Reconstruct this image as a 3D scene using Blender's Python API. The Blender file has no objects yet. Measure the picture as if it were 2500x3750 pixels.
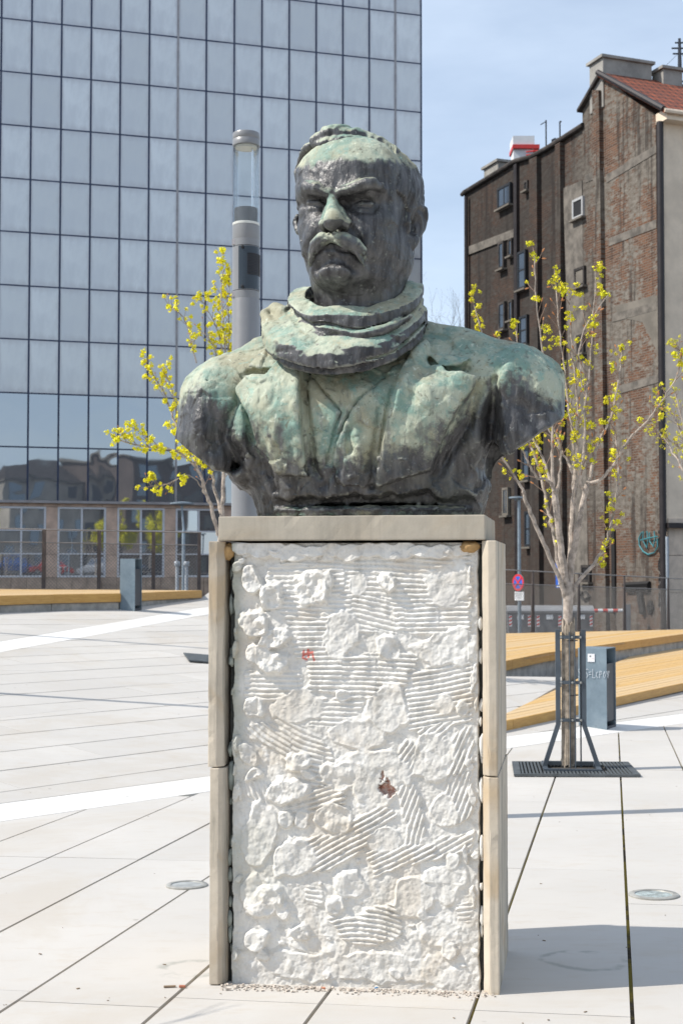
import bpy, bmesh, math, random
import numpy as np
from mathutils import Vector, Matrix, noise as mnoise

# ------------------------------------------------------------------ camera, sky, sun, exposure
SC = bpy.context.scene
COL = SC.collection
FPX = 5100.0                      # focal length in photograph pixels (2500 x 3750)
EYE = 1.545                       # camera height above the foot of the pedestal
PITCH = math.atan(220.0 / FPX)

cam_data = bpy.data.cameras.new('camera')
cam_data.sensor_fit = 'VERTICAL'
cam_data.sensor_height = 36.0
cam_data.sensor_width = 24.0
cam_data.lens = 36.0 * FPX / 3750.0
cam_data.clip_start = 0.05
cam_data.clip_end = 2000.0
cam_data.dof.use_dof = True
cam_data.dof.focus_distance = 5.15
cam_data.dof.aperture_fstop = 9.0
camera = bpy.data.objects.new('camera', cam_data)
camera.location = (0, 0, EYE)
camera.rotation_euler = (math.pi / 2 + PITCH, 0, 0)
COL.objects.link(camera)
SC.camera = camera

SUN_EL = math.radians(47.0)
SUN_AZ = math.radians(10.5)       # sunlight travels to +X and this much away from the camera (+Y)
sun_dir = Vector((math.cos(SUN_AZ) * math.cos(SUN_EL), math.sin(SUN_AZ) * math.cos(SUN_EL), -math.sin(SUN_EL)))
sun_data = bpy.data.lights.new('sun', 'SUN')
sun_data.energy = 5.0
sun_data.angle = math.radians(0.53)
sun_data.color = (1.0, 0.955, 0.88)
sun = bpy.data.objects.new('sun', sun_data)
sun.rotation_euler = sun_dir.to_track_quat('-Z', 'Y').to_euler()
sun.location = (-30, -10, 40)
COL.objects.link(sun)

world = bpy.data.worlds.new('World')
SC.world = world
world.use_nodes = True
wn = world.node_tree
for n in list(wn.nodes):
    wn.nodes.remove(n)
w_out = wn.nodes.new('ShaderNodeOutputWorld')
w_bg = wn.nodes.new('ShaderNodeBackground')
w_sky = wn.nodes.new('ShaderNodeTexSky')
w_sky.sky_type = 'NISHITA'
w_sky.sun_disc = False
w_sky.sun_elevation = SUN_EL
# rotation 0 puts the sun towards +Y, growing clockwise seen from above
w_sky.sun_rotation = math.atan2(-sun_dir.x, -sun_dir.y)
w_sky.altitude = 100.0
w_sky.air_density = 1.0
w_sky.dust_density = 0.8
w_sky.ozone_density = 1.2
# thin high cloud veil, all over the sky
w_tc = wn.nodes.new('ShaderNodeTexCoord')
w_map = wn.nodes.new('ShaderNodeMapping')
w_map.inputs['Scale'].default_value = (1.0, 1.0, 3.0)
w_ns = wn.nodes.new('ShaderNodeTexNoise')
w_ns.inputs['Scale'].default_value = 3.2
w_ns.inputs['Detail'].default_value = 6.0
w_ns.inputs['Roughness'].default_value = 0.55
w_rmp = wn.nodes.new('ShaderNodeMapRange')
w_rmp.inputs['From Min'].default_value = 0.36
w_rmp.inputs['From Max'].default_value = 0.85
w_rmp.inputs['To Min'].default_value = 0.36
w_rmp.inputs['To Max'].default_value = 0.75
w_mix = wn.nodes.new('ShaderNodeMix')
w_mix.data_type = 'RGBA'
w_mix.inputs[7].default_value = (6.5, 7.5, 8.8, 1)
w_bg.inputs['Strength'].default_value = 0.15
wn.links.new(w_tc.outputs['Generated'], w_map.inputs['Vector'])
wn.links.new(w_map.outputs['Vector'], w_ns.inputs['Vector'])
wn.links.new(w_ns.outputs['Fac'], w_rmp.inputs['Value'])
wn.links.new(w_rmp.outputs['Result'], w_mix.inputs[0])
wn.links.new(w_sky.outputs['Color'], w_mix.inputs[6])
wn.links.new(w_mix.outputs[2], w_bg.inputs['Color'])
wn.links.new(w_bg.outputs['Background'], w_out.inputs['Surface'])

SC.view_settings.view_transform = 'Standard'
SC.view_settings.look = 'None'
SC.view_settings.exposure = 0.0
SC.view_settings.gamma = 1.0
SC.view_settings.use_curve_mapping = False
SC.cycles.use_denoising = True
SC.cycles.max_bounces = 8
SC.cycles.sample_clamp_indirect = 6.0

# ------------------------------------------------------------------ helpers
random.seed(7)
RNG = np.random.default_rng(11)

def ray(px, py):
    """direction of sight through a photograph pixel (for measuring places, heights and widths)"""
    x = (px - 1250.0) / FPX
    y = (1875.0 - py) / FPX
    return Vector((x, math.cos(PITCH) - y * math.sin(PITCH), math.sin(PITCH) + y * math.cos(PITCH)))

def at(px, py, Y):
    d = ray(px, py)
    return Vector((0, 0, EYE)) + d * (Y / d.y)

def on_plane(px, py, a, b, c):
    """where that line of sight meets the sloping ground z = a x + b y + c"""
    d = ray(px, py)
    t = (EYE - c) / (a * d.x + b * d.y - d.z)
    return Vector((0, 0, EYE)) + d * t

P1 = (0.010, -0.0323, 0.171)      # near plaza, falling gently away
P2 = (-0.0947, 0.0543, -0.907)    # far plaza, rising to the back and left
def ground_z(x, y):
    return max(P1[0] * x + P1[1] * y + P1[2], P2[0] * x + P2[1] * y + P2[2])

def tag(o, label=None, cat=None, group=None, kind=None):
    if label: o['label'] = label
    if cat: o['category'] = cat
    if group: o['group'] = group
    if kind: o['kind'] = kind
    return o

def empty(name, loc=(0, 0, 0), rz=0.0):
    o = bpy.data.objects.new(name, None)
    o.empty_display_size = 0.2
    o.location = loc
    o.rotation_euler = (0, 0, rz)
    COL.objects.link(o)
    return o

def link(name, me, mat=None, parent=None, loc=None, rot=None):
    o = bpy.data.objects.new(name, me)
    if mat is not None and len(me.materials) == 0:
        me.materials.append(mat)
    if loc is not None: o.location = loc
    if rot is not None: o.rotation_euler = rot
    COL.objects.link(o)
    if parent is not None: o.parent = parent
    return o

class MB:
    """collects geometry of ONE piece"""
    def __init__(s):
        s.v = []; s.f = []
    def raw(s, v, f):
        n = len(s.v)
        s.v += [tuple(p) for p in v]
        s.f += [tuple(i + n for i in q) for q in f]
        return s
    def box(s, c, size, M=None):
        cx, cy, cz = c; a, b, d = size[0] / 2, size[1] / 2, size[2] / 2
        v = [Vector((x, y, z)) for x in (-a, a) for y in (-b, b) for z in (-d, d)]
        if M is not None: v = [M @ p for p in v]
        v = [p + Vector(c) for p in v]
        return s.raw(v, [(0, 1, 3, 2), (4, 6, 7, 5), (0, 4, 5, 1), (2, 3, 7, 6), (0, 2, 6, 4), (1, 5, 7, 3)])
    def prism(s, poly, z0, z1):
        """poly: list of (x,y); z0,z1 number or list"""
        n = len(poly)
        area = sum(poly[i][0] * poly[(i + 1) % n][1] - poly[(i + 1) % n][0] * poly[i][1] for i in range(n))
        if area < 0: poly = poly[::-1]; z0 = z0[::-1] if isinstance(z0, list) else z0; z1 = z1[::-1] if isinstance(z1, list) else z1
        b = [(p[0], p[1], z0[i] if isinstance(z0, list) else z0) for i, p in enumerate(poly)]
        t = [(p[0], p[1], z1[i] if isinstance(z1, list) else z1) for i, p in enumerate(poly)]
        f = [tuple(range(n - 1, -1, -1)), tuple(range(n, 2 * n))]
        f += [(i, (i + 1) % n, n + (i + 1) % n, n + i) for i in range(n)]
        return s.raw(b + t, f)
    def tube(s, pts, rad, n=8, cap=True):
        pts = [Vector(p) for p in pts]
        if not isinstance(rad, (list, tuple)): rad = [rad] * len(pts)
        rings = []; ref = None
        for i, p in enumerate(pts):
            d = (pts[min(i + 1, len(pts) - 1)] - pts[max(i - 1, 0)]).normalized()
            if ref is None:
                ref = d.orthogonal().normalized()
            ref = (ref - d * ref.dot(d))
            if ref.length < 1e-6: ref = d.orthogonal()
            ref.normalize()
            b = d.cross(ref)
            rings.append([p + (ref * math.cos(2 * math.pi * k / n) + b * math.sin(2 * math.pi * k / n)) * rad[i] for k in range(n)])
        v = [q for r in rings for q in r]; f = []
        for i in range(len(rings) - 1):
            for k in range(n):
                a = i * n + k; b2 = i * n + (k + 1) % n
                f.append((a, b2, b2 + n, a + n))
        if cap:
            f.append(tuple(range(n - 1, -1, -1)))
            m = (len(rings) - 1) * n
            f.append(tuple(range(m, m + n)))
        return s.raw(v, f)
    def lathe(s, prof, n=32, c=(0, 0, 0)):
        v = []; f = []
        for r, z in prof:
            v += [(c[0] + r * math.cos(2 * math.pi * k / n), c[1] + r * math.sin(2 * math.pi * k / n), c[2] + z) for k in range(n)]
        for i in range(len(prof) - 1):
            for k in range(n):
                f.append((i * n + k, i * n + (k + 1) % n, (i + 1) * n + (k + 1) % n, (i + 1) * n + k))
        f.append(tuple(range(n - 1, -1, -1)))
        m = (len(prof) - 1) * n
        f.append(tuple(range(m, m + n)))
        return s.raw(v, f)
    def mesh(s, name, smooth=False, bevel=0.0, mat=None):
        me = bpy.data.meshes.new(name)
        me.from_pydata([tuple(p) for p in s.v], [], s.f)
        if bevel > 0:
            bm = bmesh.new(); bm.from_mesh(me)
            bmesh.ops.bevel(bm, geom=[e for e in bm.edges if len(e.link_faces) == 2 and e.calc_face_angle(0) > 0.5],
                            offset=bevel, segments=2, profile=0.6, affect='EDGES', clamp_overlap=True)
            bm.to_mesh(me); bm.free()
        if smooth:
            me.shade_smooth()
            try: me.set_sharp_from_angle(angle=math.radians(40))
            except Exception: pass
        if mat is not None: me.materials.append(mat)
        me.update()
        return me
    def build(s, name, mat, parent=None, smooth=False, bevel=0.0, loc=None, rot=None):
        return link(name, s.mesh(name, smooth, bevel, mat), None, parent, loc, rot)

def copy_tree(o, parent=None):
    c = o.copy(); COL.objects.link(c)
    if parent is not None: c.parent = parent
    for ch in list(o.children):
        copy_tree(ch, c)
    return c

def clip_poly(poly, n, d):
    """keep the part of a convex polygon where n.p <= d"""
    out = []
    for i in range(len(poly)):
        a, b = poly[i], poly[(i + 1) % len(poly)]
        da = n[0] * a[0] + n[1] * a[1] - d; db = n[0] * b[0] + n[1] * b[1] - d
        if da <= 0: out.append(a)
        if (da < 0 < db) or (db < 0 < da):
            t = da / (da - db); out.append((a[0] + (b[0] - a[0]) * t, a[1] + (b[1] - a[1]) * t))
    return out

def poly_area(p):
    return abs(sum(p[i][0] * p[(i + 1) % len(p)][1] - p[(i + 1) % len(p)][0] * p[i][1] for i in range(len(p)))) / 2

# ---- materials
class NT:
    """small node-tree builder"""
    def __init__(s, name):
        s.m = bpy.data.materials.new(name); s.m.use_nodes = True
        s.t = s.m.node_tree
        s.b = s.t.nodes['Principled BSDF']
        s._tc = None
    def node(s, kind, **kw):
        n = s.t.nodes.new(kind)
        for k, v in kw.items(): setattr(n, k, v)
        return n
    def put(s, sock, v):
        if hasattr(v, 'is_output'): s.t.links.new(v, sock)
        elif isinstance(v, (tuple, list)) and len(v) == 3 and sock.type == 'RGBA': sock.default_value = (*v, 1)
        else: sock.default_value = v
    def coord(s, kind='Object', scale=(1, 1, 1), rot=(0, 0, 0)):
        if s._tc is None: s._tc = s.node('ShaderNodeTexCoord')
        mp = s.node('ShaderNodeMapping')
        s.put(mp.inputs['Vector'], s._tc.outputs[kind])
        mp.inputs['Scale'].default_value = scale
        mp.inputs['Rotation'].default_value = rot
        return mp.outputs['Vector']
    def noise(s, scale, detail=4, rough=0.55, vec=None, dist=0.0):
        n = s.node('ShaderNodeTexNoise')
        n.inputs['Scale'].default_value = scale; n.inputs['Detail'].default_value = detail
        n.inputs['Roughness'].default_value = rough; n.inputs['Distortion'].default_value = dist
        s.put(n.inputs['Vector'], vec if vec is not None else s.coord())
        return n.outputs['Fac']
    def voro(s, scale, vec=None, feature='F1', out='Distance'):
        n = s.node('ShaderNodeTexVoronoi'); n.feature = feature
        n.inputs['Scale'].default_value = scale
        s.put(n.inputs['Vector'], vec if vec is not None else s.coord())
        return n.outputs[out]
    def ramp(s, v, a, b, lo=0.0, hi=1.0, smooth=True):
        n = s.node('ShaderNodeMapRange')
        n.interpolation_type = 'SMOOTHSTEP' if smooth else 'LINEAR'
        s.put(n.inputs['Value'], v)
        for k, x in (('From Min', a), ('From Max', b), ('To Min', lo), ('To Max', hi)): s.put(n.inputs[k], x)
        return n.outputs['Result']
    def mix(s, f, a, b, mode='MIX'):
        n = s.node('ShaderNodeMix'); n.data_type = 'RGBA'; n.blend_type = mode
        s.put(n.inputs[0], f); s.put(n.inputs[6], a); s.put(n.inputs[7], b)
        return n.outputs[2]
    def math(s, op, a, b=0.0, c=None):
        n = s.node('ShaderNodeMath'); n.operation = op
        s.put(n.inputs[0], a); s.put(n.inputs[1], b)
        if c is not None: s.put(n.inputs[2], c)
        return n.outputs[0]
    def attr(s, name, out='Fac'):
        n = s.node('ShaderNodeAttribute'); n.attribute_name = name
        return n.outputs[out]
    def objrand(s):
        return s.node('ShaderNodeObjectInfo').outputs['Random']
    def bump(s, h, strength=0.3, dist=0.01, prev=None):
        n = s.node('ShaderNodeBump')
        n.inputs['Strength'].default_value = strength; n.inputs['Distance'].default_value = dist
        s.put(n.inputs['Height'], h)
        if prev is not None: s.put(n.inputs['Normal'], prev)
        return n.outputs['Normal']
    def done(s, color=None, rough=None, metal=None, normal=None, spec=None, **kw):
        if color is not None: s.put(s.b.inputs['Base Color'], color)
        if rough is not None: s.put(s.b.inputs['Roughness'], rough)
        if metal is not None: s.put(s.b.inputs['Metallic'], metal)
        if normal is not None: s.put(s.b.inputs['Normal'], normal)
        if spec is not None: s.put(s.b.inputs['Specular IOR Level'], spec)
        for k, v in kw.items(): s.put(s.b.inputs[k], v)
        return s.m

def plain(name, color, rough=0.6, metal=0.0, var=0.12, scale=6.0, bump=0.0, bscale=40.0, spec=0.5):
    """a paint or stone colour with some unevenness"""
    t = NT(name)
    n = t.noise(scale, 5, 0.6)
    dark = tuple(c * (1 - var) for c in color); light = tuple(min(1, c * (1 + var)) for c in color)
    col = t.mix(t.ramp(n, 0.3, 0.7), dark, light)
    nor = t.bump(t.noise(bscale, 4, 0.6), bump, 0.01) if bump > 0 else None
    return t.done(col, t.ramp(n, 0.2, 0.8, max(0, rough - 0.08), min(1, rough + 0.08)), metal, nor, spec)

# ------------------------------------------------------------------ ground, plaza paving
def concrete_material(name, base, var, warm=0.02):
    t = NT(name)
    co = t.coord('Object')
    rnd = t.objrand()
    big = t.noise(0.9, 5, 0.6, co); fine = t.noise(70.0, 3, 0.7, co); mid = t.noise(6.0, 6, 0.65, t.coord('Object', (1, 2.2, 1)))
    c = t.mix(t.ramp(big, 0.3, 0.7), tuple(b * (1 - var) for b in base), base)
    c = t.mix(t.ramp(mid, 0.50, 0.70, 0.0, 0.45), c, (base[0] * 0.86, base[1] * 0.80, base[2] * 0.72))
    c = t.mix(t.ramp(fine, 0.62, 0.8, 0.0, 0.35), c, tuple(b * 0.72 for b in base))
    c = t.mix(t.math('MULTIPLY', rnd, 0.42), c, (base[0] * 0.78, base[1] * 0.78, base[2] * 0.78))
    st_ = t.noise(0.45, 6, 0.7, co, 1.2)
    c = t.mix(t.ramp(st_, 0.48, 0.66, 0.0, 0.5), c, (base[0] * 0.82, base[1] * 0.77, base[2] * 0.70))
    for cx_, cy_, rad_ in ((0.97, 5.62, 0.15), (-0.60, 5.55, 0.12)):     # dried puddle rings by the pedestal
        dn = t.node('ShaderNodeVectorMath', operation='DISTANCE'); t.put(dn.inputs[0], t.coord('Object', (1, 1, 0))); dn.inputs[1].default_value = (cx_, cy_, 0)
        dd = t.math('ADD', dn.outputs['Value'], t.math('MULTIPLY', t.math('SUBTRACT', t.noise(5, 3, 0.6, co), 0.5), 0.12))
        rg = t.ramp(t.math('ABSOLUTE', t.math('SUBTRACT', dd, rad_)), 0.035, 0.005)
        c = t.mix(t.math('MULTIPLY', t.math('MULTIPLY', rg, t.ramp(t.noise(7, 3, 0.6, co), 0.42, 0.6)), 0.55), c, (0.24, 0.25, 0.22))
    spots = t.voro(2.3, co)
    c = t.mix(t.ramp(spots, 0.045, 0.02, 0.0, 0.5), c, (0.22, 0.20, 0.17))
    nor = t.bump(fine, 0.12, 0.004)
    return t.done(c, 0.78, 0.0, nor, 0.3)
MAT_SLAB = concrete_material('pale_concrete', (0.565, 0.535, 0.495), 0.10)
MAT_BAND = concrete_material('white_concrete', (0.74, 0.72, 0.685), 0.04)
def joint_material():
    t = NT('joint_soil_and_moss')
    co = t.coord('Object')
    m = t.noise(1.6, 5, 0.7, co); f = t.noise(30, 4, 0.7, co)
    c = t.mix(t.ramp(f, 0.3, 0.7), (0.05, 0.045, 0.035), (0.13, 0.11, 0.085))
    c = t.mix(t.ramp(m, 0.41, 0.51), c, (0.27, 0.22, 0.05))
    return t.done(c, 0.95, 0.0, t.bump(f, 0.6, 0.01), 0.2)
MAT_JOINT = joint_material()
MAT_ASPHALT = plain('asphalt', (0.055, 0.055, 0.058), 0.9, 0, 0.2, 3.0, 0.3, 90)

# street level, one sheet to the horizon
g = MB().raw([(-900, -900, -0.62), (900, -900, -0.62), (900, 900, -0.62), (-900, 900, -0.62)], [(0, 1, 2, 3)])
tag(g.build('ground', MAT_ASPHALT), kind='structure')

D1 = Vector((0.194, 1.0)).normalized(); N1 = Vector((D1.y, -D1.x))
D2 = Vector((0.759, 1.0)).normalized(); N2 = Vector((D2.y, -D2.x))
# crease between the two slopes: n.p = c, far side has n.p < c
cr_n = Vector((P1[0] - P2[0], P1[1] - P2[1])); cr_c = P2[2] - P1[2]
cr_s = cr_n.length; cr_n /= cr_s; cr_c /= cr_s          # near plane where cr_n.p > cr_c
def pz(p, P): return P[0] * p[0] + P[1] * p[1] + P[2]

PLAZA = [(-14, -14), (16, -14), (16, 26), (10, 31), (2.2, 33.0), (-14, 33.2)]
near_poly = clip_poly(PLAZA, (-cr_n.x, -cr_n.y), -cr_c)
far_poly = clip_poly(PLAZA, (cr_n.x, cr_n.y), cr_c)
# deck footprints, left free of paving
LOW_Z, UP_Z, LEFT_Z = -0.13, 0.17, 1.146
LOW_NEAR = [(1737, 2664), (1867, 2637), (2200, 2566), (2500, 2502), (2680, 2463)]
LOW_FAR = [(1737, 2660), (1867, 2606), (2037, 2523), (2125, 2480), (2319, 2398), (2500, 2372), (2680, 2350)]
UP_NEAR = [(1770, 2437), (1867, 2417), (2003, 2390), (2149, 2370), (2500, 2322), (2580, 2311)]
UP_FAR = [(1770, 2321), (1867, 2319), (2500, 2305), (2580, 2303)]
LEFT_NEAR = [(-160, 2187), (193, 2179), (439, 2175), (566, 2170), (734, 2164)]
LEFT_FAR = [(-160, 2156), (193, 2159), (439, 2160), (566, 2161), (734, 2162)]
def foot(pts, z): return [(p.x, p.y) for p in (on_plane(px, py, 0, 0, z) for px, py in pts)]
def hull(pts):
    pts = sorted(set(pts)); out = []
    for seq in (pts, pts[::-1]):
        h = []
        for p in seq:
            while len(h) > 1 and (h[-1][0] - h[-2][0]) * (p[1] - h[-2][1]) - (h[-1][1] - h[-2][1]) * (p[0] - h[-2][0]) <= 0: h.pop()
            h.append(p)
        out += h[:-1]
    return out
def minus(regions, hole):
    """convex pieces of the regions outside a convex hole (counter-clockwise)"""
    out = []
    for reg in regions:
        rest_ = reg
        for i in range(len(hole)):
            a, b = hole[i], hole[(i + 1) % len(hole)]
            n = (b[1] - a[1], -(b[0] - a[0])); d = n[0] * a[0] + n[1] * a[1]      # outward normal
            piece = clip_poly(rest_, (-n[0], -n[1]), -d)
            if len(piece) > 2 and poly_area(piece) > 0.01: out.append(piece)
            rest_ = clip_poly(rest_, n, d)
            if len(rest_) < 3: break
    return out
un, ln = foot(UP_NEAR, UP_Z), foot(LEFT_NEAR, LEFT_Z)
HOLES = [hull(foot(LOW_NEAR, LOW_Z) + foot(LOW_FAR, LOW_Z)), hull(un + [(un[0][0], 36), (un[-1][0] + 12, 36), (un[-1][0] + 12, un[-1][1])]), hull(ln + [(ln[-1][0], 36), (ln[0][0] - 8, 36), (ln[0][0] - 8, ln[0][1])])]
def free(poly):
    r = [poly]
    for h_ in HOLES: r = minus(r, h_)
    return r
pave = empty('pavement'); tag(pave, kind='structure')
bed = MB()
for poly, P in [(near_poly, P1)] + [(q_, P2) for q_ in free(far_poly)]:
    bed.prism(poly, -2.0, [pz(p, P) - 0.022 for p in (poly if sum(poly[i][0] * poly[(i + 1) % len(poly)][1] - poly[(i + 1) % len(poly)][0] * poly[i][1] for i in range(len(poly))) > 0 else poly)])
bed.build('joint_bed', MAT_JOINT, pave)

OUTER = MB()
def slab(poly, P, mat, name='slab', inset=0.0):
    if len(poly) < 3 or poly_area(poly) < 0.01: return None
    a = sum(poly[i][0] * poly[(i + 1) % len(poly)][1] - poly[(i + 1) % len(poly)][0] * poly[i][1] for i in range(len(poly)))
    if a < 0: poly = poly[::-1]
    dz = random.uniform(-0.0012, 0.0012)
    lo_, hi_ = [pz(p, P) - 0.05 for p in poly], [pz(p, P) + dz for p in poly]
    seen = any(p[1] > 4.4 and -60 < p[0] / p[1] * FPX + 1250 < 2560 for p in poly)
    if not seen:                                       # beyond the edges of the picture
        OUTER.prism(poly, lo_, hi_); return None
    return MB().prism(poly, lo_, hi_).build(name, mat, pave)

def strips(region, P, d, n, o0, step, k0, k1, gap, cross, cross_gap, mat, rs):
    rr = random.Random(rs)
    for k in range(k0, k1):
        a, b = o0 + k * step, o0 + (k + 1) * step
        poly = clip_poly(clip_poly(region, (-n.x, -n.y), -(a + gap / 2)), (n.x, n.y), b - gap / 2)
        if len(poly) < 3: continue
        ts = [d.x * p[0] + d.y * p[1] for p in poly]
        t0, t1 = min(ts), max(ts)
        off, per = cross(k, rr)
        t = off + math.floor((t0 - off) / per) * per
        while t < t1:
            q = clip_poly(clip_poly(poly, (-d.x, -d.y), -(t + cross_gap / 2)), (d.x, d.y), t + per - cross_gap / 2)
            slab(q, P, mat)
            t += per

BAND = 0.21     # half width of the white band in the crease
VIEW1 = [(-4.5, 0.5), (3.2, 0.5), (9.5, 24), (-4.5, 24)]
reg1 = clip_poly(clip_poly(VIEW1, (-cr_n.x, -cr_n.y), -cr_c), (-cr_n.x, -cr_n.y), -(cr_c + 0.004))
def cross1(k, rr):
    return ((7.70, 2.77) if k in (0, -2, -4, -5, -1) else (6.84, 2.93) if k == 1 else (7.70 + rr.uniform(-1.3, 1.3), 2.77))
strips(reg1, P1, D1, N1, -0.49, 0.545, -11, 10, 0.015, cross1, 0.004, MAT_SLAB, 1)
# far plaza
b2a, b2b = Vector((-4.44, 18.16)), Vector((-2.51, 26.18))
d3 = (b2b - b2a).normalized(); n3 = Vector((d3.y, -d3.x))       # points right
c3 = n3.dot(b2a)
VIEW2 = [(-12, 6), (12, 6), (12, 33), (-12, 33)]
reg2 = clip_poly(clip_poly(PLAZA, (cr_n.x, cr_n.y), cr_c), (cr_n.x, cr_n.y), cr_c - 2 * BAND)
reg2a = clip_poly(reg2, (-n3.x, -n3.y), -(c3 + 0.006))
for q_ in free(clip_poly(clip_poly(reg2a, (-1, 0), 8.5), (1, 0), 13)): strips(q_, P2, D2, N2, -8.36, 0.58, -30, 16, 0.017, lambda k, rr: ((k * 1.37) % 2.8, 2.8), 0.004, MAT_SLAB, 2)
# white bands: one along the crease, one climbing to the back
q = clip_poly(clip_poly(clip_poly(PLAZA, (cr_n.x, cr_n.y), cr_c - 0.004), (-cr_n.x, -cr_n.y), -(cr_c - 2 * BAND + 0.008)), (-1, 0), 6)
dcr = Vector((-cr_n.y, cr_n.x))
for i in range(-8, 14):
    s_ = clip_poly(clip_poly(q, (-dcr.x, -dcr.y), -(i * 2.9 + 0.003)), (dcr.x, dcr.y), (i + 1) * 2.9)
    slab(s_, P2, MAT_BAND, 'white_slab')
q = clip_poly(clip_poly(reg2, (n3.x, n3.y), c3 - 0.004), (-n3.x, -n3.y), -(c3 - 0.52))
for i in range(3, 14):
    s_ = clip_poly(clip_poly(q, (-d3.x, -d3.y), -(i * 2.9 + 0.003)), (d3.x, d3.y), (i + 1) * 2.9)
    if len(s_) > 2:
        for q_ in free(s_): slab(q_, P2, MAT_BAND, 'white_slab')
reg2b = clip_poly(clip_poly(reg2, (n3.x, n3.y), c3 - 0.530), (-1, 0), 10)
d4 = Vector((0.92, 1.0)).normalized(); n4 = Vector((d4.y, -d4.x))
for q_ in free(reg2b): strips(q_, P2, d4, n4, -20.0, 0.58, -12, 12, 0.011, lambda k, rr: ((k * 1.37) % 2.8, 2.8), 0.004, MAT_SLAB, 3)
# the rest of the square, beyond what the joints can be told apart in
rest = OUTER
for poly, P in ((clip_poly(near_poly, (0, 1), 0.49), P1), (clip_poly(clip_poly(near_poly, (0, -1), -0.51), (1, 0), -4.52), P1)):
    a = sum(poly[i][0] * poly[(i + 1) % len(poly)][1] - poly[(i + 1) % len(poly)][0] * poly[i][1] for i in range(len(poly)))
    poly = poly if a > 0 else poly[::-1]
    rest.prism(poly, [pz(p, P) - 0.05 for p in poly], [pz(p, P) for p in poly])
qr = clip_poly([(16, 0.51), (16, 33), (3.2, 0.51)], (-1, 0), 20)
qr = [(3.22, 0.51), (16, 0.51), (16, 15), (9.55, 15), ]
qr = clip_poly([(3.4, 0.51), (16, 0.51), (16, 24), (9.9, 24)], (-cr_n.x, -cr_n.y), -cr_c)
rest.prism(qr, [pz(p, P1) - 0.05 for p in qr], [pz(p, P1) for p in qr])
tag(rest.build('outer_paving', MAT_SLAB, pave), kind='stuff')

# round uplighter lids, access-cover outlines in the paving
def ground_disc(px, py, rad, P, label, ring_col, glass_col):
    c = on_plane(px, py, *P); nrm = Vector((-P[0], -P[1], 1)).normalized()
    e = empty('ground_light', c + nrm * 0.001); e.rotation_euler = nrm.to_track_quat('Z', 'Y').to_euler()
    tag(e, label, 'ground light', 'round lights set in the paving')
    MB().lathe([(rad * 0.74, -0.02), (rad, -0.02), (rad, 0.006), (rad * 0.96, 0.009), (rad * 0.76, 0.009), (rad * 0.74, 0.004)], 40).build('rim', ring_col, e, smooth=True)
    MB().lathe([(rad * 0.735, -0.02), (rad * 0.735, 0.004), (rad * 0.70, 0.0055)], 40).build('lens', glass_col, e)
    return e
MAT_RIM = plain('dull_steel_rim', (0.36, 0.35, 0.32), 0.5, 0.3, 0.25, 14)
MAT_LENS = plain('dusty_glass', (0.36, 0.42, 0.42), 0.25, 0, 0.3, 18, spec=0.7)
ground_disc(2392, 3280, 0.122, P1, 'round glass ground light in the paving beside the mossy joint', MAT_RIM, MAT_LENS)
ground_disc(684, 3244, 0.108, P1, 'round steel ground light half hidden behind the pedestal', MAT_RIM, plain('steel_lid', (0.40, 0.41, 0.40), 0.45, 0.2, 0.2, 12))

# ------------------------------------------------------------------ timber decks
def wood_material():
    t = NT('yellow_timber')
    rnd = t.objrand(); co = t.coord('Object')
    grain = t.noise(5.0, 5, 0.65, t.coord('Object', (1, 14, 14)), 0.4)
    c = t.mix(t.ramp(grain, 0.3, 0.7), (0.50, 0.30, 0.105), (0.66, 0.43, 0.175))
    c = t.mix(t.math('MULTIPLY', rnd, 0.75), c, (0.60, 0.46, 0.29))
    c = t.mix(t.ramp(t.noise(1.2, 4, 0.6, co), 0.5, 0.75, 0.0, 0.5), c, (0.50, 0.38, 0.24))
    return t.done(c, 0.6, 0.0, t.bump(grain, 0.2, 0.004), 0.35)
MAT_WOOD = wood_material()
def fascia_material():
    t = NT('yellow_fascia_board')
    rnd = t.objrand(); co = t.coord('Object')
    grain = t.noise(4.0, 5, 0.65, t.coord('Object', (1, 1, 12)), 0.5)
    c = t.mix(t.ramp(grain, 0.3, 0.7), (0.46, 0.24, 0.055), (0.60, 0.35, 0.095))
    c = t.mix(t.math('MULTIPLY', rnd, 0.3), c, (0.40, 0.22, 0.07))
    return t.done(c, 0.5, 0.0, t.bump(grain, 0.2, 0.004), 0.4)
MAT_FASCIA = fascia_material()
MAT_PLINTH = plain('plinth_concrete', (0.40, 0.38, 0.35), 0.85, 0, 0.3, 3.5, 0.3, 30)

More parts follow.
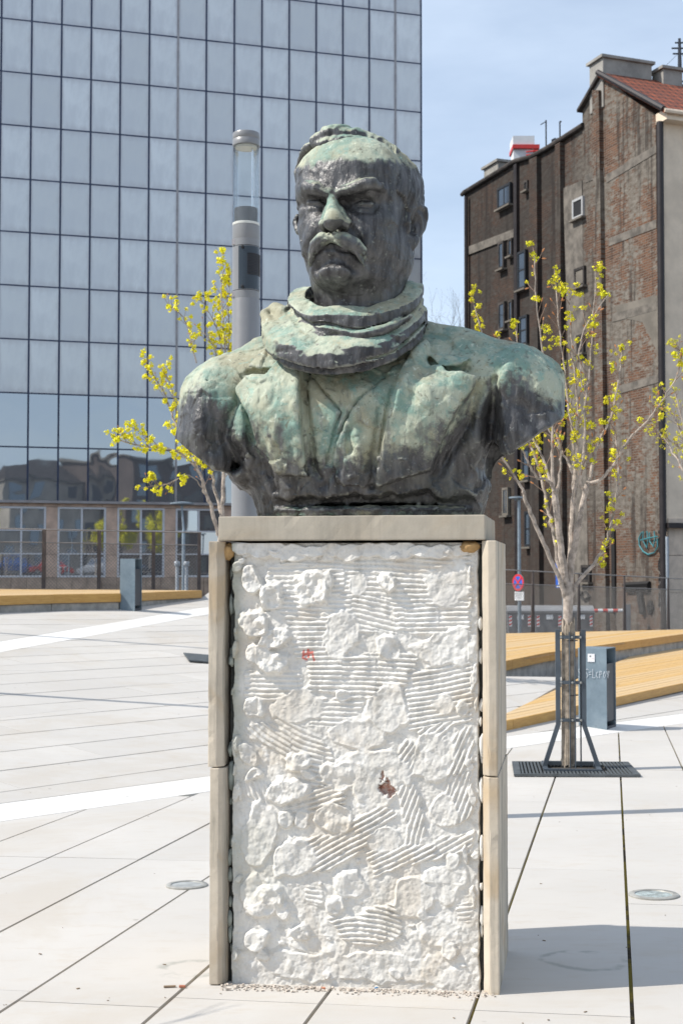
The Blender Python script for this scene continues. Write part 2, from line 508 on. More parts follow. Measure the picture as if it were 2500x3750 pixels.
def deck(label, z, near, far, board=0.10, fascia=0.13, cat='deck'):
    """near: picture points of the front edge left to right, far: the back edge left to right, all at height z"""
    A = [on_plane(px, py, 0, 0, z) for px, py in near]; B = [on_plane(px, py, 0, 0, z) for px, py in far]
    e = empty('timber_deck', (A[0].x, A[0].y, z)); tag(e, label, cat, 'timber seating decks')
    poly = [(p.x - A[0].x, p.y - A[0].y) for p in A] + [(p.x - A[0].x, p.y - A[0].y) for p in B[::-1]]
    d = Vector((A[-1].x - A[0].x, A[-1].y - A[0].y)).normalized(); n = Vector((-d.y, d.x))
    vals = [n.x * p[0] + n.y * p[1] for p in poly]
    o = min(vals)
    rr = random.Random(int(z * 1000))
    while o < max(vals):
        w = board
        q = clip_poly(clip_poly(poly, (-n.x, -n.y), -o), (n.x, n.y), o + w - 0.011)
        if len(q) > 2 and poly_area(q) > 0.002:
            # plank in its own frame so that the grain runs along it
            c0 = q[0]
            loc = [((p[0] - c0[0]) * d.x + (p[1] - c0[1]) * d.y, (p[0] - c0[0]) * n.x + (p[1] - c0[1]) * n.y) for p in q]
            m = MB().prism(loc, -0.028, rr.uniform(-0.0015, 0.0015))
            m.build('plank', MAT_WOOD, e, loc=(c0[0], c0[1], 0), rot=(0, 0, math.atan2(d.y, d.x)))
        o += w
    # front boards and the concrete plinth below them
    for i in range(len(A) - 1):
        a = A[i] - A[0]; b = A[i + 1] - A[0]; L = (b - a).length
        u = (b - a).normalized(); w = Vector((u.y, -u.x, 0))          # towards the viewer
        ang = math.atan2(u.y, u.x)
        k = max(1, round(L / 3.4))
        for j in range(k):
            s0, s1 = L * j / k + 0.003, L * (j + 1) / k - 0.003
            zt = 0.006 + 0.006 * rr.random()
            MB().box(((s0 + s1) / 2, -0.02, zt - fascia / 2), (s1 - s0, 0.032, fascia)).build('front_board', MAT_FASCIA, e, loc=a, rot=(0, 0, ang), bevel=0.003)
        k2 = max(1, round(L / 1.6))
        for j in range(k2):
            s0, s1 = L * j / k2 + 0.004, L * (j + 1) / k2 - 0.004
            mid_p = A[0] + a + u * ((s0 + s1) / 2)
            zb = min(ground_z(mid_p.x, mid_p.y), z - 0.05) - z - 0.25
            zb = -1.1 - z
            if z < 1 or ground_z(mid_p.x, mid_p.y) < z - fascia - 0.005:
                MB().box(((s0 + s1) / 2, 0.10, (zb - fascia) / 2), (s1 - s0, 0.16, abs(zb + fascia))).build('plinth_block', MAT_PLINTH, e, loc=a, rot=(0, 0, ang), bevel=0.006)
    return e
deck('low yellow timber deck wedge rising from the paving behind the right litter bin', LOW_Z, LOW_NEAR, LOW_FAR, 0.145, 0.115)
deck('upper yellow timber deck in front of the mesh fence and brick wall', UP_Z, UP_NEAR, UP_FAR, 0.145, 0.15)
deck('long yellow timber deck in front of the glass office building', LEFT_Z, LEFT_NEAR, LEFT_FAR, 0.145, 0.155)

# ------------------------------------------------------------------ glass office building on the left
def pane_glass(name, dust, tint, rough):
    t = NT(name)
    rnd = t.objrand(); co = t.coord('Object')
    n = t.noise(1.5, 4, 0.6, co)
    edge = t.noise(2.5, 5, 0.7, t.coord('Object', (1, 1, 0.35)))
    c = t.mix(t.math('MULTIPLY', rnd, 0.75), tint, tuple(x * 0.74 for x in tint))
    c = t.mix(t.ramp(edge, 0.35, 0.75, 0.0, dust), c, (0.66, 0.65, 0.63))
    sx = t.node('ShaderNodeSeparateXYZ'); t.put(sx.inputs[0], co)
    ex = t.math('MULTIPLY', t.math('ABSOLUTE', sx.outputs[0]), 2 / 1.13); ez = t.math('MULTIPLY', t.math('ABSOLUTE', sx.outputs[2]), 2 / 2.09)
    rim = t.math('ADD', t.math('MAXIMUM', ex, ez), t.math('MULTIPLY', t.math('SUBTRACT', edge, 0.5), 0.5))
    c = t.mix(t.ramp(rim, 0.72, 1.02, 0.0, 0.55), c, (0.46, 0.44, 0.46))
    c = t.mix(t.ramp(t.noise(1.1, 5, 0.65, t.coord('Object', (1, 1, 0.6))), 0.40, 0.64, 0.0, 0.5), c, (0.60, 0.62, 0.65))
    nor = t.bump(t.noise(0.9, 2, 0.4, co), 0.035, 0.25)
    return t.done(c, rough, 0.30, nor, 0.6)
MAT_PANE = pane_glass('dusty_reflective_glass', 0.5, (0.80, 0.82, 0.82), 0.20)
def clear_pane():
    t = NT('clean_reflective_glass')
    co = t.coord('Object'); rnd = t.objrand()
    v = t.node('ShaderNodeVectorMath', operation='ADD'); t.put(v.inputs[0], co)
    cmb = t.node('ShaderNodeCombineXYZ'); t.put(cmb.inputs[0], t.math('MULTIPLY', rnd, 40.0)); t.put(v.inputs[1], cmb.outputs[0])
    nor = t.bump(t.noise(0.55, 1.0, 0.4, v.outputs[0], 0.8), 0.045, 0.16)
    return t.done((0.44, 0.47, 0.51), 0.02, 0.80, nor, 0.6)
MAT_PANE2 = clear_pane()
MAT_MULL = plain('dark_blue_mullion', (0.030, 0.042, 0.085), 0.4, 0.2, 0.2, 3)
MAT_MULL_L = plain('grey_metal_mullion', (0.33, 0.31, 0.31), 0.4, 0.4, 0.15, 3)
MAT_STONE_B = plain('pink_beige_stone', (0.60, 0.43, 0.33), 0.75, 0, 0.20, 2.2, 0.2, 40)
MAT_STONE_D = plain('worn_brown_stone', (0.42, 0.31, 0.235), 0.8, 0, 0.30, 2.2, 0.3, 40)
MAT_WFRAME = plain('white_window_frame', (0.66, 0.66, 0.68), 0.5, 0, 0.06, 5)
MAT_BODY = plain('dark_building_body', (0.08, 0.085, 0.09), 0.8)

FA = math.atan2(0.284, 0.959)
F_O = Vector((-13.48, 55.0, 0.0)); F_D = Vector((0.959, 0.284, 0.0)).normalized(); F_N = Vector((F_D.y, -F_D.x, 0))
office = empty('glass_office_building', (F_O.x, F_O.y, -0.62), FA)
tag(office, 'tall office block of grey blue reflective glass panels over a stone ground floor', 'building')
ZO = 0.62                            # local z of world zero
PW = 1.187; S0 = 1.046 - PW * 6      # columns begin six to the left of the frame
NCOL = 20
zb = at(0, 1834, 55).z + ZO; zt = at(0, 69, 55).z + ZO
RH = (zt - zb) / 9.0; NROW = 12
S1 = S0 + NCOL * PW
MB().box(((S0 + S1) / 2, 9.25, (zb + NROW * RH) / 2 + 0.4), (S1 - S0 - 0.04, 17.9, zb + NROW * RH + 0.8)).build('body', MAT_BODY, office)
pane_me = MB().box((0, 0, 0), (PW - 0.055, 0.02, RH - 0.06)).mesh('pane', mat=MAT_PANE)
pane_me2 = MB().box((0, 0, 0), (PW - 0.055, 0.02, RH - 0.06)).mesh('pane', mat=MAT_PANE2)
rr = random.Random(4)
for r in range(NROW):
    for c in range(NCOL):
        o = link('pane', pane_me2 if r < 2 else pane_me, None, office, (S0 + (c + 0.5) * PW, -0.045, zb + (r + 0.5) * RH),
                 (rr.gauss(0, 0.0022), 0, rr.gauss(0, 0.0035)))
        if r == 1 and rr.random() < 0.5: o.data = pane_me2
vm = MB().box((0, 0, 0), (0.075, 0.10, NROW * RH)).mesh('mullion', mat=MAT_MULL)
vml = MB().box((0, 0, 0), (0.085, 0.13, NROW * RH)).mesh('mullion', mat=MAT_MULL_L)
for c in range(NCOL + 1):
    light = (c - 6) in (5, 13)
    link('mullion', vml if light else vm, None, office, (S0 + c * PW, -0.012, zb + NROW * RH / 2))
hm = MB().box((0, 0, 0), (S1 - S0 + 0.06, 0.085, 0.066)).mesh('transom', mat=MAT_MULL)
for r in range(1, NROW + 1):
    link('transom', hm, None, office, ((S0 + S1) / 2, -0.010, zb + r * RH))
MB().box(((S0 + S1) / 2, -0.05, zb - 0.02), (S1 - S0 + 0.1, 0.30, 0.10)).build('sill_ledge', MAT_MULL_L, office)
# ground floor: piers, spandrels, windows
def f_s(px):
    """distance along the facade for a picture column"""
    k = (px - 1250.0) / FPX
    return (k * F_O.y - F_O.x) / (F_D.x - k * F_D.y)
w0, w1 = f_s(430), f_s(603)
WW = w1 - w0; WP = 2 * PW
wz0 = at(500, 2114, F_O.y + f_s(500) * F_D.y).z + ZO; wz1 = at(500, 1860, F_O.y + f_s(500) * F_D.y).z + ZO
def window_reflective():
    t = NT('shop_window_glass')
    nor = t.bump(t.noise(0.7, 1.0, 0.4, t.coord('Object')), 0.03, 0.12)
    return t.done((0.55, 0.58, 0.62), 0.02, 0.85, nor, 0.6)
win_glass = window_reflective()
starts = [w0 + WP * k for k in range(-6, 6)]
starts = [s for s in starts if s > S0 and s + WW < S1]
top_panel = zb - 0.07
def stone(s0, s1, z0, z1, mat=MAT_STONE_B, y=0.0):
    MB().box(((s0 + s1) / 2, y + 0.10, (z0 + z1) / 2), (s1 - s0 - 0.012, 0.2, z1 - z0 - 0.012)).build('stone_panel', mat, office, bevel=0.004)
edges = [S0] + [x for s in starts for x in (s, s + WW)] + [S1]
for i in range(0, len(edges), 2):
    a, b = edges[i], edges[i + 1]
    if b - a < 0.1: continue
    k = max(1, round((b - a) / 0.42))
    for j in range(k):
        s0, s1 = a + (b - a) * j / k, a + (b - a) * (j + 1) / k
        for z0, z1 in ((wz0, wz0 + (wz1 - wz0) * 0.32), (wz0 + (wz1 - wz0) * 0.32, wz0 + (wz1 - wz0) * 0.68), (wz0 + (wz1 - wz0) * 0.68, wz1)):
            stone(s0, s1, z0, z1)
n_st = int((S1 - S0) / (PW / 2))
for j in range(n_st):
    s0, s1 = S0 + j * PW / 2, S0 + (j + 1) * PW / 2
    if s0 > S0 + 2 * PW:
        stone(s0, s1, wz1, top_panel); stone(s0, s1, wz0 - 0.75, wz0, MAT_STONE_D)
MB().box(((S0 + S1) / 2, 0.10, (wz0 - 0.75) / 2), (S1 - S0, 0.2, wz0 - 0.75)).build('base_course', MAT_STONE_D, office)
fr = 0.075
for s in starts:
    wnd = MB()
    z0, z1 = wz0, wz1
    wnd.box((WW / 2, 0, fr / 2), (WW, 0.12, fr)).box((WW / 2, 0, (z1 - z0) - fr / 2), (WW, 0.12, fr))
    wnd.box((fr / 2, 0, (z1 - z0) / 2), (fr, 0.12, (z1 - z0) - 2 * fr)).box((WW - fr / 2, 0, (z1 - z0) / 2), (fr, 0.12, (z1 - z0) - 2 * fr))
    wo = wnd.build('window', MAT_WFRAME, office, loc=(s, 0.05, z0))
    bar = MB().box((WW / 2, 0, (z1 - z0) / 2), (0.07, 0.09, (z1 - z0) - 2 * fr))
    bar.build('vertical_bar', MAT_WFRAME, wo)
    for k in (1, 2):
        MB().box((WW / 2, 0.005, (z1 - z0) * k / 3), (WW - 2 * fr, 0.08, 0.055)).build('cross_bar', MAT_WFRAME, wo)
    for i in (0, 1):
        for k in range(3):
            MB().box((0, 0, 0), (WW / 2 - fr - 0.03, 0.012, (z1 - z0) / 3 - 0.05)).build('window_pane', win_glass, wo, loc=(WW * (0.25 + 0.5 * i) + (fr / 2 - 0.02) * (1 - 2 * i), 0.03, (z1 - z0) * (k + 0.5) / 3), rot=(rr.gauss(0, 0.004), 0, rr.gauss(0, 0.006)))

# ------------------------------------------------------------------ the bronze bust (sculpted as distance fields)
PED_RZ = math.radians(-9.5)
PED_U = Vector((math.cos(PED_RZ), math.sin(PED_RZ), 0))
PED_V = Vector((-math.sin(PED_RZ), math.cos(PED_RZ), 0))
PED_FR = Vector((0.572, 5.122, 0.011))
PED_W, PED_D = 1.067, 0.68
PED_C = PED_FR - PED_U * (PED_W / 2) + PED_V * (PED_D / 2)
CAP_TOP = 1.757

class SDF:
    def __init__(s, lo, hi, h):
        s.lo = np.array(lo, float); s.h = h
        s.n = np.ceil((np.array(hi) - s.lo) / h).astype(int) + 1
        s.ax = [(s.lo[i] + h * np.arange(s.n[i])).astype(np.float32) for i in range(3)]
        s.d = np.full(s.n, 1.0, np.float32)
    def sl(s, lo, hi):
        r = []
        for i in range(3):
            a = int(max(0, math.floor((lo[i] - s.lo[i]) / s.h))); b = int(min(s.n[i], math.ceil((hi[i] - s.lo[i]) / s.h) + 1))
            if b <= a: return None
            r.append(slice(a, b))
        return tuple(r)
    def xyz(s, q):
        return s.ax[0][q[0]][:, None, None], s.ax[1][q[1]][None, :, None], s.ax[2][q[2]][None, None, :]
    def put(s, prim, k=0.02, op='add'):
        lo, hi, fn = prim
        m = k * 1.2 + 0.03
        q = s.sl([v - m for v in lo], [v + m for v in hi])
        if q is None: return s
        e = fn(*s.xyz(q)).astype(np.float32)
        D = s.d[q]
        if op == 'add':
            if k > 0:
                t = np.clip(0.5 + 0.5 * (D - e) / k, 0, 1)
                s.d[q] = D * (1 - t) + e * t - k * t * (1 - t)
            else: s.d[q] = np.minimum(D, e)
        elif op == 'sub':
            if k > 0:
                t = np.clip(0.5 - 0.5 * (D + e) / k, 0, 1)
                s.d[q] = D * (1 - t) - e * t + k * t * (1 - t)
            else: s.d[q] = np.maximum(D, -e)
        return s
    def sub(s, prim, k=0.02): return s.put(prim, k, 'sub')
    def keep(s, fn, k=0.0):
        """intersect with a half space or other field, everywhere"""
        e = fn(s.ax[0][:, None, None], s.ax[1][None, :, None], s.ax[2][None, None, :])
        e = np.broadcast_to(e, s.d.shape).astype(np.float32)
        if k > 0:
            t = np.clip(0.5 - 0.5 * (s.d - e) / k, 0, 1)
            s.d = s.d * (1 - t) + e * t + k * t * (1 - t)
        else: s.d = np.maximum(s.d, e)
        return s
    def net(s):
        """surface nets: verts, quads"""
        d = s.d; neg = d < 0
        nx, ny, nz = d.shape
        c = neg[:-1, :-1, :-1].astype(np.int8)
        tot = sum(neg[i:nx - 1 + i, j:ny - 1 + j, k:nz - 1 + k].astype(np.int8) for i in (0, 1) for j in (0, 1) for k in (0, 1))
        act = (tot > 0) & (tot < 8)
        idx = np.argwhere(act)
        ids = np.full(act.shape, -1, np.int64); ids[act] = np.arange(len(idx))
        corners = [(i, j, k) for i in (0, 1) for j in (0, 1) for k in (0, 1)]
        val = np.stack([d[idx[:, 0] + a, idx[:, 1] + b, idx[:, 2] + g] for a, b, g in corners], 1)
        P = np.zeros((len(idx), 3)); N = np.zeros(len(idx))
        for a in range(8):
            for b in range(a + 1, 8):
                ca, cb = np.array(corners[a]), np.array(corners[b])
                if np.abs(ca - cb).sum() != 1: continue
                m = (val[:, a] < 0) != (val[:, b] < 0)
                t = val[:, a] / (val[:, a] - val[:, b] + 1e-12)
                P[m] += (ca + (cb - ca) * t[:, None])[m]; N[m] += 1
        V = s.lo + (idx + P / N[:, None]) * s.h
        F = []
        for ax in range(3):
            o1, o2 = [(1, 2), (2, 0), (0, 1)][ax]
            sl0 = [slice(None)] * 3; sl1 = [slice(None)] * 3
            sl0[ax] = slice(0, -1); sl1[ax] = slice(1, None)
            A = neg[tuple(sl0)]; B = neg[tuple(sl1)]
            for flip, M in ((False, A & ~B), (True, ~A & B)):
                e = np.argwhere(M)
                ok = (e[:, o1] > 0) & (e[:, o2] > 0) & (e[:, o1] < d.shape[o1] - 1) & (e[:, o2] < d.shape[o2] - 1)
                e = e[ok]
                def cell(a, b):
                    q = e.copy(); q[:, o1] -= a; q[:, o2] -= b
                    return ids[q[:, 0], q[:, 1], q[:, 2]]
                quad = np.stack([cell(1, 1), cell(0, 1), cell(0, 0), cell(1, 0)], 1)
                if flip: quad = quad[:, ::-1]
                F.append(quad)
        return V, np.concatenate(F)

def ell(c, r, rot=None):
    c = np.array(c, np.float32); r = np.array(r, np.float32)
    R = None
    if rot is not None:
        from mathutils import Euler
        R = np.array(Euler(rot).to_matrix(), np.float32)      # local -> frame
        ext = np.sqrt(((R * r[None, :]) ** 2).sum(1))
    else: ext = r
    def fn(X, Y, Z):
        x, y, z = X - c[0], Y - c[1], Z - c[2]
        if R is not None:
            x, y, z = (R[0, 0] * x + R[1, 0] * y + R[2, 0] * z, R[0, 1] * x + R[1, 1] * y + R[2, 1] * z, R[0, 2] * x + R[1, 2] * y + R[2, 2] * z)
        k0 = np.sqrt((x / r[0]) ** 2 + (y / r[1]) ** 2 + (z / r[2]) ** 2)
        k1 = np.sqrt((x / r[0] ** 2) ** 2 + (y / r[1] ** 2) ** 2 + (z / r[2] ** 2) ** 2)
        return k0 * (k0 - 1) / (k1 + 1e-6)
    return c - ext, c + ext, fn

def chain(pts, rad):
    """tapered tube through points"""
    pts = np.array(pts, np.float32); rad = list(rad) if isinstance(rad, (list, tuple)) else [rad] * len(pts)
    mr = max(rad)
    def fn(X, Y, Z):
        out = None
        for i in range(len(pts) - 1):
            a, b = pts[i], pts[i + 1]; ab = b - a; L = float(ab @ ab) + 1e-9
            t = np.clip(((X - a[0]) * ab[0] + (Y - a[1]) * ab[1] + (Z - a[2]) * ab[2]) / L, 0, 1)
            e = np.sqrt((X - a[0] - ab[0] * t) ** 2 + (Y - a[1] - ab[1] * t) ** 2 + (Z - a[2] - ab[2] * t) ** 2) - (rad[i] + (rad[i + 1] - rad[i]) * t)
            out = e if out is None else np.minimum(out, e)
        return out
    return pts.min(0) - mr, pts.max(0) + mr, fn

def poly_sd(P, X, Z):
    """signed distance to a polygon in the x-z plane (negative inside)"""
    P = np.array(P, np.float32); n = len(P)
    d = np.full(np.broadcast(X, Z).shape, 1e9, np.float32); inside = np.zeros(d.shape, bool)
    for i in range(n):
        a = P[i]; b = P[(i + 1) % n]; ex, ez = b - a
        wx, wz = X - a[0], Z - a[1]
        t = np.clip((wx * ex + wz * ez) / (ex * ex + ez * ez + 1e-9), 0, 1)
        d = np.minimum(d, (wx - ex * t) ** 2 + (wz - ez * t) ** 2)
        c = (a[1] <= Z) != (b[1] <= Z)
        xi = a[0] + (Z - a[1]) * ex / (ez if abs(ez) > 1e-9 else 1e-9)
        inside ^= c & (X < xi)
    return np.where(inside, -np.sqrt(d), np.sqrt(d))

_LAT = np.random.default_rng(5).random((32, 32, 32)).astype(np.float32)
def vnoise(p, s):
    """smooth lattice noise, p (N,3), about -1..1"""
    q = np.asarray(p) * s + 57.3
    i = np.floor(q).astype(int); f = q - i; f = f * f * (3 - 2 * f); i &= 31
    j = (i + 1) & 31
    L = _LAT
    def g(a, b, c): return L[a, b, c]
    x0, y0, z0 = i.T; x1, y1, z1 = j.T; fx, fy, fz = f.T
    v = ((g(x0, y0, z0) * (1 - fx) + g(x1, y0, z0) * fx) * (1 - fy) + (g(x0, y1, z0) * (1 - fx) + g(x1, y1, z0) * fx) * fy) * (1 - fz) \
        + ((g(x0, y0, z1) * (1 - fx) + g(x1, y0, z1) * fx) * (1 - fy) + (g(x0, y1, z1) * (1 - fx) + g(x1, y1, z1) * fx) * fy) * fz
    return v * 2 - 1
def fbm(p, s, o=3):
    return sum(vnoise(p, s * 2 ** k) * 0.5 ** k for k in range(o))

def normals(V, F):
    n = np.cross(V[F[:, 2]] - V[F[:, 0]], V[F[:, 3]] - V[F[:, 1]])
    N = np.zeros_like(V)
    for k in range(4): np.add.at(N, F[:, k], n)
    return N / (np.linalg.norm(N, axis=1)[:, None] + 1e-12)

def sculpt_mesh(name, V, F, attrs, mat):
    me = bpy.data.meshes.new(name)
    me.vertices.add(len(V)); me.vertices.foreach_set('co', np.asarray(V, np.float32).ravel())
    me.loops.add(len(F) * 4); me.loops.foreach_set('vertex_index', np.asarray(F, np.int32).ravel())
    me.polygons.add(len(F)); me.polygons.foreach_set('loop_start', np.arange(0, len(F) * 4, 4, dtype=np.int32))
    me.update(calc_edges=True)
    for k, v in attrs.items():
        a = me.attributes.new(k, 'FLOAT', 'POINT'); a.data.foreach_set('value', np.asarray(v, np.float32))
    me.shade_smooth()
    me.materials.append(mat)
    me.validate()
    return me

# frames: x to the statue's left (picture right), y to its back, z up
def frame_pick(origin, rz):
    ux = Vector((math.cos(rz), math.sin(rz), 0)); uy = Vector((-math.sin(rz), math.cos(rz), 0))
    def pick(px, py, y):
        d = ray(px, py); o = Vector((0, 0, EYE)) - origin
        t = (y - o.dot(uy)) / d.dot(uy)
        p = o + d * t
        return (p.dot(ux), y, p.z)
    return pick
BUST_O = Vector((PED_C.x, PED_C.y, CAP_TOP))
bp = frame_pick(BUST_O, PED_RZ)
HEAD_RZ = math.radians(-21.0)
HEAD_O = at(1318, 805, 5.45)
hp = frame_pick(HEAD_O, HEAD_RZ)
def head_to_bust(V):
    a = HEAD_RZ - PED_RZ
    o = HEAD_O - BUST_O
    ox = o.x * PED_U.x + o.y * PED_U.y; oy = o.x * PED_V.x + o.y * PED_V.y
    c, s_ = math.cos(a), math.sin(a)
    return np.stack([V[:, 0] * c - V[:, 1] * s_ + ox, V[:, 0] * s_ + V[:, 1] * c + oy, V[:, 2] + o.z], 1)

# ---- bronze with green patina
def bronze_material():
    t = NT('weathered_bronze')
    co = t.coord('Object')
    pat = t.attr('patina')
    streak = t.noise(9.0, 5, 0.6, t.coord('Object', (3.2, 3.2, 0.5)))
    n1 = t.noise(7.0, 6, 0.65, co); n2 = t.noise(38.0, 4, 0.65, co, 0.6)
    f = t.math('ADD', pat, t.math('MULTIPLY', t.math('SUBTRACT', n2, 0.5), 0.75))
    f = t.math('ADD', f, t.math('MULTIPLY', t.math('SUBTRACT', n1, 0.5), 0.7))
    f = t.math('ADD', f, t.math('MULTIPLY', t.math('SUBTRACT', streak, 0.5), -0.7))
    f = t.ramp(f, 0.30, 0.74)
    n3 = t.noise(15.0, 5, 0.7, co, 0.5); n4 = t.noise(4.0, 5, 0.6, co)
    green = t.mix(t.ramp(n1, 0.40, 0.58), (0.190, 0.300, 0.248), (0.42, 0.45, 0.345))
    green = t.mix(t.ramp(n4, 0.46, 0.66), green, (0.34, 0.325, 0.225))
    green = t.mix(t.ramp(n3, 0.56, 0.72, 0.0, 0.8), green, (0.40, 0.36, 0.235))
    green = t.mix(t.ramp(n3, 0.42, 0.30, 0.0, 0.85), green, (0.255, 0.40, 0.335))
    green = t.mix(t.ramp(n2, 0.57, 0.70, 0.0, 0.8), green, (0.13, 0.125, 0.09))
    green = t.mix(t.ramp(streak, 0.55, 0.74, 0.0, 0.65), green, (0.12, 0.13, 0.115))
    green = t.mix(t.ramp(n2, 0.41, 0.29, 0.0, 0.8), green, (0.57, 0.61, 0.50))
    dark = t.mix(t.ramp(streak, 0.32, 0.72), (0.034, 0.032, 0.033), (0.120, 0.117, 0.117))
    dark = t.mix(t.ramp(t.noise(60.0, 3, 0.7, co), 0.58, 0.78), dark, (0.22, 0.23, 0.205))
    dark = t.mix(t.ramp(n4, 0.5, 0.75, 0.0, 0.45), dark, (0.16, 0.17, 0.145))
    col = t.mix(f, dark, green)
    cav = t.attr('cavity')
    col = t.mix(t.ramp(cav, -0.30, -0.9, 0.0, 0.55), col, (0.33, 0.335, 0.29))
    h1 = t.noise(48.0, 4, 0.6, co, 0.3)
    h2 = t.noise(26.0, 4, 0.6, t.coord('Object', (2.5, 2.5, 0.8)), 1.5)
    nor = t.bump(h2, 0.30, 0.015)
    nor = t.bump(h1, 0.25, 0.007, nor)
    return t.done(col, t.ramp(f, 0, 1, 0.38, 0.72), t.ramp(f, 0, 1, 0.25, 0.0), nor, 0.5)
MAT_BRONZE = bronze_material()

def cavity(V, F, N, it=6):
    """signed curvature estimate: + in hollows, - on ridges"""
    S = V.copy()
    cnt = np.zeros(len(V)); 
    for k in range(4): np.add.at(cnt, F[:, k], 2)
    for _ in range(it):
        A = np.zeros_like(V)
        for k in range(4):
            np.add.at(A, F[:, k], S[F[:, (k + 1) % 4]]); np.add.at(A, F[:, k], S[F[:, (k - 1) % 4]])
        S = A / np.maximum(cnt, 1)[:, None]
    return np.einsum('ij,ij->i', S - V, N)

def smooth01(x, a, b):
    t = np.clip((x - a) / (b - a), 0, 1); return t * t * (3 - 2 * t)

def facets(V, N, cells, amp, seed, mask=None):
    """small flats left by the palette knife: every patch tilts its own way"""
    rg = np.random.default_rng(seed); C = V[rg.integers(0, len(V), cells)].astype(np.float32); T_ = rg.normal(0, amp, (cells, 3)).astype(np.float32)
    W_ = (V + 0.010 * np.stack([vnoise(V, 30.0), vnoise(V + 3, 30.0), vnoise(V + 7, 30.0)], 1)).astype(np.float32)
    idx = np.empty(len(V), np.int64)
    c2 = (C * C).sum(1)
    for a in range(0, len(V), 20000):
        idx[a:a + 20000] = np.argmin(c2[None, :] - 2 * W_[a:a + 20000] @ C.T, 1)
    d = ((V - C[idx]) * T_[idx]).sum(1)
    d = np.clip(d, -0.009, 0.009)
    return V + N * (d if mask is None else d * mask)[:, None]

bust = empty('bronze_bust', BUST_O, PED_RZ)
tag(bust, 'green and black weathered bronze bust of a moustached man on the pedestal', 'statue')

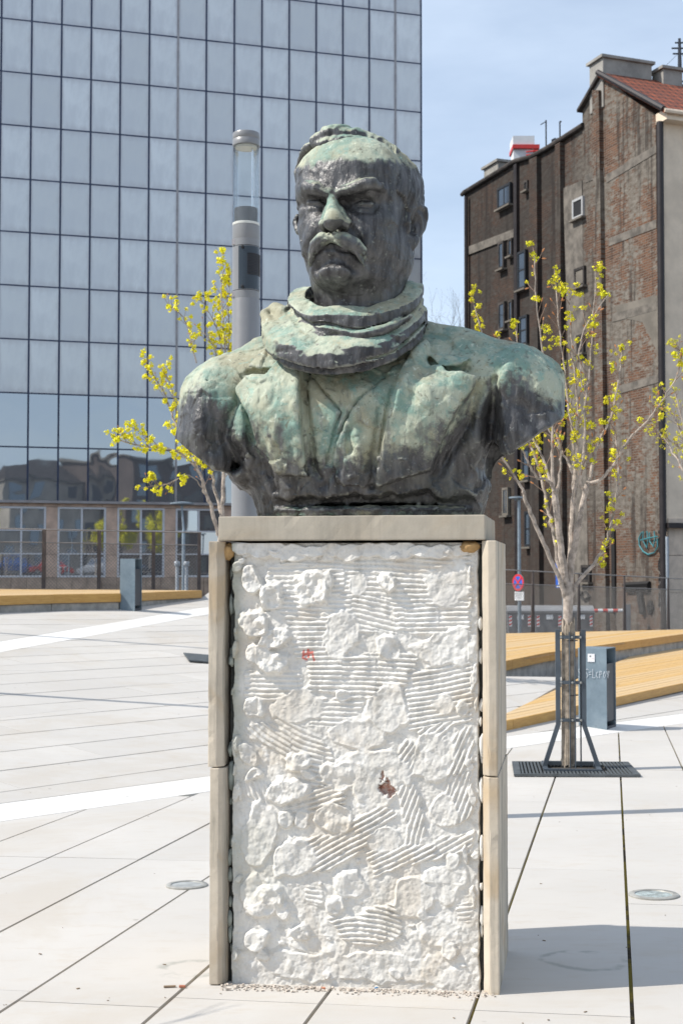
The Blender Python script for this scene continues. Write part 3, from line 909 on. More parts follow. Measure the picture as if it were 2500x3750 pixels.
# ================= head and neck
def sculpt_head():
    g = SDF((-0.36, -0.42, -0.52), (0.36, 0.36, 0.42), 0.0042)
    E = lambda c, r, k=0.03, rot=None: g.put(ell(c, r, rot), k)
    E((-0.010, 0.01, 0.082), (0.236, 0.272, 0.230), 0)                 # skull
    E((-0.008, -0.12, 0.125), (0.212, 0.142, 0.160), 0.06)             # forehead
    E((0, -0.10, -0.07), (0.196, 0.155, 0.190), 0.05)             # face
    E((0, -0.09, -0.165), (0.170, 0.155, 0.122), 0.05)            # jaw
    for s in (-1, 1):
        E((s * 0.155, 0.0, -0.15), (0.060, 0.10, 0.10), 0.05)     # jaw corner
        E((s * 0.120, -0.165, -0.060), (0.066, 0.062, 0.050), 0.04)   # cheekbone
        E((s * 0.10, -0.180, -0.13), (0.062, 0.056, 0.076), 0.05)   # cheek
    E((0, -0.215, -0.175), (0.095, 0.058, 0.090), 0.05)           # mouth barrel
    E((0, -0.10, -0.255), (0.150, 0.140, 0.070), 0.05)            # double chin
    g.put(chain([(0, -0.01, -0.12), (0.0, 0.0, -0.30), (0.0, 0.02, -0.50)], [0.185, 0.178, 0.185]), 0.05)  # neck
    # chin
    E(hp(1230, 990, -0.222), (0.098, 0.066, 0.062), 0.04)
    E(hp(1218, 930, -0.225), (0.085, 0.048, 0.050), 0.03)
    E(hp(1200, 985, -0.268), (0.036, 0.026, 0.030), 0.025)
    E(hp(1254, 985, -0.268), (0.036, 0.026, 0.030), 0.025)
    # brow ridge bone and sockets
    g.put(chain([hp(1112, 712, -0.17), hp(1150, 700, -0.225), hp(1195, 706, -0.245)], [0.030, 0.036, 0.032]), 0.035)
    g.put(chain([hp(1240, 706, -0.245), hp(1310, 690, -0.235), hp(1395, 700, -0.165)], [0.032, 0.040, 0.032]), 0.035)
    E(hp(1218, 690, -0.235), (0.034, 0.032, 0.050), 0.03)          # glabella
    for px, w in ((1150, 0.056), (1334, 0.064)):
        g.sub(ell(hp(px, 744, -0.256), (w, 0.054, 0.034)), 0.018)
    g.sub(ell(hp(1188, 738, -0.27), (0.030, 0.045, 0.032)), 0.02)
    g.sub(ell(hp(1262, 738, -0.27), (0.034, 0.045, 0.032)), 0.02)
    # eyes: ball, heavy upper lid, lower lid bag
    for px, py, sgn in ((1150, 752, -1), (1336, 756, 1)):
        E(hp(px, py, -0.182), (0.047, 0.040, 0.028), 0.006)
        w = 42 if sgn < 0 else 50
        yo = -0.180 if sgn > 0 else -0.172
        g.put(chain([hp(px - w, py + 4, yo if sgn < 0 else -0.212), hp(px - w * 0.35, py - 9, -0.224), hp(px + w * 0.4, py - 8, -0.221), hp(px + w, py + 6, -0.208 if sgn < 0 else yo)], 0.0115), 0.006)
        g.put(chain([hp(px - w, py + 8, yo if sgn < 0 else -0.210), hp(px - w * 0.3, py + 13, -0.224), hp(px + w * 0.4, py + 13, -0.220), hp(px + w, py + 9, -0.205 if sgn < 0 else yo)], 0.0105), 0.008)
        g.put(chain([hp(px - w * 0.9, py + 26, -0.195), hp(px, py + 38, -0.212), hp(px + w * 0.9, py + 26, -0.190)], 0.014), 0.025)
    # brows: bushy, jagged ridges
    g.put(chain([hp(1100, 694, -0.175), hp(1124, 684, -0.243), hp(1160, 691, -0.276), hp(1198, 707, -0.278)], [0.014, 0.023, 0.023, 0.017]), 0.014)
    g.put(chain([hp(1243, 704, -0.280), hp(1290, 690, -0.283), hp(1340, 675, -0.273), hp(1362, 670, -0.262), hp(1404, 694, -0.195)], [0.017, 0.024, 0.025, 0.023, 0.013]), 0.014)
    rr = random.Random(3)
    for a, b in (((1104, 690, -0.20), (1195, 705, -0.283)), ((1248, 700, -0.287), (1398, 676, -0.215))):
        for i in range(9):
            u = (i + 0.5) / 9
            px = a[0] + (b[0] - a[0]) * u; y = a[2] + (b[2] - a[2]) * u
            py = (a[1] + (b[1] - a[1]) * u) - (14 * math.sin(u * 3.14) if b[0] > 1200 else 9 * math.sin(u * 3.14)) + rr.uniform(-4, 4)
            g.put(chain([hp(px - 8, py + 12, y + 0.004), hp(px + 8, py - 4, y - 0.006)], [0.007, 0.009]), 0.006)
    # frown: two deep furrows by the glabella ridge
    g.put(chain([hp(1220, 648, -0.252), hp(1219, 690, -0.272), hp(1218, 722, -0.268)], [0.012, 0.017, 0.016]), 0.012)
    E(hp(1180, 655, -0.225), (0.035, 0.028, 0.030), 0.03)
    E(hp(1265, 648, -0.225), (0.040, 0.028, 0.030), 0.03)
    # nose
    g.put(chain([hp(1218, 722, -0.255), hp(1217, 762, -0.290), hp(1220, 800, -0.325)], [0.020, 0.024, 0.032]), 0.016)
    E(hp(1221, 812, -0.325), (0.037, 0.040, 0.034), 0.014)
    g.put(chain([hp(1200, 770, -0.262), hp(1190, 815, -0.272)], [0.018, 0.02]), 0.02)
    g.put(chain([hp(1243, 770, -0.262), hp(1255, 810, -0.272)], [0.022, 0.024]), 0.02)
    E(hp(1189, 827, -0.280), (0.020, 0.034, 0.024), 0.010)
    E(hp(1263, 822, -0.278), (0.026, 0.036, 0.025), 0.010)
    g.sub(ell(hp(1200, 842, -0.303), (0.011, 0.024, 0.010)), 0.006)
    g.sub(ell(hp(1247, 842, -0.303), (0.015, 0.024, 0.011)), 0.006)
    # nasolabial folds
    g.put(chain([hp(1280, 812, -0.232), hp(1322, 868, -0.225), hp(1352, 925, -0.205)], [0.020, 0.026, 0.020]), 0.03)
    g.put(chain([hp(1170, 815, -0.240), hp(1142, 868, -0.232), hp(1128, 925, -0.205)], [0.018, 0.022, 0.016]), 0.03)
    g.sub(chain([hp(1284, 832, -0.268), hp(1318, 884, -0.256)], 0.009), 0.02)
    g.sub(chain([hp(1172, 834, -0.275), hp(1148, 884, -0.262)], 0.008), 0.02)
    # mouth and lips
    g.sub(chain([hp(1160, 926, -0.268), hp(1210, 912, -0.292), hp(1290, 926, -0.258)], 0.005), 0.010)
    g.put(chain([hp(1172, 912, -0.262), hp(1210, 900, -0.280), hp(1275, 912, -0.252)], [0.010, 0.015, 0.010]), 0.012)
    g.put(chain([hp(1172, 930, -0.258), hp(1196, 927, -0.275), hp(1226, 926, -0.276), hp(1275, 932, -0.248)], [0.009, 0.016, 0.016, 0.009]), 0.010)
    g.sub(chain([hp(1160, 988, -0.262), hp(1190, 962, -0.285), hp(1222, 952, -0.292), hp(1260, 962, -0.282), hp(1305, 990, -0.25)], 0.008), 0.035)
    # temples hollow
    for s in (-1, 1): g.sub(ell((s * 0.245, -0.14, 0.09), (0.045, 0.07, 0.08)), 0.04)
    # ears (the two are alike, mirrored)
    rim = [hp(1487, 800, -0.045), hp(1497, 765, -0.030), hp(1530, 750, 0.010), hp(1551, 768, 0.045), hp(1556, 800, 0.055), hp(1547, 838, 0.045), hp(1526, 872, 0.020), hp(1505, 900, -0.005), hp(1490, 900, -0.020)]
    body = [hp(1512, 790, 0.03), hp(1515, 830, 0.02), hp(1500, 880, 0.0)]
    for s in (1, -1):
        mir = lambda pts: [(p[0] if s > 0 else -p[0] * 0.97, p[1], p[2]) for p in pts]
        g.put(chain(mir(body), [0.040, 0.036, 0.026]), 0.02)
        g.sub(ell(mir([hp(1520, 820, -0.022)])[0], (0.034, 0.046, 0.054), (0, 0, -0.5 * s)), 0.008)
        g.put(chain(mir(rim), [0.012, 0.014, 0.015, 0.015, 0.014, 0.013, 0.013, 0.017, 0.014]), 0.008)
        g.put(chain(mir([hp(1513, 792, 0.012), hp(1530, 812, 0.030), hp(1522, 850, 0.015)]), [0.009, 0.011, 0.010]), 0.008)
        g.put(chain(mir([hp(1487, 815, -0.045), hp(1490, 842, -0.040)]), [0.014, 0.013]), 0.012)
    g.put(chain([hp(1090, 792, 0.03), hp(1084, 815, 0.035), hp(1094, 850, 0.01)], [0.013, 0.016, 0.012]), 0.01)   # far ear
    V, F = g.net()
    return V, F

def hair_field():
    """close-cropped side hair, cap and the quiff over the brow"""
    g = SDF((-0.36, -0.36, -0.26), (0.36, 0.36, 0.44), 0.0042)
    g.put(ell((-0.006, 0.020, 0.084), (0.250, 0.276, 0.240)), 0)
    # keep only what grows behind the hairline
    def line(X, Y, Z):
        ax = np.abs(X)
        front = np.where(Z > 0.20, -0.115 - 0.30 * (Z - 0.20), -0.115 + 0.40 * np.clip(0.12 - Z, 0, 1))
        front = front - 0.030 * smooth01(X, 0.05, 0.14) * smooth01(Z, 0.02, 0.10)
        wob = 0.014 * np.sin(Z * 55 + 1) + 0.009 * np.sin(Z * 130 + 2) + 0.008 * np.sin(X * 50 + 1.3)
        return front + wob - Y
    g.keep(line, 0.006)
    g.keep(lambda X, Y, Z: -(Z + 0.075 + 0.25 * np.clip(Y, -1, 1)), 0.02)
    q = chain
    # quiff, flat and ragged, its left end standing off the brow
    g.put(q([hp(1160, 516, -0.160), hp(1196, 497, -0.165), hp(1240, 490, -0.155), hp(1300, 500, -0.125), hp(1352, 514, -0.09)], [0.024, 0.034, 0.036, 0.030, 0.026]), 0.02)
    g.put(q([hp(1156, 530, -0.165), hp(1188, 526, -0.182), hp(1226, 521, -0.184), hp(1266, 515, -0.172), hp(1320, 516, -0.14)], [0.016, 0.025, 0.024, 0.018, 0.012]), 0.010)
    g.put(q([hp(1150, 512, -0.155), hp(1162, 522, -0.165)], [0.010, 0.014]), 0.010)
    g.put(q([hp(1205, 506, -0.15), hp(1270, 506, -0.06), hp(1330, 524, 0.05)], [0.02, 0.04, 0.05]), 0.03)
    g.put(q([hp(1350, 516, -0.09), hp(1398, 522, -0.08), hp(1440, 552, -0.05)], [0.020, 0.020, 0.022]), 0.02)
    # forelock at the temple, sideburn
    g.put(q([hp(1402, 540, -0.105), hp(1424, 585, -0.115), hp(1440, 635, -0.115)], [0.012, 0.016, 0.013]), 0.012)
    g.put(q([hp(1442, 640, -0.105), hp(1458, 700, -0.085), hp(1466, 750, -0.065), hp(1472, 790, -0.050)], [0.016, 0.020, 0.019, 0.009]), 0.012)
    g.put(q([hp(1484, 640, -0.05), hp(1495, 700, -0.04), hp(1493, 750, -0.03)], [0.016, 0.019, 0.014]), 0.012)
    g.put(q([hp(1135, 535, -0.11), hp(1106, 566, -0.07), hp(1090, 612, -0.05), hp(1088, 662, -0.05), hp(1100, 718, -0.07)], [0.016, 0.015, 0.014, 0.014, 0.008]), 0.02)
    return g.net()

def strands(V, N):
    """grooves combed down and back, locks of uneven size"""
    a = np.arctan2(V[:, 0], V[:, 1] - 0.02)
    sweep = a + 0.9 * np.sign(V[:, 0]) * V[:, 2] + 0.10 * fbm(V, 7.0, 2)
    z = V[:, 2]
    top = smooth01(z, 0.20, 0.29)
    w_side = vnoise(np.stack([sweep * 15, z * 9, 0 * z], 1), 1.0) * 0.7 + vnoise(np.stack([sweep * 34, z * 14, 0 * z + 9], 1), 1.0) * 0.6
    t = V[:, 1] * 0.7 + V[:, 0] * 0.5
    w_top = vnoise(np.stack([(V[:, 0] - V[:, 1] * 0.6) * 34, t * 12, 0 * z + 4], 1), 1.0) * 0.8 + vnoise(np.stack([(V[:, 0] - V[:, 1] * 0.6) * 80, t * 24, 0 * z + 4], 1), 1.0) * 0.5
    w = w_side * (1 - top) + w_top * top
    return V + N * (0.0105 * w + 0.004 * fbm(V, 24.0, 2))[:, None]

def head_patina(W, N):
    """W in bust frame, N normals in bust frame"""
    top = BUST_TOPZ
    up = smooth01(N[:, 2], 0.15, 0.75) * smooth01(W[:, 2], top - 0.30, top - 0.10)
    return up

HV, HF = sculpt_head()
HN = normals(HV, HF)
HV = HV + HN * (0.0022 * fbm(HV, 30.0, 2) + 0.0025 * fbm(HV, 12.0, 2))[:, None]
HN = normals(HV, HF)
HV = facets(HV, HN, 420, 0.030, 7, smooth01(HV[:, 1], -0.30, -0.22)); HN = normals(HV, HF)
# patina on the bald brow, the nose ridge and a few runs
hz = HV[:, 2]; hx = HV[:, 0]; hy = HV[:, 1]
edge = hp(1220, 600, -0.22)[2] + 0.030 * fbm(HV * (1, 1, 0.25), 11.0, 3) + 0.10 * np.clip(hx - 0.05, 0, 1)
pa = smooth01(hz, edge - 0.04, edge + 0.045) * 1.15
nz0, nz1 = hp(1220, 848, -0.32)[2], hp(1220, 715, -0.26)[2]
pa = np.maximum(pa, 0.68 * smooth01(-hy, 0.245, 0.285) * smooth01(hz, nz0 - 0.01, nz0 + 0.02) * (1 - smooth01(hz, nz1 - 0.01, nz1 + 0.05)) * smooth01(HN[:, 2], -0.35, 0.1))
pa = np.maximum(pa, 0.55 * smooth01(-hy, 0.235, 0.262) * smooth01(HN[:, 2], 0.25, 0.7) * smooth01(hz, hp(1220, 705, -.26)[2], hp(1220, 690, -.26)[2]))
run = smooth01(vnoise(HV * (60, 60, 4), 1.0), 0.45, 0.9)
pa = np.maximum(pa, 0.30 * run * smooth01(HN[:, 2], -0.2, 0.3))
cv = cavity(HV, HF, HN) / 0.004
link('head', sculpt_mesh('head', head_to_bust(HV), HF, {'patina': pa, 'cavity': cv}, MAT_BRONZE), None, bust)

RV, RF = hair_field()
RN = normals(RV, RF)
RV = strands(RV, RN); RN = normals(RV, RF)
pa = smooth01(RN[:, 2], 0.05, 0.65) * smooth01(RV[:, 2], 0.14, 0.25) * 0.85 + 0.16
link('hair', sculpt_mesh('hair', head_to_bust(RV), RF, {'patina': pa, 'cavity': cavity(RV, RF, RN, 4) / 0.005}, MAT_BRONZE), None, bust)

def moustache():
    g = SDF((-0.20, -0.40, -0.30), (0.20, -0.16, -0.05), 0.003)
    R = [hp(1216, 872, -0.303), hp(1256, 876, -0.303), hp(1296, 897, -0.289), hp(1322, 918, -0.264), hp(1332, 944, -0.243)]
    Lm = [hp(1206, 872, -0.303), hp(1180, 876, -0.302), hp(1158, 898, -0.285), hp(1147, 925, -0.265), hp(1144, 947, -0.252)]
    g.put(chain(R, [0.017, 0.028, 0.029, 0.022, 0.008]), 0)
    g.put(chain(Lm, [0.017, 0.027, 0.026, 0.019, 0.008]), 0.003)
    rr = random.Random(8)
    for pts, s in ((R, 1), (Lm, -1)):
        P = [Vector(p) for p in pts]
        for i in range(44):
            u = rr.uniform(0.0, 2.9); k = int(u); f = u - k
            a = P[k].lerp(P[k + 1], f)
            off = Vector((rr.uniform(-0.004, 0.004), -rr.uniform(0.006, 0.020), rr.uniform(-0.018, 0.018)))
            a = a + off
            dirv = (P[min(k + 2, 4)] - P[k]).normalized()
            b = a + dirv * rr.uniform(0.03, 0.055) + Vector((0, 0.012, -rr.uniform(0.006, 0.018)))
            g.put(chain([a, (a + b) / 2 + Vector((0, -0.004, 0.004)), b], [0.006, 0.0075, 0.003]), 0.002)
    V, F = g.net(); N = normals(V, F)
    pa = 0.34 + 0.26 * smooth01(N[:, 2], -0.2, 0.5)
    link('moustache', sculpt_mesh('moustache', head_to_bust(V), F, {'patina': pa, 'cavity': cavity(V, F, N, 4) / 0.003}, MAT_BRONZE), None, bust)
moustache()

# ================= scarf
def ring(side_l, side_r, front, back_dz, hw, hh, wob=0.0, seed=0.0, top_slope=0.0):
    """rolled cloth ring: passes the three points, hw radial and hh vertical half sizes"""
    cx = (side_l[0] + side_r[0]) / 2; rx = (side_r[0] - side_l[0]) / 2
    cy = (side_l[1] + side_r[1]) / 2; ry = cy - front[1]
    zs = (side_l[2] + side_r[2]) / 2; roll = (side_r[2] - side_l[2]) / (side_r[0] - side_l[0])
    sl = (zs - front[2]) / ry
    lo = (cx - rx - hw, cy - ry - hw, min(front[2], zs) - hh - 0.05); hi = (cx + rx + hw, cy + ry + hw, zs + back_dz + hh + 0.1)
    def fn(X, Y, Z):
        x, y = X - cx, Y - cy
        r = np.sqrt((x / rx) ** 2 + (y / ry) ** 2) + 1e-6
        q = (r - 1) * np.sqrt(x * x + y * y) / r
        ph = np.arctan2(y, x)
        zc = zs + roll * x + np.where(y < 0, sl * y, back_dz * y / ry)
        if wob: zc = zc + wob * np.sin(ph * 3 + seed) + wob * 0.6 * np.sin(ph * 7 + seed * 2)
        dz = Z - zc + top_slope * q
        a = np.abs(q) - hw + 0.006; b = np.abs(dz) - hh + 0.006
        return np.sqrt(np.maximum(a, 0) ** 2 + np.maximum(b, 0) ** 2) + np.minimum(np.maximum(a, b), 0) - 0.006
    return lo, hi, fn

def sculpt_scarf():
    g = SDF((-0.46, -0.50, 0.42), (0.36, 0.36, 1.02), 0.0055)
    # upper roll, closest to the neck
    g.put(ring(bp(1090, 1098, -0.10), bp(1516, 1082, -0.10), bp(1290, 1178, -0.325), 0.06, 0.036, 0.040, 0.006, 0.4, 0.15), 0)
    # fill below it
    g.put(ring(bp(1095, 1130, -0.10), bp(1508, 1118, -0.10), bp(1290, 1212, -0.315), 0.04, 0.034, 0.045, 0.004, 1.4, 0.1), 0.008)
    # lower wide roll, standing off at the statue's right shoulder
    g.put(ring(bp(1008, 1172, -0.11), bp(1518, 1145, -0.10), bp(1272, 1272, -0.365), 0.02, 0.050, 0.034, 0.006, 2.2, 0.35), 0.006)
    g.put(chain([bp(968, 1150, -0.12), bp(1008, 1136, -0.08), bp(1040, 1160, -0.12)], [0.012, 0.034, 0.042]), 0.012)
    g.put(chain([bp(968, 1152, -0.12), bp(1010, 1215, -0.22), bp(1060, 1262, -0.30)], [0.010, 0.016, 0.018]), 0.02)
    # lowest fold in the shade
    g.put(ring(bp(1050, 1222, -0.13), bp(1508, 1200, -0.12), bp(1275, 1318, -0.350), 0.0, 0.036, 0.030, 0.005, 3.0, 0.2), 0.006)
    g.put(ring(bp(1030, 1190, -0.13), bp(1510, 1165, -0.12), bp(1275, 1290, -0.335), 0.0, 0.05, 0.05, 0.0, 0.0, 0.1), 0.004)
    # creases round the rolls
    g.sub(ring(bp(1058, 1112, -0.10), bp(1546, 1096, -0.10), bp(1290, 1206, -0.358), 0.05, 0.012, 0.005, 0.010, 1.0), 0.010)
    g.sub(ring(bp(1010, 1205, -0.13), bp(1546, 1182, -0.12), bp(1275, 1318, -0.392), 0.0, 0.012, 0.005, 0.010, 2.0), 0.010)
    for a in ([bp(1085, 1150, -0.24), bp(1150, 1205, -0.345), bp(1290, 1232, -0.375), bp(1420, 1205, -0.345), bp(1515, 1140, -0.22)],):
        g.sub(chain(a, 0.010), 0.01)
    g.put(chain([bp(1250, 1228, -0.345), bp(1330, 1226, -0.350), bp(1420, 1200, -0.330), bp(1500, 1160, -0.25)], [0.006, 0.018, 0.018, 0.010]), 0.008)
    g.sub(chain([bp(1060, 1120, -0.15), bp(1090, 1185, -0.30), bp(1180, 1245, -0.40)], 0.012), 0.015)
    return g.net()
V, F = sculpt_scarf(); N = normals(V, F)
V = V + N * (0.005 * fbm(V, 16.0, 3) + 0.002 * vnoise(V * (6, 6, 60), 1.0))[:, None]; N = normals(V, F)
V = facets(V, N, 160, 0.030, 5); N = normals(V, F)
pa = 0.95 * smooth01(N[:, 2] + 0.10 * fbm(V, 8.0), 0.05, 0.5)
pa = np.maximum(pa, 0.8 * smooth01(-V[:, 0], 0.26, 0.33) * smooth01(N[:, 2], -0.5, 0.0))
link('scarf', sculpt_mesh('scarf', V, F, {'patina': pa, 'cavity': cavity(V, F, N) / 0.006}, MAT_BRONZE), None, bust)

# ================= coat and chest
def sculpt_coat():
    h = 0.0054
    g = SDF((-0.82, -0.42, -0.02), (0.86, 0.36, 0.90), h)
    # arms first, so that the cut under them does not reach the trunk
    for s, x0, zsh in ((-1, 0.575, 0.500), (1, 0.590, 0.520)):
        g.put(chain([(s * 0.10, 0.0, 0.66), (s * 0.40, 0.0, 0.575), (s * x0, -0.02, zsh - 0.03)], [0.16, 0.165, 0.175]), 0.05)
        g.put(chain([(s * x0, -0.03, zsh - 0.04), (s * (x0 + 0.01), -0.05, 0.30)], [0.182, 0.190]), 0.05)
    nrm = np.array([0.545, -0.838])
    for s, px, pz in ((-1, 0.745, 0.325), (1, 0.778, 0.388)):
        g.keep(lambda X, Y, Z: np.where(s * X > 0, (s * X - px) * nrm[0] + (Z - pz) * nrm[1] + 0.10 * (Y + 0.05), -1.0), 0.005)
    g.put(ell((0.01, 0.0, 0.25), (0.500, 0.275, 0.52)), 0.03)
    g.put(ell((-0.47, 0.0, 0.22), (0.09, 0.17, 0.12)), 0.04)
    g.put(ell((0.01, -0.05, 0.40), (0.42, 0.245, 0.26)), 0.06)      # chest
    g.put(ell((-0.27, -0.10, 0.40), (0.22, 0.175, 0.22)), 0.06)
    g.put(ell((0.29, -0.10, 0.42), (0.22, 0.175, 0.22)), 0.06)
    g.put(chain([(0, 0.0, 0.55), (0, 0.02, 0.86)], [0.26, 0.17]), 0.08)   # collar of the coat
    g.keep(lambda X, Y, Z: -Z + 0 * X, 0.0)
    g.keep(lambda X, Y, Z: Z - 0.80 + 0 * X + 1.1 * np.clip(-Y, 0, 1), 0.02)
    base = g.d.copy()
    X, Y, Z = g.ax[0][:, None, None], g.ax[1][None, :, None], g.ax[2][None, None, :]
    x2, z2 = g.ax[0][:, None], g.ax[2][None, :]
    front = (Y < 0.02)
    yf = -0.29
    def sheet(pts, t, soft=0.012, k=0.006, bev=0.6):
        pts = [bp(a, b, yf) for a, b in pts]
        p2 = poly_sd([(p[0], p[2]) for p in pts], x2, z2)[:, None, :]
        e = np.maximum(p2, base - (t + np.clip(-p2 * bev * 0.12, 0, 0.008)))
        e = np.where(front, e, 1.0)
        tt = np.clip(0.5 + 0.5 * (g.d - e) / k, 0, 1)
        g.d = (g.d * (1 - tt) + e * tt - k * tt * (1 - tt)).astype(np.float32)
    def cut(pts, r, k=0.012):
        g.sub(chain(pts, r), k)
    # neck opening, shirt lies deep
    def carve(pts, depth):
        pts = [bp(a, b, yf) for a, b in pts]
        p2 = poly_sd([(p[0], p[2]) for p in pts], x2, z2)[:, None, :]
        e = np.where(front, np.maximum(p2, -(base + depth)), 1.0)     # shell of that depth inside the polygon
        g.d = np.maximum(g.d, np.where(front & (p2 < 0), -(base + depth), -1.0)).astype(np.float32)
    carve([(1085, 1290), (1105, 1420), (1160, 1560), (1225, 1660), (1290, 1560), (1370, 1430), (1480, 1300)], 0.034)
    # waistcoat
    sheet([(1105, 1330), (1125, 1440), (1150, 1560), (1160, 1690), (1190, 1690), (1220, 1580), (1248, 1508), (1180, 1430), (1118, 1355)], 0.006, k=0.003)
    sheet([(1480, 1290), (1400, 1375), (1310, 1470), (1265, 1545), (1232, 1620), (1215, 1700), (1225, 1770), (1390, 1790), (1440, 1500)], 0.014, k=0.003)
    # coat front and lapels
    sheet([(1092, 1322), (1096, 1500), (1108, 1650), (1128, 1745), (1010, 1730), (930, 1625), (905, 1555), (872, 1475), (846, 1424), (892, 1376), (970, 1362), (1010, 1300)], 0.056, k=0.002)
    sheet([(985, 1222), (1094, 1318), (1010, 1342), (892, 1334), (925, 1270)], 0.040, k=0.002)
    sheet([(1500, 1272), (1532, 1250), (1560, 1300), (1622, 1340), (1749, 1382), (1733, 1432), (1682, 1494), (1648, 1556), (1614, 1628), (1575, 1720), (1374, 1782), (1393, 1657), (1412, 1556), (1446, 1408)], 0.058, k=0.002)
    sheet([(1540, 1225), (1600, 1286), (1722, 1300), (1668, 1345), (1600, 1330), (1530, 1290)], 0.054, k=0.002)
    # folds, rolls and tool marks, as relief on the front
    R2 = np.zeros((len(g.ax[0]), len(g.ax[2])), np.float32)
    def relief(pts, w, hgt):
        pts = [bp(a, b, yf) for a, b in pts]
        w = w if isinstance(w, (list, tuple)) else [w] * len(pts); hgt = hgt if isinstance(hgt, (list, tuple)) else [hgt] * len(pts)
        best = np.full(R2.shape, 1e9, np.float32); amp = np.zeros_like(R2); ww = np.ones_like(R2)
        for i in range(len(pts) - 1):
            ax_, az = pts[i][0], pts[i][2]; ex, ez = pts[i + 1][0] - ax_, pts[i + 1][2] - az
            t = np.clip(((x2 - ax_) * ex + (z2 - az) * ez) / (ex * ex + ez * ez + 1e-9), 0, 1)
            d2 = (x2 - ax_ - ex * t) ** 2 + (z2 - az - ez * t) ** 2
            m = d2 < best
            best = np.where(m, d2, best); amp = np.where(m, hgt[i] + (hgt[i + 1] - hgt[i]) * t, amp); ww = np.where(m, w[i] + (w[i + 1] - w[i]) * t, ww)
        R2[...] += amp * np.exp(-best / (ww * ww))
    relief([(1532, 1262), (1480, 1400), (1442, 1540), (1415, 1660), (1398, 1770)], [0.030, 0.026, 0.020, 0.018, 0.014], [0.026, 0.020, 0.014, 0.012, 0.008])
    relief([(1560, 1275), (1570, 1330), (1520, 1440), (1480, 1560)], [0.022, 0.024, 0.03, 0.03], [-0.022, -0.018, -0.012, -0.004])
    relief([(1088, 1345), (1088, 1480), (1098, 1620)], 0.018, [0.008, 0.014, 0.008])
    relief([(1112, 1330), (1122, 1480), (1135, 1640), (1140, 1720)], 0.013, [-0.010, -0.022, -0.022, -0.012])
    relief([(1806, 1375), (1800, 1480), (1790, 1580), (1790, 1700)], [0.014, 0.026, 0.034, 0.036], [-0.020, -0.055, -0.075, -0.075])
    relief([(1760, 1400), (1700, 1540), (1640, 1640), (1590, 1740)], [0.020, 0.030, 0.024, 0.020], [-0.020, -0.034, -0.030, -0.022])
    relief([(1745, 1470), (1738, 1600), (1720, 1720), (1715, 1830)], 0.026, [0.014, 0.020, 0.022, 0.014])
    relief([(838, 1436), (845, 1462), (812, 1530), (800, 1600), (832, 1690)], [0.010, 0.012, 0.022, 0.030, 0.030], [-0.020, -0.022, -0.034, -0.055, -0.06])
    relief([(862, 1500), (868, 1600), (905, 1720)], 0.022, [0.004, 0.018, 0.016])
    relief([(908, 1600), (890, 1510)], 0.016, [-0.018, -0.014])
    relief([(1278, 1585), (1284, 1645)], 0.018, -0.026)
    relief([(1300, 1600), (1325, 1660), (1320, 1720)], 0.022, 0.014)
    relief([(1138, 1690), (1168, 1745)], 0.012, -0.018)
    relief([(1392, 1500), (1372, 1640), (1356, 1780)], 0.011, [-0.010, -0.018, -0.018])
    relief([(965, 1368), (905, 1350), (885, 1350)], [0.008, 0.014, 0.010], [-0.008, -0.022, -0.012])
    relief([(1640, 1348), (1700, 1336)], 0.014, -0.022)
    relief([(1895, 1262), (1850, 1320), (1825, 1420), (1822, 1520)], [0.034, 0.034, 0.026, 0.02], [0.012, 0.026, 0.020, 0.012])
    relief([(1868, 1285), (1815, 1345), (1806, 1380)], 0.010, [-0.008, -0.018, -0.018])
    relief([(745, 1340), (722, 1450), (725, 1570)], 0.045, [0.01, 0.024, 0.02])
    relief([(760, 1480), (775, 1570), (770, 1640)], 0.022, [-0.012, -0.026, -0.020])
    relief([(1900, 1480), (1960, 1540)], 0.030, -0.016)
    relief([(1250, 1360), (1252, 1500)], 0.006, 0.006)
    relief([(1018, 1720), (1000, 1640), (1020, 1560)], 0.016, [0.012, 0.010, 0.004])
    relief([(950, 1660), (985, 1790)], 0.016, [-0.008, -0.014])
    relief([(1190, 1770), (1240, 1700), (1260, 1620)], 0.014, [-0.012, -0.008, -0.002])
    relief([(1118, 1352), (1180, 1428), (1252, 1510), (1228, 1565), (1192, 1692)], 0.0065, [-0.012, -0.014, -0.014, -0.012, -0.010])
    relief([(1402, 1374), (1312, 1466), (1262, 1548), (1228, 1620), (1210, 1700)], 0.0075, [-0.010, -0.014, -0.014, -0.012, -0.012])
    relief([(1440, 1410), (1408, 1560), (1388, 1657)], 0.008, [-0.012, -0.018, -0.016])
    relief([(1300, 1370), (1290, 1450)], 0.010, 0.006)
    relief([(846, 1424), (872, 1478), (905, 1560), (935, 1630)], 0.010, [-0.016, -0.014, -0.012, -0.006])
    rr = random.Random(21)
    for i in range(260):
        px, py = rr.uniform(650, 2030), rr.uniform(1240, 1850)
        ang = rr.gauss(math.pi / 2, 0.7); ln = rr.uniform(18, 80)
        wdt = rr.uniform(0.004, 0.012); hg = rr.choice((-1, 1)) * rr.uniform(0.002, 0.0065) * (1.5 if py > 1650 else 1.0)
        dx, dy = math.cos(ang) * ln / 2, math.sin(ang) * ln / 2; bend = rr.uniform(-0.25, 0.25) * ln
        relief([(px - dx, py - dy), (px + bend * math.sin(ang), py - bend * math.cos(ang)), (px + dx, py + dy)], wdt, [hg * 0.4, hg, hg * 0.3])
    g.d = (g.d - np.where(Y < 0.05, 1.0, 0.0) * R2[:, None, :]).astype(np.float32)
    # ragged hem over a hollow, then the plinth strip
    ax0 = g.ax[0]
    nn = (fbm(np.stack([ax0, 0 * ax0, 0 * ax0], 1), 11.0, 4) * 0.024).reshape(-1, 1, 1)
    mid = np.clip(1 - np.abs((X - 0.05) / 0.40) ** 4, 0, 1)
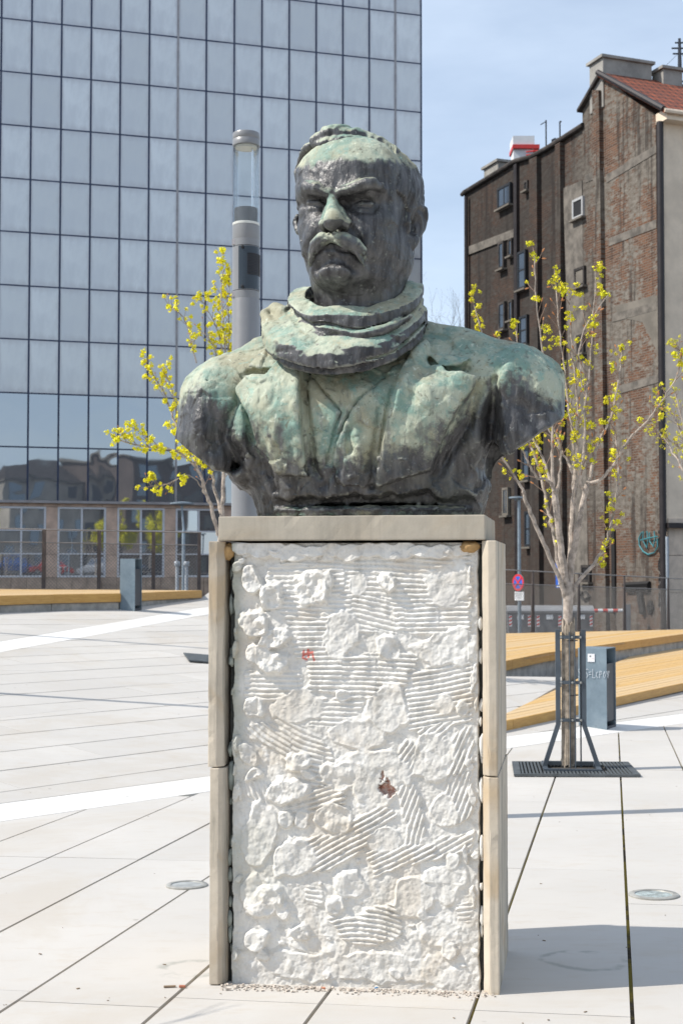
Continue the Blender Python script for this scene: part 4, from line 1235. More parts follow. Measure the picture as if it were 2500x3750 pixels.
    hol = smooth01(Z, 0.030, 0.048) * (1 - smooth01(Z, 0.072 + nn, 0.086 + nn))
    g.d = (g.d + np.where(front, 0.055 * mid * hol, 0.0)).astype(np.float32)
    g.d = np.maximum(g.d, -Z + 0 * g.d)
    return g.net()
V, F = sculpt_coat(); N = normals(V, F)
# broad modelling-tool marks, sharper low down
rough = 0.35 + 0.65 * smooth01(-V[:, 2], -0.30, -0.05)
V = V + N * (0.005 * fbm(V * (1, 1, 0.6), 7.0, 3) + 0.0045 * rough * fbm(V, 26.0, 3) + 0.0035 * vnoise(V * (52, 52, 7), 1.0) * smooth01(-V[:, 2], -0.42, -0.2))[:, None]
N = normals(V, F); V = facets(V, N, 420, 0.050, 3)
V[:, 2] = np.maximum(V[:, 2], 0.0)
N = normals(V, F)
bx = np.array([-0.80, -0.62, -0.48, -0.36, -0.24, -0.13, -0.06, 0.02, 0.10, 0.20, 0.30, 0.40, 0.48, 0.56, 0.66, 0.80])
bz = np.array([0.50, 0.50, 0.34, 0.24, 0.23, 0.19, 0.17, 0.25, 0.30, 0.27, 0.27, 0.40, 0.49, 0.50, 0.46, 0.42])
lim = np.interp(V[:, 0], bx, bz) + 0.07 * fbm(V, 4.0, 4) + 0.03 * vnoise(V * (40, 40, 3), 1.0)
pa = smooth01(V[:, 2], lim - 0.17, lim + 0.12)
pa = np.maximum(pa, 0.5 * smooth01(N[:, 2], 0.5, 0.9)) * (0.72 + 0.28 * smooth01(N[:, 2], -0.3, 0.3))
pa = np.maximum(pa, 0.45 * smooth01(V[:, 2], 0.035, 0.012))
link('coat', sculpt_mesh('coat', V, F, {'patina': pa, 'cavity': cavity(V, F, N) / 0.006}, MAT_BRONZE), None, bust)

# ------------------------------------------------------------------ the stone pedestal
def sandstone(name, base, streak_amt, warm):
    t = NT(name)
    co = t.coord('Object')
    st = t.noise(2.0, 6, 0.65, t.coord('Object', (9.0, 9.0, 0.55)), 0.3)
    n = t.noise(3.0, 6, 0.65, co); f = t.noise(160, 3, 0.7, co); b = t.noise(1.3, 4, 0.6, co, 1.5)
    c = t.mix(t.ramp(n, 0.3, 0.7), tuple(x * 0.84 for x in base), tuple(min(1, x * 1.12) for x in base))
    c = t.mix(t.ramp(b, 0.47, 0.62, 0.0, warm), c, (0.47, 0.335, 0.19))
    c = t.mix(t.ramp(st, 0.46, 0.66, 0.0, streak_amt), c, (0.235, 0.215, 0.18))
    c = t.mix(t.ramp(f, 0.55, 0.8, 0.0, 0.35), c, (0.30, 0.27, 0.22))
    return t.done(c, 0.85, 0.0, t.bump(f, 0.25, 0.003, t.bump(n, 0.15, 0.01)), 0.25)
MAT_SAND = sandstone('sandstone_slab', (0.55, 0.48, 0.385), 0.75, 0.6)
MAT_CAPST = sandstone('sandstone_cap', (0.42, 0.375, 0.305), 0.3, 0.25)
MAT_CORE = plain('dark_core', (0.06, 0.062, 0.055), 0.95, 0, 0.4, 12, 0.6, 60)

ped = empty('stone_pedestal', (PED_C.x, PED_C.y, 0.0), PED_RZ)
tag(ped, 'tall sandstone pedestal with its front slab missing and rough white mortar exposed', 'pedestal')
hw = PED_W / 2; hd = PED_D / 2
ZT, ZJ, ZC = 1.662, 0.807, 1.757
ST = 0.058; CH = 0.024
def gz(x, y):
    p = PED_C + PED_U * x + PED_V * y
    return ground_z(p.x, p.y)
def worn(mb, name, mat, bev, seed):
    """stone piece with rubbed, chipped arrises"""
    me = mb.mesh(name, bevel=bev)
    bm = bmesh.new(); bm.from_mesh(me)
    for _ in range(5):
        long_ = [e for e in bm.edges if e.calc_length() > 0.045]
        if not long_: break
        bmesh.ops.subdivide_edges(bm, edges=long_, cuts=1, use_grid_fill=True)
    bmesh.ops.triangulate(bm, faces=[f for f in bm.faces if len(f.verts) > 4])
    bm.normal_update()
    for v in bm.verts:
        sharp = max([e.calc_face_angle(0) for e in v.link_edges if len(e.link_faces) == 2] + [0])
        n1 = mnoise.noise(v.co * 14 + Vector((seed, 0, 0))); n2 = mnoise.noise(v.co * 45 + Vector((0, seed, 0)))
        k = 0.0009 * n2 + 0.0012 * n1
        if sharp > 0.2: k -= 0.009 * max(0.0, n1 * 0.6 + n2 * 0.7 - 0.22)
        v.co += v.normal * k
    bm.to_mesh(me); bm.free(); me.materials.append(mat)
    return link(name, me, None, ped)
def side_slab(sgn, z0, z1, out=0.0):
    xo, xi = sgn * (hw + out), sgn * (hw + (out if sgn < 0 else 0) - ST)
    poly = [(xo, -hd), (xo, hd), (xi, hd), (xi, -hd + CH * 1.1), (xi + sgn * CH, -hd)]
    return worn(MB().prism(poly, z0, z1), 'side_slab', MAT_SAND, 0.0045, sgn * 3 + z0)
side_slab(-1, gz(-hw, -hd) + 0.002, ZJ - 0.002, 0.017); side_slab(-1, ZJ + 0.002, ZT, 0.025)
side_slab(1, gz(hw, 0) - 0.01, ZJ - 0.012, 0.0); side_slab(1, ZJ - 0.008, ZT, -0.003)
worn(MB().box((-0.0165, -0.018, (ZT + ZC) / 2 + 0.001), (1.012, 0.635, ZC - ZT - 0.002)), 'cap_slab', MAT_CAPST, 0.005, 9.0)
MB().box((-0.008, 0.02, ZT / 2 - 0.01), (2 * (hw - ST) + 0.010, 0.57, ZT - 0.004)).build('core', MAT_CORE, ped)
MB().box((0, hd - 0.028, ZT / 2 - 0.02), (2 * (hw - ST) - 0.008, 0.05, ZT - 0.01)).build('back_slab', MAT_SAND, ped, bevel=0.003)

# ---- mortar face: ridges of a notched trowel, dollops, smears
pp_ = frame_pick(Vector((PED_C.x, PED_C.y, 0.0)), PED_RZ)
YF = -0.293
def pxz(px, py):
    p = pp_(px, py, YF - 0.012); return p[0], p[2]
A3 = lambda x, y: pxz(740 + x * 0.7398, 1850 + y * 0.7398)
A4 = lambda x, y: pxz(740 + x * 0.7398, 2800 + y * 0.7398)
MX0, MX1, MZ0, MZ1 = -0.484, 0.467, gz(0, -hd) - 0.01, 1.656
STEP = 0.0026
gx = np.arange(MX0, MX1, STEP); gzv = np.arange(MZ0, MZ1, STEP)
GX, GZ = np.meshgrid(gx, gzv, indexing='ij')
G3 = np.stack([GX.ravel(), GZ.ravel(), 0 * GX.ravel()], 1)
_NZ = {}
WIN = [slice(None), slice(None)]                     # the window being worked on
def nz(s, o=3, off=0.0):
    """noise over the face; each offset reads another part of one field"""
    if (s, o) not in _NZ: _NZ[(s, o)] = np.tile(fbm(G3, s, o).reshape(GX.shape), (2, 2))
    a = int(abs(off) * 37.7) % GX.shape[0]; b = int(abs(off) * 71.3) % GX.shape[1]
    return _NZ[(s, o)][a:a + GX.shape[0], b:b + GX.shape[1]][WIN[0], WIN[1]]
def window(c, rx, rz):
    m = 1.6; rx = rx + 0.035; rz = rz + 0.035
    WIN[0] = slice(int(max(0, (c[0] - rx * m - MX0) / STEP)), int(max(0, (c[0] + rx * m - MX0) / STEP)) + 1)
    WIN[1] = slice(int(max(0, (c[1] - rz * m - MZ0) / STEP)), int(max(0, (c[1] + rz * m - MZ0) / STEP)) + 1)
def whole(): WIN[0] = WIN[1] = slice(None)
wx = GX + 0.010 * nz(9, 2, 3.1); wz = GZ + 0.010 * nz(9, 2, 7.7)      # wavering coordinates for ragged outlines
rag = 0.010 * nz(26, 3, 1.7)
Hm = 0.0035 * nz(7, 3) + 0.0022 * nz(30, 3, 5.0) + 0.0012 * nz(90, 2, 2.0)
def inside(poly, soft=0.008):
    d = poly_sd(poly, wx.astype(np.float32), wz.astype(np.float32)) + rag
    return 1 - smooth01(d, -soft, soft), d
def ridges(poly, ang, amp=0.0065, pitch=0.0185, curve=0.0, seed=0):
    """comb marks running at ang (degrees, up to the right) inside a polygon"""
    m, d = inside(poly, 0.004)
    c = np.mean(np.array(poly), 0)
    a = math.radians(ang)
    u = (GX - c[0]) * math.cos(a) + (GZ - c[1]) * math.sin(a); v = -(GX - c[0]) * math.sin(a) + (GZ - c[1]) * math.cos(a)
    v = v + curve * u * u + 0.0035 * nz(8, 2, seed + 11.0)
    ph = v / pitch
    tri = np.abs((ph % 1.0) - 0.5) * 2
    prof = smooth01(tri, 0.15, 0.75)
    prof = prof * (0.72 + 0.5 * nz(22, 2, seed + 3.0)) + 0.16 * nz(80, 2, seed)
    global Hm
    Hm = Hm * (1 - m) + m * (0.001 + amp * prof + 0.002 * nz(12, 2, seed))
def patch(cx, cy, rx, ry, f, h=0.004, rough=0.003, soft=0.012, rot=0.0):
    """trowelled smear that covers the ridges"""
    c = f(cx, cy); e = f(cx + rx, cy + ry); rx_ = abs(e[0] - c[0]); ry_ = abs(e[1] - c[1])
    window(c, max(rx_, ry_) if rot else rx_, max(rx_, ry_) if rot else ry_); W = tuple(WIN)
    dx = wx[W] - c[0]; dz = wz[W] - c[1]; a = math.radians(rot)
    dx, dz = dx * math.cos(a) + dz * math.sin(a), -dx * math.sin(a) + dz * math.cos(a)
    r = np.sqrt((dx / rx_) ** 2 + (dz / ry_) ** 2) + 0.28 * nz(16, 3, cx * 0.1)
    m = 1 - smooth01(r, 0.86, 1.06)
    Hm[W] = Hm[W] * (1 - m) + m * (h + rough * nz(24, 4, cy * 0.07) + 0.5 * rough * nz(9, 2, cx * 0.03) + 0.0012 * smooth01(r, 0.70, 0.95))
    whole()
def dollop(cx, cy, rx, ry, f, h=0.026, crater=0.0, rot=0.0, tilt=0.0):
    """lump of mortar pressed on, ragged rim, with the hollow the slab left in it"""
    c = f(cx, cy); e = f(cx + rx, cy + ry); rx_ = abs(e[0] - c[0]); ry_ = abs(e[1] - c[1])
    window(c, max(rx_, ry_) if rot else rx_, max(rx_, ry_) if rot else ry_); W = tuple(WIN)
    a = math.radians(rot)
    dx = GX[W] - c[0] + 0.016 * nz(13, 3, cx); dz = GZ[W] - c[1] + 0.016 * nz(13, 3, cy)
    dx, dz = dx * math.cos(a) + dz * math.sin(a), -dx * math.sin(a) + dz * math.cos(a)
    r = np.sqrt((dx / rx_) ** 2 + (dz / ry_) ** 2) + 0.22 * nz(20, 3, cx + cy)
    body = 1 - smooth01(r, 0.74, 1.02)
    top = h * (0.80 + 0.45 * nz(17, 4, cx * 0.3)) * (1 + tilt * dz / ry_)
    if crater: top = top - crater * (1 - smooth01(np.sqrt(((dx - 0.25 * rx_) / rx_) ** 2 + ((dz + 0.2 * ry_) / ry_) ** 2) + 0.3 * nz(14, 2, cy), 0.25, 0.70))
    else: top = np.minimum(top, h * 0.93 + 0.004 * nz(40, 2, cx))
    Hm[W] = np.maximum(Hm[W], Hm[W] * (1 - body) + body * top) if not crater else Hm[W] * (1 - body) + body * np.maximum(top, 0.004)
    whole()
P = lambda f, *pts: [f(*p) for p in pts]
ridges(P(A3, (310, 285), (1330, 240), (1335, 500), (1000, 620), (460, 660), (330, 560)), -3, seed=1)
ridges(P(A3, (330, 300), (700, 300), (690, 480), (330, 420)), 2, 0.0050, seed=9)
ridges(P(A3, (740, 440), (960, 480), (960, 640), (760, 600)), -12, seed=2)
ridges(P(A3, (930, 480), (1330, 480), (1330, 640), (1000, 640)), 1, seed=21)
ridges(P(A3, (440, 600), (640, 560), (600, 800), (450, 760)), 2, seed=22)
ridges(P(A3, (205, 820), (480, 800), (470, 960), (205, 975)), 1, 0.005, seed=3)
ridges(P(A3, (500, 740), (1060, 740), (1060, 880), (820, 970), (520, 930)), -1, 0.0075, curve=0.15, seed=4)
ridges(P(A3, (1010, 830), (1335, 730), (1335, 1080), (1020, 1110)), 11, seed=5)
ridges(P(A3, (205, 1090), (430, 1060), (640, 1200), (640, 1400), (520, 1400), (380, 1230), (210, 1150)), -24, curve=-0.9, seed=6)
ridges(P(A3, (560, 960), (830, 960), (700, 1110), (540, 1090)), 0, 0.005, seed=7)
ridges(P(A3, (900, 1290), (1010, 1150), (1070, 1190), (1060, 1330), (960, 1350)), 55, 0.008, seed=8)
ridges(P(A3, (1060, 1120), (1230, 1080), (1200, 1170), (1080, 1180)), 40, 0.008, seed=12)
ridges(P(A3, (1220, 1180), (1340, 1090), (1345, 1440), (1240, 1560), (1180, 1500)), 66, 0.0085, seed=13)
ridges(P(A4, (1210, 60), (1340, 20), (1320, 250), (1230, 300)), 70, 0.0085, seed=14)
ridges(P(A4, (420, 180), (690, 60), (710, 200), (560, 240), (430, 225)), 18, 0.008, seed=15)
ridges(P(A4, (215, 90), (340, 100), (330, 220), (230, 160)), -70, 0.006, seed=16)
ridges(P(A4, (500, 400), (700, 310), (900, 200), (960, 250), (800, 420), (640, 540), (545, 555)), 30, 0.010, seed=17)
ridges(P(A4, (960, 120), (1050, 90), (1110, 330), (1060, 440), (980, 440), (1010, 300)), 74, 0.008, curve=0.6, seed=18)
ridges(P(A4, (800, 430), (1000, 400), (1200, 380), (1180, 470), (1020, 500), (850, 560)), 28, 0.009, seed=19)
ridges(P(A4, (1140, 360), (1330, 340), (1320, 450), (1150, 440)), 30, 0.006, seed=23)
ridges(P(A4, (630, 760), (740, 750), (880, 700), (1000, 700), (990, 860), (830, 915), (700, 860)), -4, 0.009, curve=1.4, seed=20)
ridges(P(A4, (510, 620), (600, 620), (590, 700), (520, 690)), -8, 0.005, seed=24)
ridges(P(A4, (1240, 700), (1340, 690), (1330, 780), (1260, 780)), 10, 0.006, seed=25)
for a in ((700, 650, 105, 115), (1205, 700, 150, 100), (1225, 385, 105, 110), (465, 1000, 115, 85), (915, 1010, 100, 120), (770, 1140, 140, 80), (1150, 1250, 115, 130), (820, 1320, 200, 120), (1195, 985, 70, 60), (360, 590, 60, 60), (770, 400, 45, 60)):
    patch(*a, A3, h=random.uniform(0.003, 0.009), rough=random.uniform(0.0025, 0.005))
for a in ((650, 270, 95, 70), (290, 360, 95, 150), (450, 470, 110, 110), (905, 375, 85, 65), (1180, 220, 70, 85), (1200, 610, 120, 110), (1050, 660, 90, 100), (850, 130, 120, 100), (280, 640, 90, 110), (600, 900, 150, 60), (1150, 830, 110, 90), (690, 60, 120, 80)):
    patch(*a, A4, h=random.uniform(0.003, 0.010), rough=random.uniform(0.003, 0.006))
patch(760, 1010, 620, 105, A4, h=0.002, rough=0.0035)
for a in ((235, 375, 62, 68, 0.030, 0.012), (545, 415, 105, 100, 0.030, 0.018), (910, 375, 58, 62, 0.028, 0.020), (345, 455, 66, 72, 0.032, 0.014), (258, 590, 76, 66, 0.034, 0.016), (350, 672, 92, 58, 0.036, 0.0), (320, 765, 118, 70, 0.030, 0.012), (925, 700, 70, 70, 0.022, 0.008), (700, 945, 44, 34, 0.018, 0.006), (255, 1015, 60, 58, 0.024, 0.0), (480, 1272, 72, 52, 0.026, 0.0), (235, 1222, 42, 58, 0.026, 0.0), (262, 1350, 52, 36, 0.028, 0.008), (160, 290, 30, 36, 0.03, 0.0), (1170, 660, 30, 26, 0.014, 0.0), (1280, 1000, 40, 40, 0.014, 0.005), (620, 385, 40, 60, 0.024, 0.0), (530, 1330, 40, 30, 0.024, 0.0)):
    dollop(a[0], a[1], a[2], a[3], A3, a[4] * 0.85, a[5] * 0.5, rot=random.uniform(-25, 25))
for a in ((425, 130, 105, 66, 0.030, 0.0), (490, 275, 48, 42, 0.020, 0.0), (410, 265, 40, 50, 0.018, 0.0), (310, 690, 112, 86, 0.026, 0.006), (275, 870, 62, 46, 0.026, 0.0), (490, 835, 62, 40, 0.026, 0.0), (735, 590, 90, 80, 0.016, 0.006), (650, 700, 40, 60, 0.018, 0.008), (600, 1040, 30, 22, 0.016, 0.0), (965, 1050, 34, 26, 0.016, 0.0), (1240, 480, 34, 50, 0.018, 0.0), (1215, 925, 60, 44, 0.018, 0.0), (380, 740, 50, 46, 0.024, 0.0), (290, 940, 30, 40, 0.02, 0.0), (1090, 740, 30, 36, 0.012, 0.0)):
    dollop(a[0], a[1], a[2], a[3], A4, a[4] * 0.80, a[5] * 0.5, rot=random.uniform(-25, 25))
rr = random.Random(31)
for i in range(35):
    cx, cy = rr.uniform(170, 1330), rr.uniform(290, 2350)
    dollop(cx, cy, rr.uniform(6, 20), rr.uniform(5, 16), A3, rr.uniform(0.004, 0.010), 0.0)
for cx in range(200, 1330, 90):                           # smeared bead squeezed out under the cap
    patch(cx, 222 + rr.uniform(-8, 12), 75, rr.uniform(28, 46), A3, h=rr.uniform(0.010, 0.018), rough=0.004)
for i in range(16):
    dollop(rr.uniform(170, 1330), rr.uniform(215, 275), rr.uniform(14, 34), rr.uniform(10, 26), A3, rr.uniform(0.012, 0.024), 0.0)
for i in range(24):                                       # edge beads
    dollop(rr.choice((rr.uniform(1310, 1365), rr.uniform(135, 185))), rr.uniform(290, 2380), rr.uniform(10, 24), rr.uniform(16, 60), A3, rr.uniform(0.010, 0.022), 0.0)
# hole down to the brick
hc = A4(915, 125)
hr = np.sqrt(((wx - hc[0]) / 0.034) ** 2 + ((wz - hc[1]) / 0.034) ** 2) + 0.9 * nz(26, 4, 9.0) + 0.5 * nz(60, 3, 2.0)
hole = 1 - smooth01(hr, 0.75, 0.95)
Hm = Hm * (1 - hole) + hole * (-0.010 + 0.012 * nz(34, 3, 4.0))
Hm = Hm * 1.35 + 0.0014 * nz(60, 3, 3.3)
Hm = np.minimum(Hm, 0.046)
# ragged outline at both sides
left = MX0 + 0.012 + 0.008 * nz(14, 3, 8.0); right = MX1 - 0.010 - 0.006 * nz(14, 3, 6.0)
Hm = Hm - 0.10 * smooth01(left - GX, 0.0, 0.012) - 0.10 * smooth01(GX - right, 0.0, 0.012)
red = np.zeros_like(GX)
for st_ in ([(500, 722), (498, 758), (514, 764)], [(503, 740), (546, 728)], [(546, 742), (552, 768)], [(522, 716), (524, 752)]):
    q_ = [A3(*p) for p in st_]
    for (x0_, z0_), (x1_, z1_) in zip(q_[:-1], q_[1:]):
        t_ = np.clip(((GX - x0_) * (x1_ - x0_) + (GZ - z0_) * (z1_ - z0_)) / ((x1_ - x0_) ** 2 + (z1_ - z0_) ** 2), 0, 1)
        red = np.maximum(red, 1 - smooth01(np.hypot(GX - x0_ - (x1_ - x0_) * t_, GZ - z0_ - (z1_ - z0_) * t_) + 0.0015 * nz(60, 2, 1.0), 0.0025, 0.0050))
algae = smooth01(-GX, 0.42 + 0.03 * nz(8, 2, 2.0), 0.475) * (0.35 + 0.65 * smooth01(GZ, 0.6, 1.2)) + 0.35 * smooth01(nz(3.2, 3, 5.5), 0.25, 0.6) * smooth01(-GX, 0.15, 0.42)
warm = smooth01(nz(4.0, 4, 12.0), 0.10, 0.55)
V = np.stack([GX.ravel(), (YF - Hm).ravel(), GZ.ravel()], 1)
nX, nZ = GX.shape
I = np.arange(nX * nZ).reshape(nX, nZ)
F = np.stack([I[:-1, :-1].ravel(), I[1:, :-1].ravel(), I[1:, 1:].ravel(), I[:-1, 1:].ravel()], 1)
def mortar_material():
    t = NT('white_tile_mortar')
    co = t.coord('Object')
    n = t.noise(5, 5, 0.65, co); f = t.noise(140, 3, 0.7, co); st = t.noise(3.0, 5, 0.7, t.coord('Object', (6, 6, 0.7)))
    c = t.mix(t.ramp(n, 0.3, 0.7), (0.66, 0.63, 0.58), (0.77, 0.745, 0.695))
    c = t.mix(t.math('MULTIPLY', t.attr('warm'), 0.30), c, (0.60, 0.50, 0.37))
    c = t.mix(t.ramp(st, 0.50, 0.70, 0.0, 0.40), c, (0.45, 0.43, 0.38))
    c = t.mix(t.ramp(t.noise(11, 6, 0.75, co, 0.8), 0.52, 0.66, 0.0, 0.45), c, (0.45, 0.43, 0.385))
    c = t.mix(t.ramp(t.noise(2.2, 5, 0.7, co, 1.0), 0.52, 0.66, 0.0, 0.40), c, (0.58, 0.49, 0.38))
    c = t.mix(t.ramp(t.noise(26, 5, 0.8, co), 0.60, 0.70, 0.0, 0.5), c, (0.36, 0.33, 0.28))
    c = t.mix(t.ramp(t.noise(7, 4, 0.7, co), 0.44, 0.30, 0.0, 0.7), c, (0.80, 0.785, 0.75))
    c = t.mix(t.math('MULTIPLY', t.attr('algae'), 0.65), c, (0.28, 0.30, 0.23))
    c = t.mix(t.math('MULTIPLY', t.attr('red'), 0.8), c, (0.62, 0.09, 0.06))
    br = t.mix(t.ramp(t.noise(60, 3, 0.6, co), 0.35, 0.6), (0.45, 0.22, 0.16), (0.62, 0.50, 0.43))
    c = t.mix(t.attr('brick'), c, br)
    c = t.mix(t.ramp(f, 0.58, 0.8, 0.0, 0.25), c, (0.45, 0.43, 0.40))
    return t.done(c, 0.9, 0.0, t.bump(f, 0.25, 0.003), 0.2)
MAT_MORTAR = mortar_material()
link('mortar_face', sculpt_mesh('mortar_face', V, F, {'warm': warm.ravel(), 'algae': algae.ravel(), 'red': red.ravel(), 'brick': hole.ravel()}, MAT_MORTAR), None, ped)

def lump(name, c, r, mat, parent, seed, squash=(1, 1, 1), seg=3):
    bm = bmesh.new(); bmesh.ops.create_icosphere(bm, subdivisions=seg, radius=1.0)
    for v in bm.verts:
        p = v.co.copy(); k = 1 + 0.35 * mnoise.noise(p * 1.3 + Vector((seed, seed * 2, 0))) + 0.15 * mnoise.noise(p * 4 + Vector((seed, 0, 3)))
        v.co = Vector((p.x * k * r * squash[0], p.y * k * r * squash[1], p.z * k * r * squash[2]))
    me = bpy.data.meshes.new(name); bm.to_mesh(me); bm.free(); me.shade_smooth(); me.materials.append(mat)
    return link(name, me, None, parent, c)
MAT_FOAM = plain('brown_foam', (0.36, 0.22, 0.09), 0.8, 0, 0.3, 20, 0.5, 50)
x_, z_ = A3(128, 228); lump('foam_plug', (x_, -0.300, z_), 0.030, MAT_FOAM, ped, 1.5, (0.8, 0.7, 1.1))
x_, z_ = A3(1322, 206); lump('foam_plug', (x_, -0.305, z_), 0.026, MAT_FOAM, ped, 4.5, (1.4, 0.8, 0.8))
# mortar squeezed into the side gaps
for i in range(26):
    lump('mortar_dab', (-hw - 0.017 + ST + random.uniform(0.004, 0.012), -0.262 + random.uniform(-0.02, 0.015), random.uniform(0.08, 1.58)), random.uniform(0.008, 0.016), plain('grey_green_mortar', (0.24, 0.26, 0.23), 0.9, 0, 0.3, 20) if i == 0 else bpy.data.materials['grey_green_mortar'], ped, i * 1.7, (0.8, 1, random.uniform(1.2, 4.0)), 2)
for i in range(14):
    lump('mortar_dab', (hw - ST - random.uniform(0.004, 0.010), -0.285 + random.uniform(-0.015, 0.01), random.uniform(0.2, 1.55)), random.uniform(0.008, 0.014), MAT_MORTAR, ped, i * 2.3, (0.8, 1, random.uniform(1.2, 4.0)), 2)

# crumbs fallen at the foot
crumbs = MB()
for i in range(420):
    u = random.uniform(-0.50, 0.52); w = abs(random.gauss(0, 0.035))
    p = PED_C + PED_U * u + PED_V * (-hd + 0.02 - w)
    s = random.uniform(0.002, 0.006) * (1.7 if random.random() < 0.08 else 1)
    z = ground_z(p.x, p.y)
    M = Matrix.Rotation(random.uniform(0, 3), 3, 'Z') @ Matrix.Rotation(random.uniform(0, 0.6), 3, 'X')
    crumbs.box((p.x, p.y, z + s * 0.6), (s * random.uniform(1, 2.2), s * random.uniform(1, 1.8), s * random.uniform(0.7, 1.2)), M)
o = crumbs.build('rubble', plain('mortar_crumbs', (0.50, 0.44, 0.38), 0.9, 0, 0.4, 60))
tag(o, 'pale mortar crumbs scattered along the foot of the pedestal', 'rubble', kind='stuff')
def bit(name, px, py, size, rz, col, label, cat):
    p = on_plane(px, py, *P1)
    o = MB().box((0, 0, size[2] / 2), size).build(name, plain(name + '_material', col, 0.8, 0, 0.2, 30), None, loc=p + Vector((0, 0, 0.002)), rot=(0, 0, rz), bevel=0.002)
    tag(o, label, cat)
bit('wood_splinter', 622, 3617, (0.045, 0.012, 0.006), 0.15, (0.24, 0.17, 0.11), 'brown wood splinter lying by the left joint near the pedestal', 'splinter')
bit('brick_chip', 668, 3618, (0.024, 0.012, 0.008), -0.1, (0.38, 0.14, 0.08), 'small red brick chip lying on the paving left of the pedestal', 'brick chip')
bit('brick_chip', 1182, 3624, (0.018, 0.012, 0.007), 0.2, (0.60, 0.27, 0.17), 'orange brick chip among the crumbs at the pedestal foot', 'brick chip')
bit('plastic_scrap', 1377, 3622, (0.016, 0.008, 0.005), 0.9, (0.10, 0.25, 0.45), 'tiny blue plastic scrap at the pedestal foot', 'scrap')

# ------------------------------------------------------------------ brick apartment house on the right
def brick_wall_material():
    t = NT('sooty_brick_wall')
    co = t.coord('Object')
    br = t.node('ShaderNodeTexBrick')
    br.inputs['Scale'].default_value = 1.0; br.inputs['Brick Width'].default_value = 0.28; br.inputs['Row Height'].default_value = 0.085
    br.inputs['Mortar Size'].default_value = 0.012; br.inputs['Color1'].default_value = (0.180, 0.090, 0.054, 1); br.inputs['Color2'].default_value = (0.095, 0.052, 0.036, 1)
    br.inputs['Mortar'].default_value = (0.17, 0.145, 0.12, 1)
    xz = t.node('ShaderNodeSeparateXYZ'); t.put(xz.inputs[0], co)
    cm = t.node('ShaderNodeCombineXYZ'); t.put(cm.inputs[0], xz.outputs[0]); t.put(cm.inputs[1], xz.outputs[2])
    t.put(br.inputs['Vector'], cm.outputs[0])
    n1 = t.noise(0.55, 6, 0.65, co); n2 = t.noise(3.5, 5, 0.7, t.coord('Object', (1, 1, 2.2))); n3 = t.noise(1.3, 5, 0.7, t.coord('Object', (1.6, 1.6, 0.12)))
    plaster = t.mix(t.ramp(n2, 0.35, 0.65), (0.120, 0.102, 0.084), (0.225, 0.200, 0.170))
    f = t.ramp(t.math('ADD', t.math('MULTIPLY', n1, 0.65), t.math('MULTIPLY', n2, 0.45)), 0.515, 0.575)
    c = t.mix(f, br.outputs['Color'], plaster)
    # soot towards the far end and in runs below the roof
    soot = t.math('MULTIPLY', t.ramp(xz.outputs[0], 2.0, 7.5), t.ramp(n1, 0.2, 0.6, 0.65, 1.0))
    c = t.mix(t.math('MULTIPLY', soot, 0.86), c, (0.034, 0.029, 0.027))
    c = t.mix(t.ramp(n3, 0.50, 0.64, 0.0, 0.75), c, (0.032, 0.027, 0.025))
    c = t.mix(t.ramp(xz.outputs[2], 6.0, 1.0, 0.0, 0.35), c, (0.075, 0.055, 0.045))  # whole wall mixed darker brown towards its foot
    return t.done(c, 0.92, 0.0, t.bump(n2, 0.5, 0.03), 0.15)
MAT_BRICK = brick_wall_material()
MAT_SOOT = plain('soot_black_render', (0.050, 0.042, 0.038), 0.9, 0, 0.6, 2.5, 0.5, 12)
MAT_REND = plain('grey_render', (0.170, 0.150, 0.125), 0.9, 0, 0.25, 1.3, 0.3, 10)
MAT_BAND_R = plain('dirty_band_render', (0.150, 0.132, 0.112), 0.9, 0, 0.45, 2.2, 0.4, 10)
MAT_BEIGE = plain('beige_render', (0.76, 0.63, 0.49), 0.9, 0, 0.14, 0.9, 0.3, 14)
MAT_CHIM = plain('grey_chimney_render', (0.30, 0.285, 0.26), 0.9, 0, 0.2, 2)
MAT_PIPE = plain('dark_brown_pipe', (0.030, 0.024, 0.024), 0.5, 0.2, 0.2, 3)
MAT_DKFR = plain('black_window_frame', (0.02, 0.022, 0.026), 0.5)
def window_glass():
    t = NT('window_glass_dark'); return t.done((0.16, 0.20, 0.25), 0.05, 0.7, None, 0.6)
MAT_WGLASS = window_glass()
MAT_DARK = plain('dark_opening', (0.012, 0.012, 0.014), 0.7)
W_O = at(2420, 2300, 45.0); W_O.z = -0.62
W_D = Vector((-0.357, 0.934, 0)).normalized()
W_RZ = math.atan2(W_D.y, W_D.x)                    # local x runs along the wall away from the street corner, local -y... faces the viewer
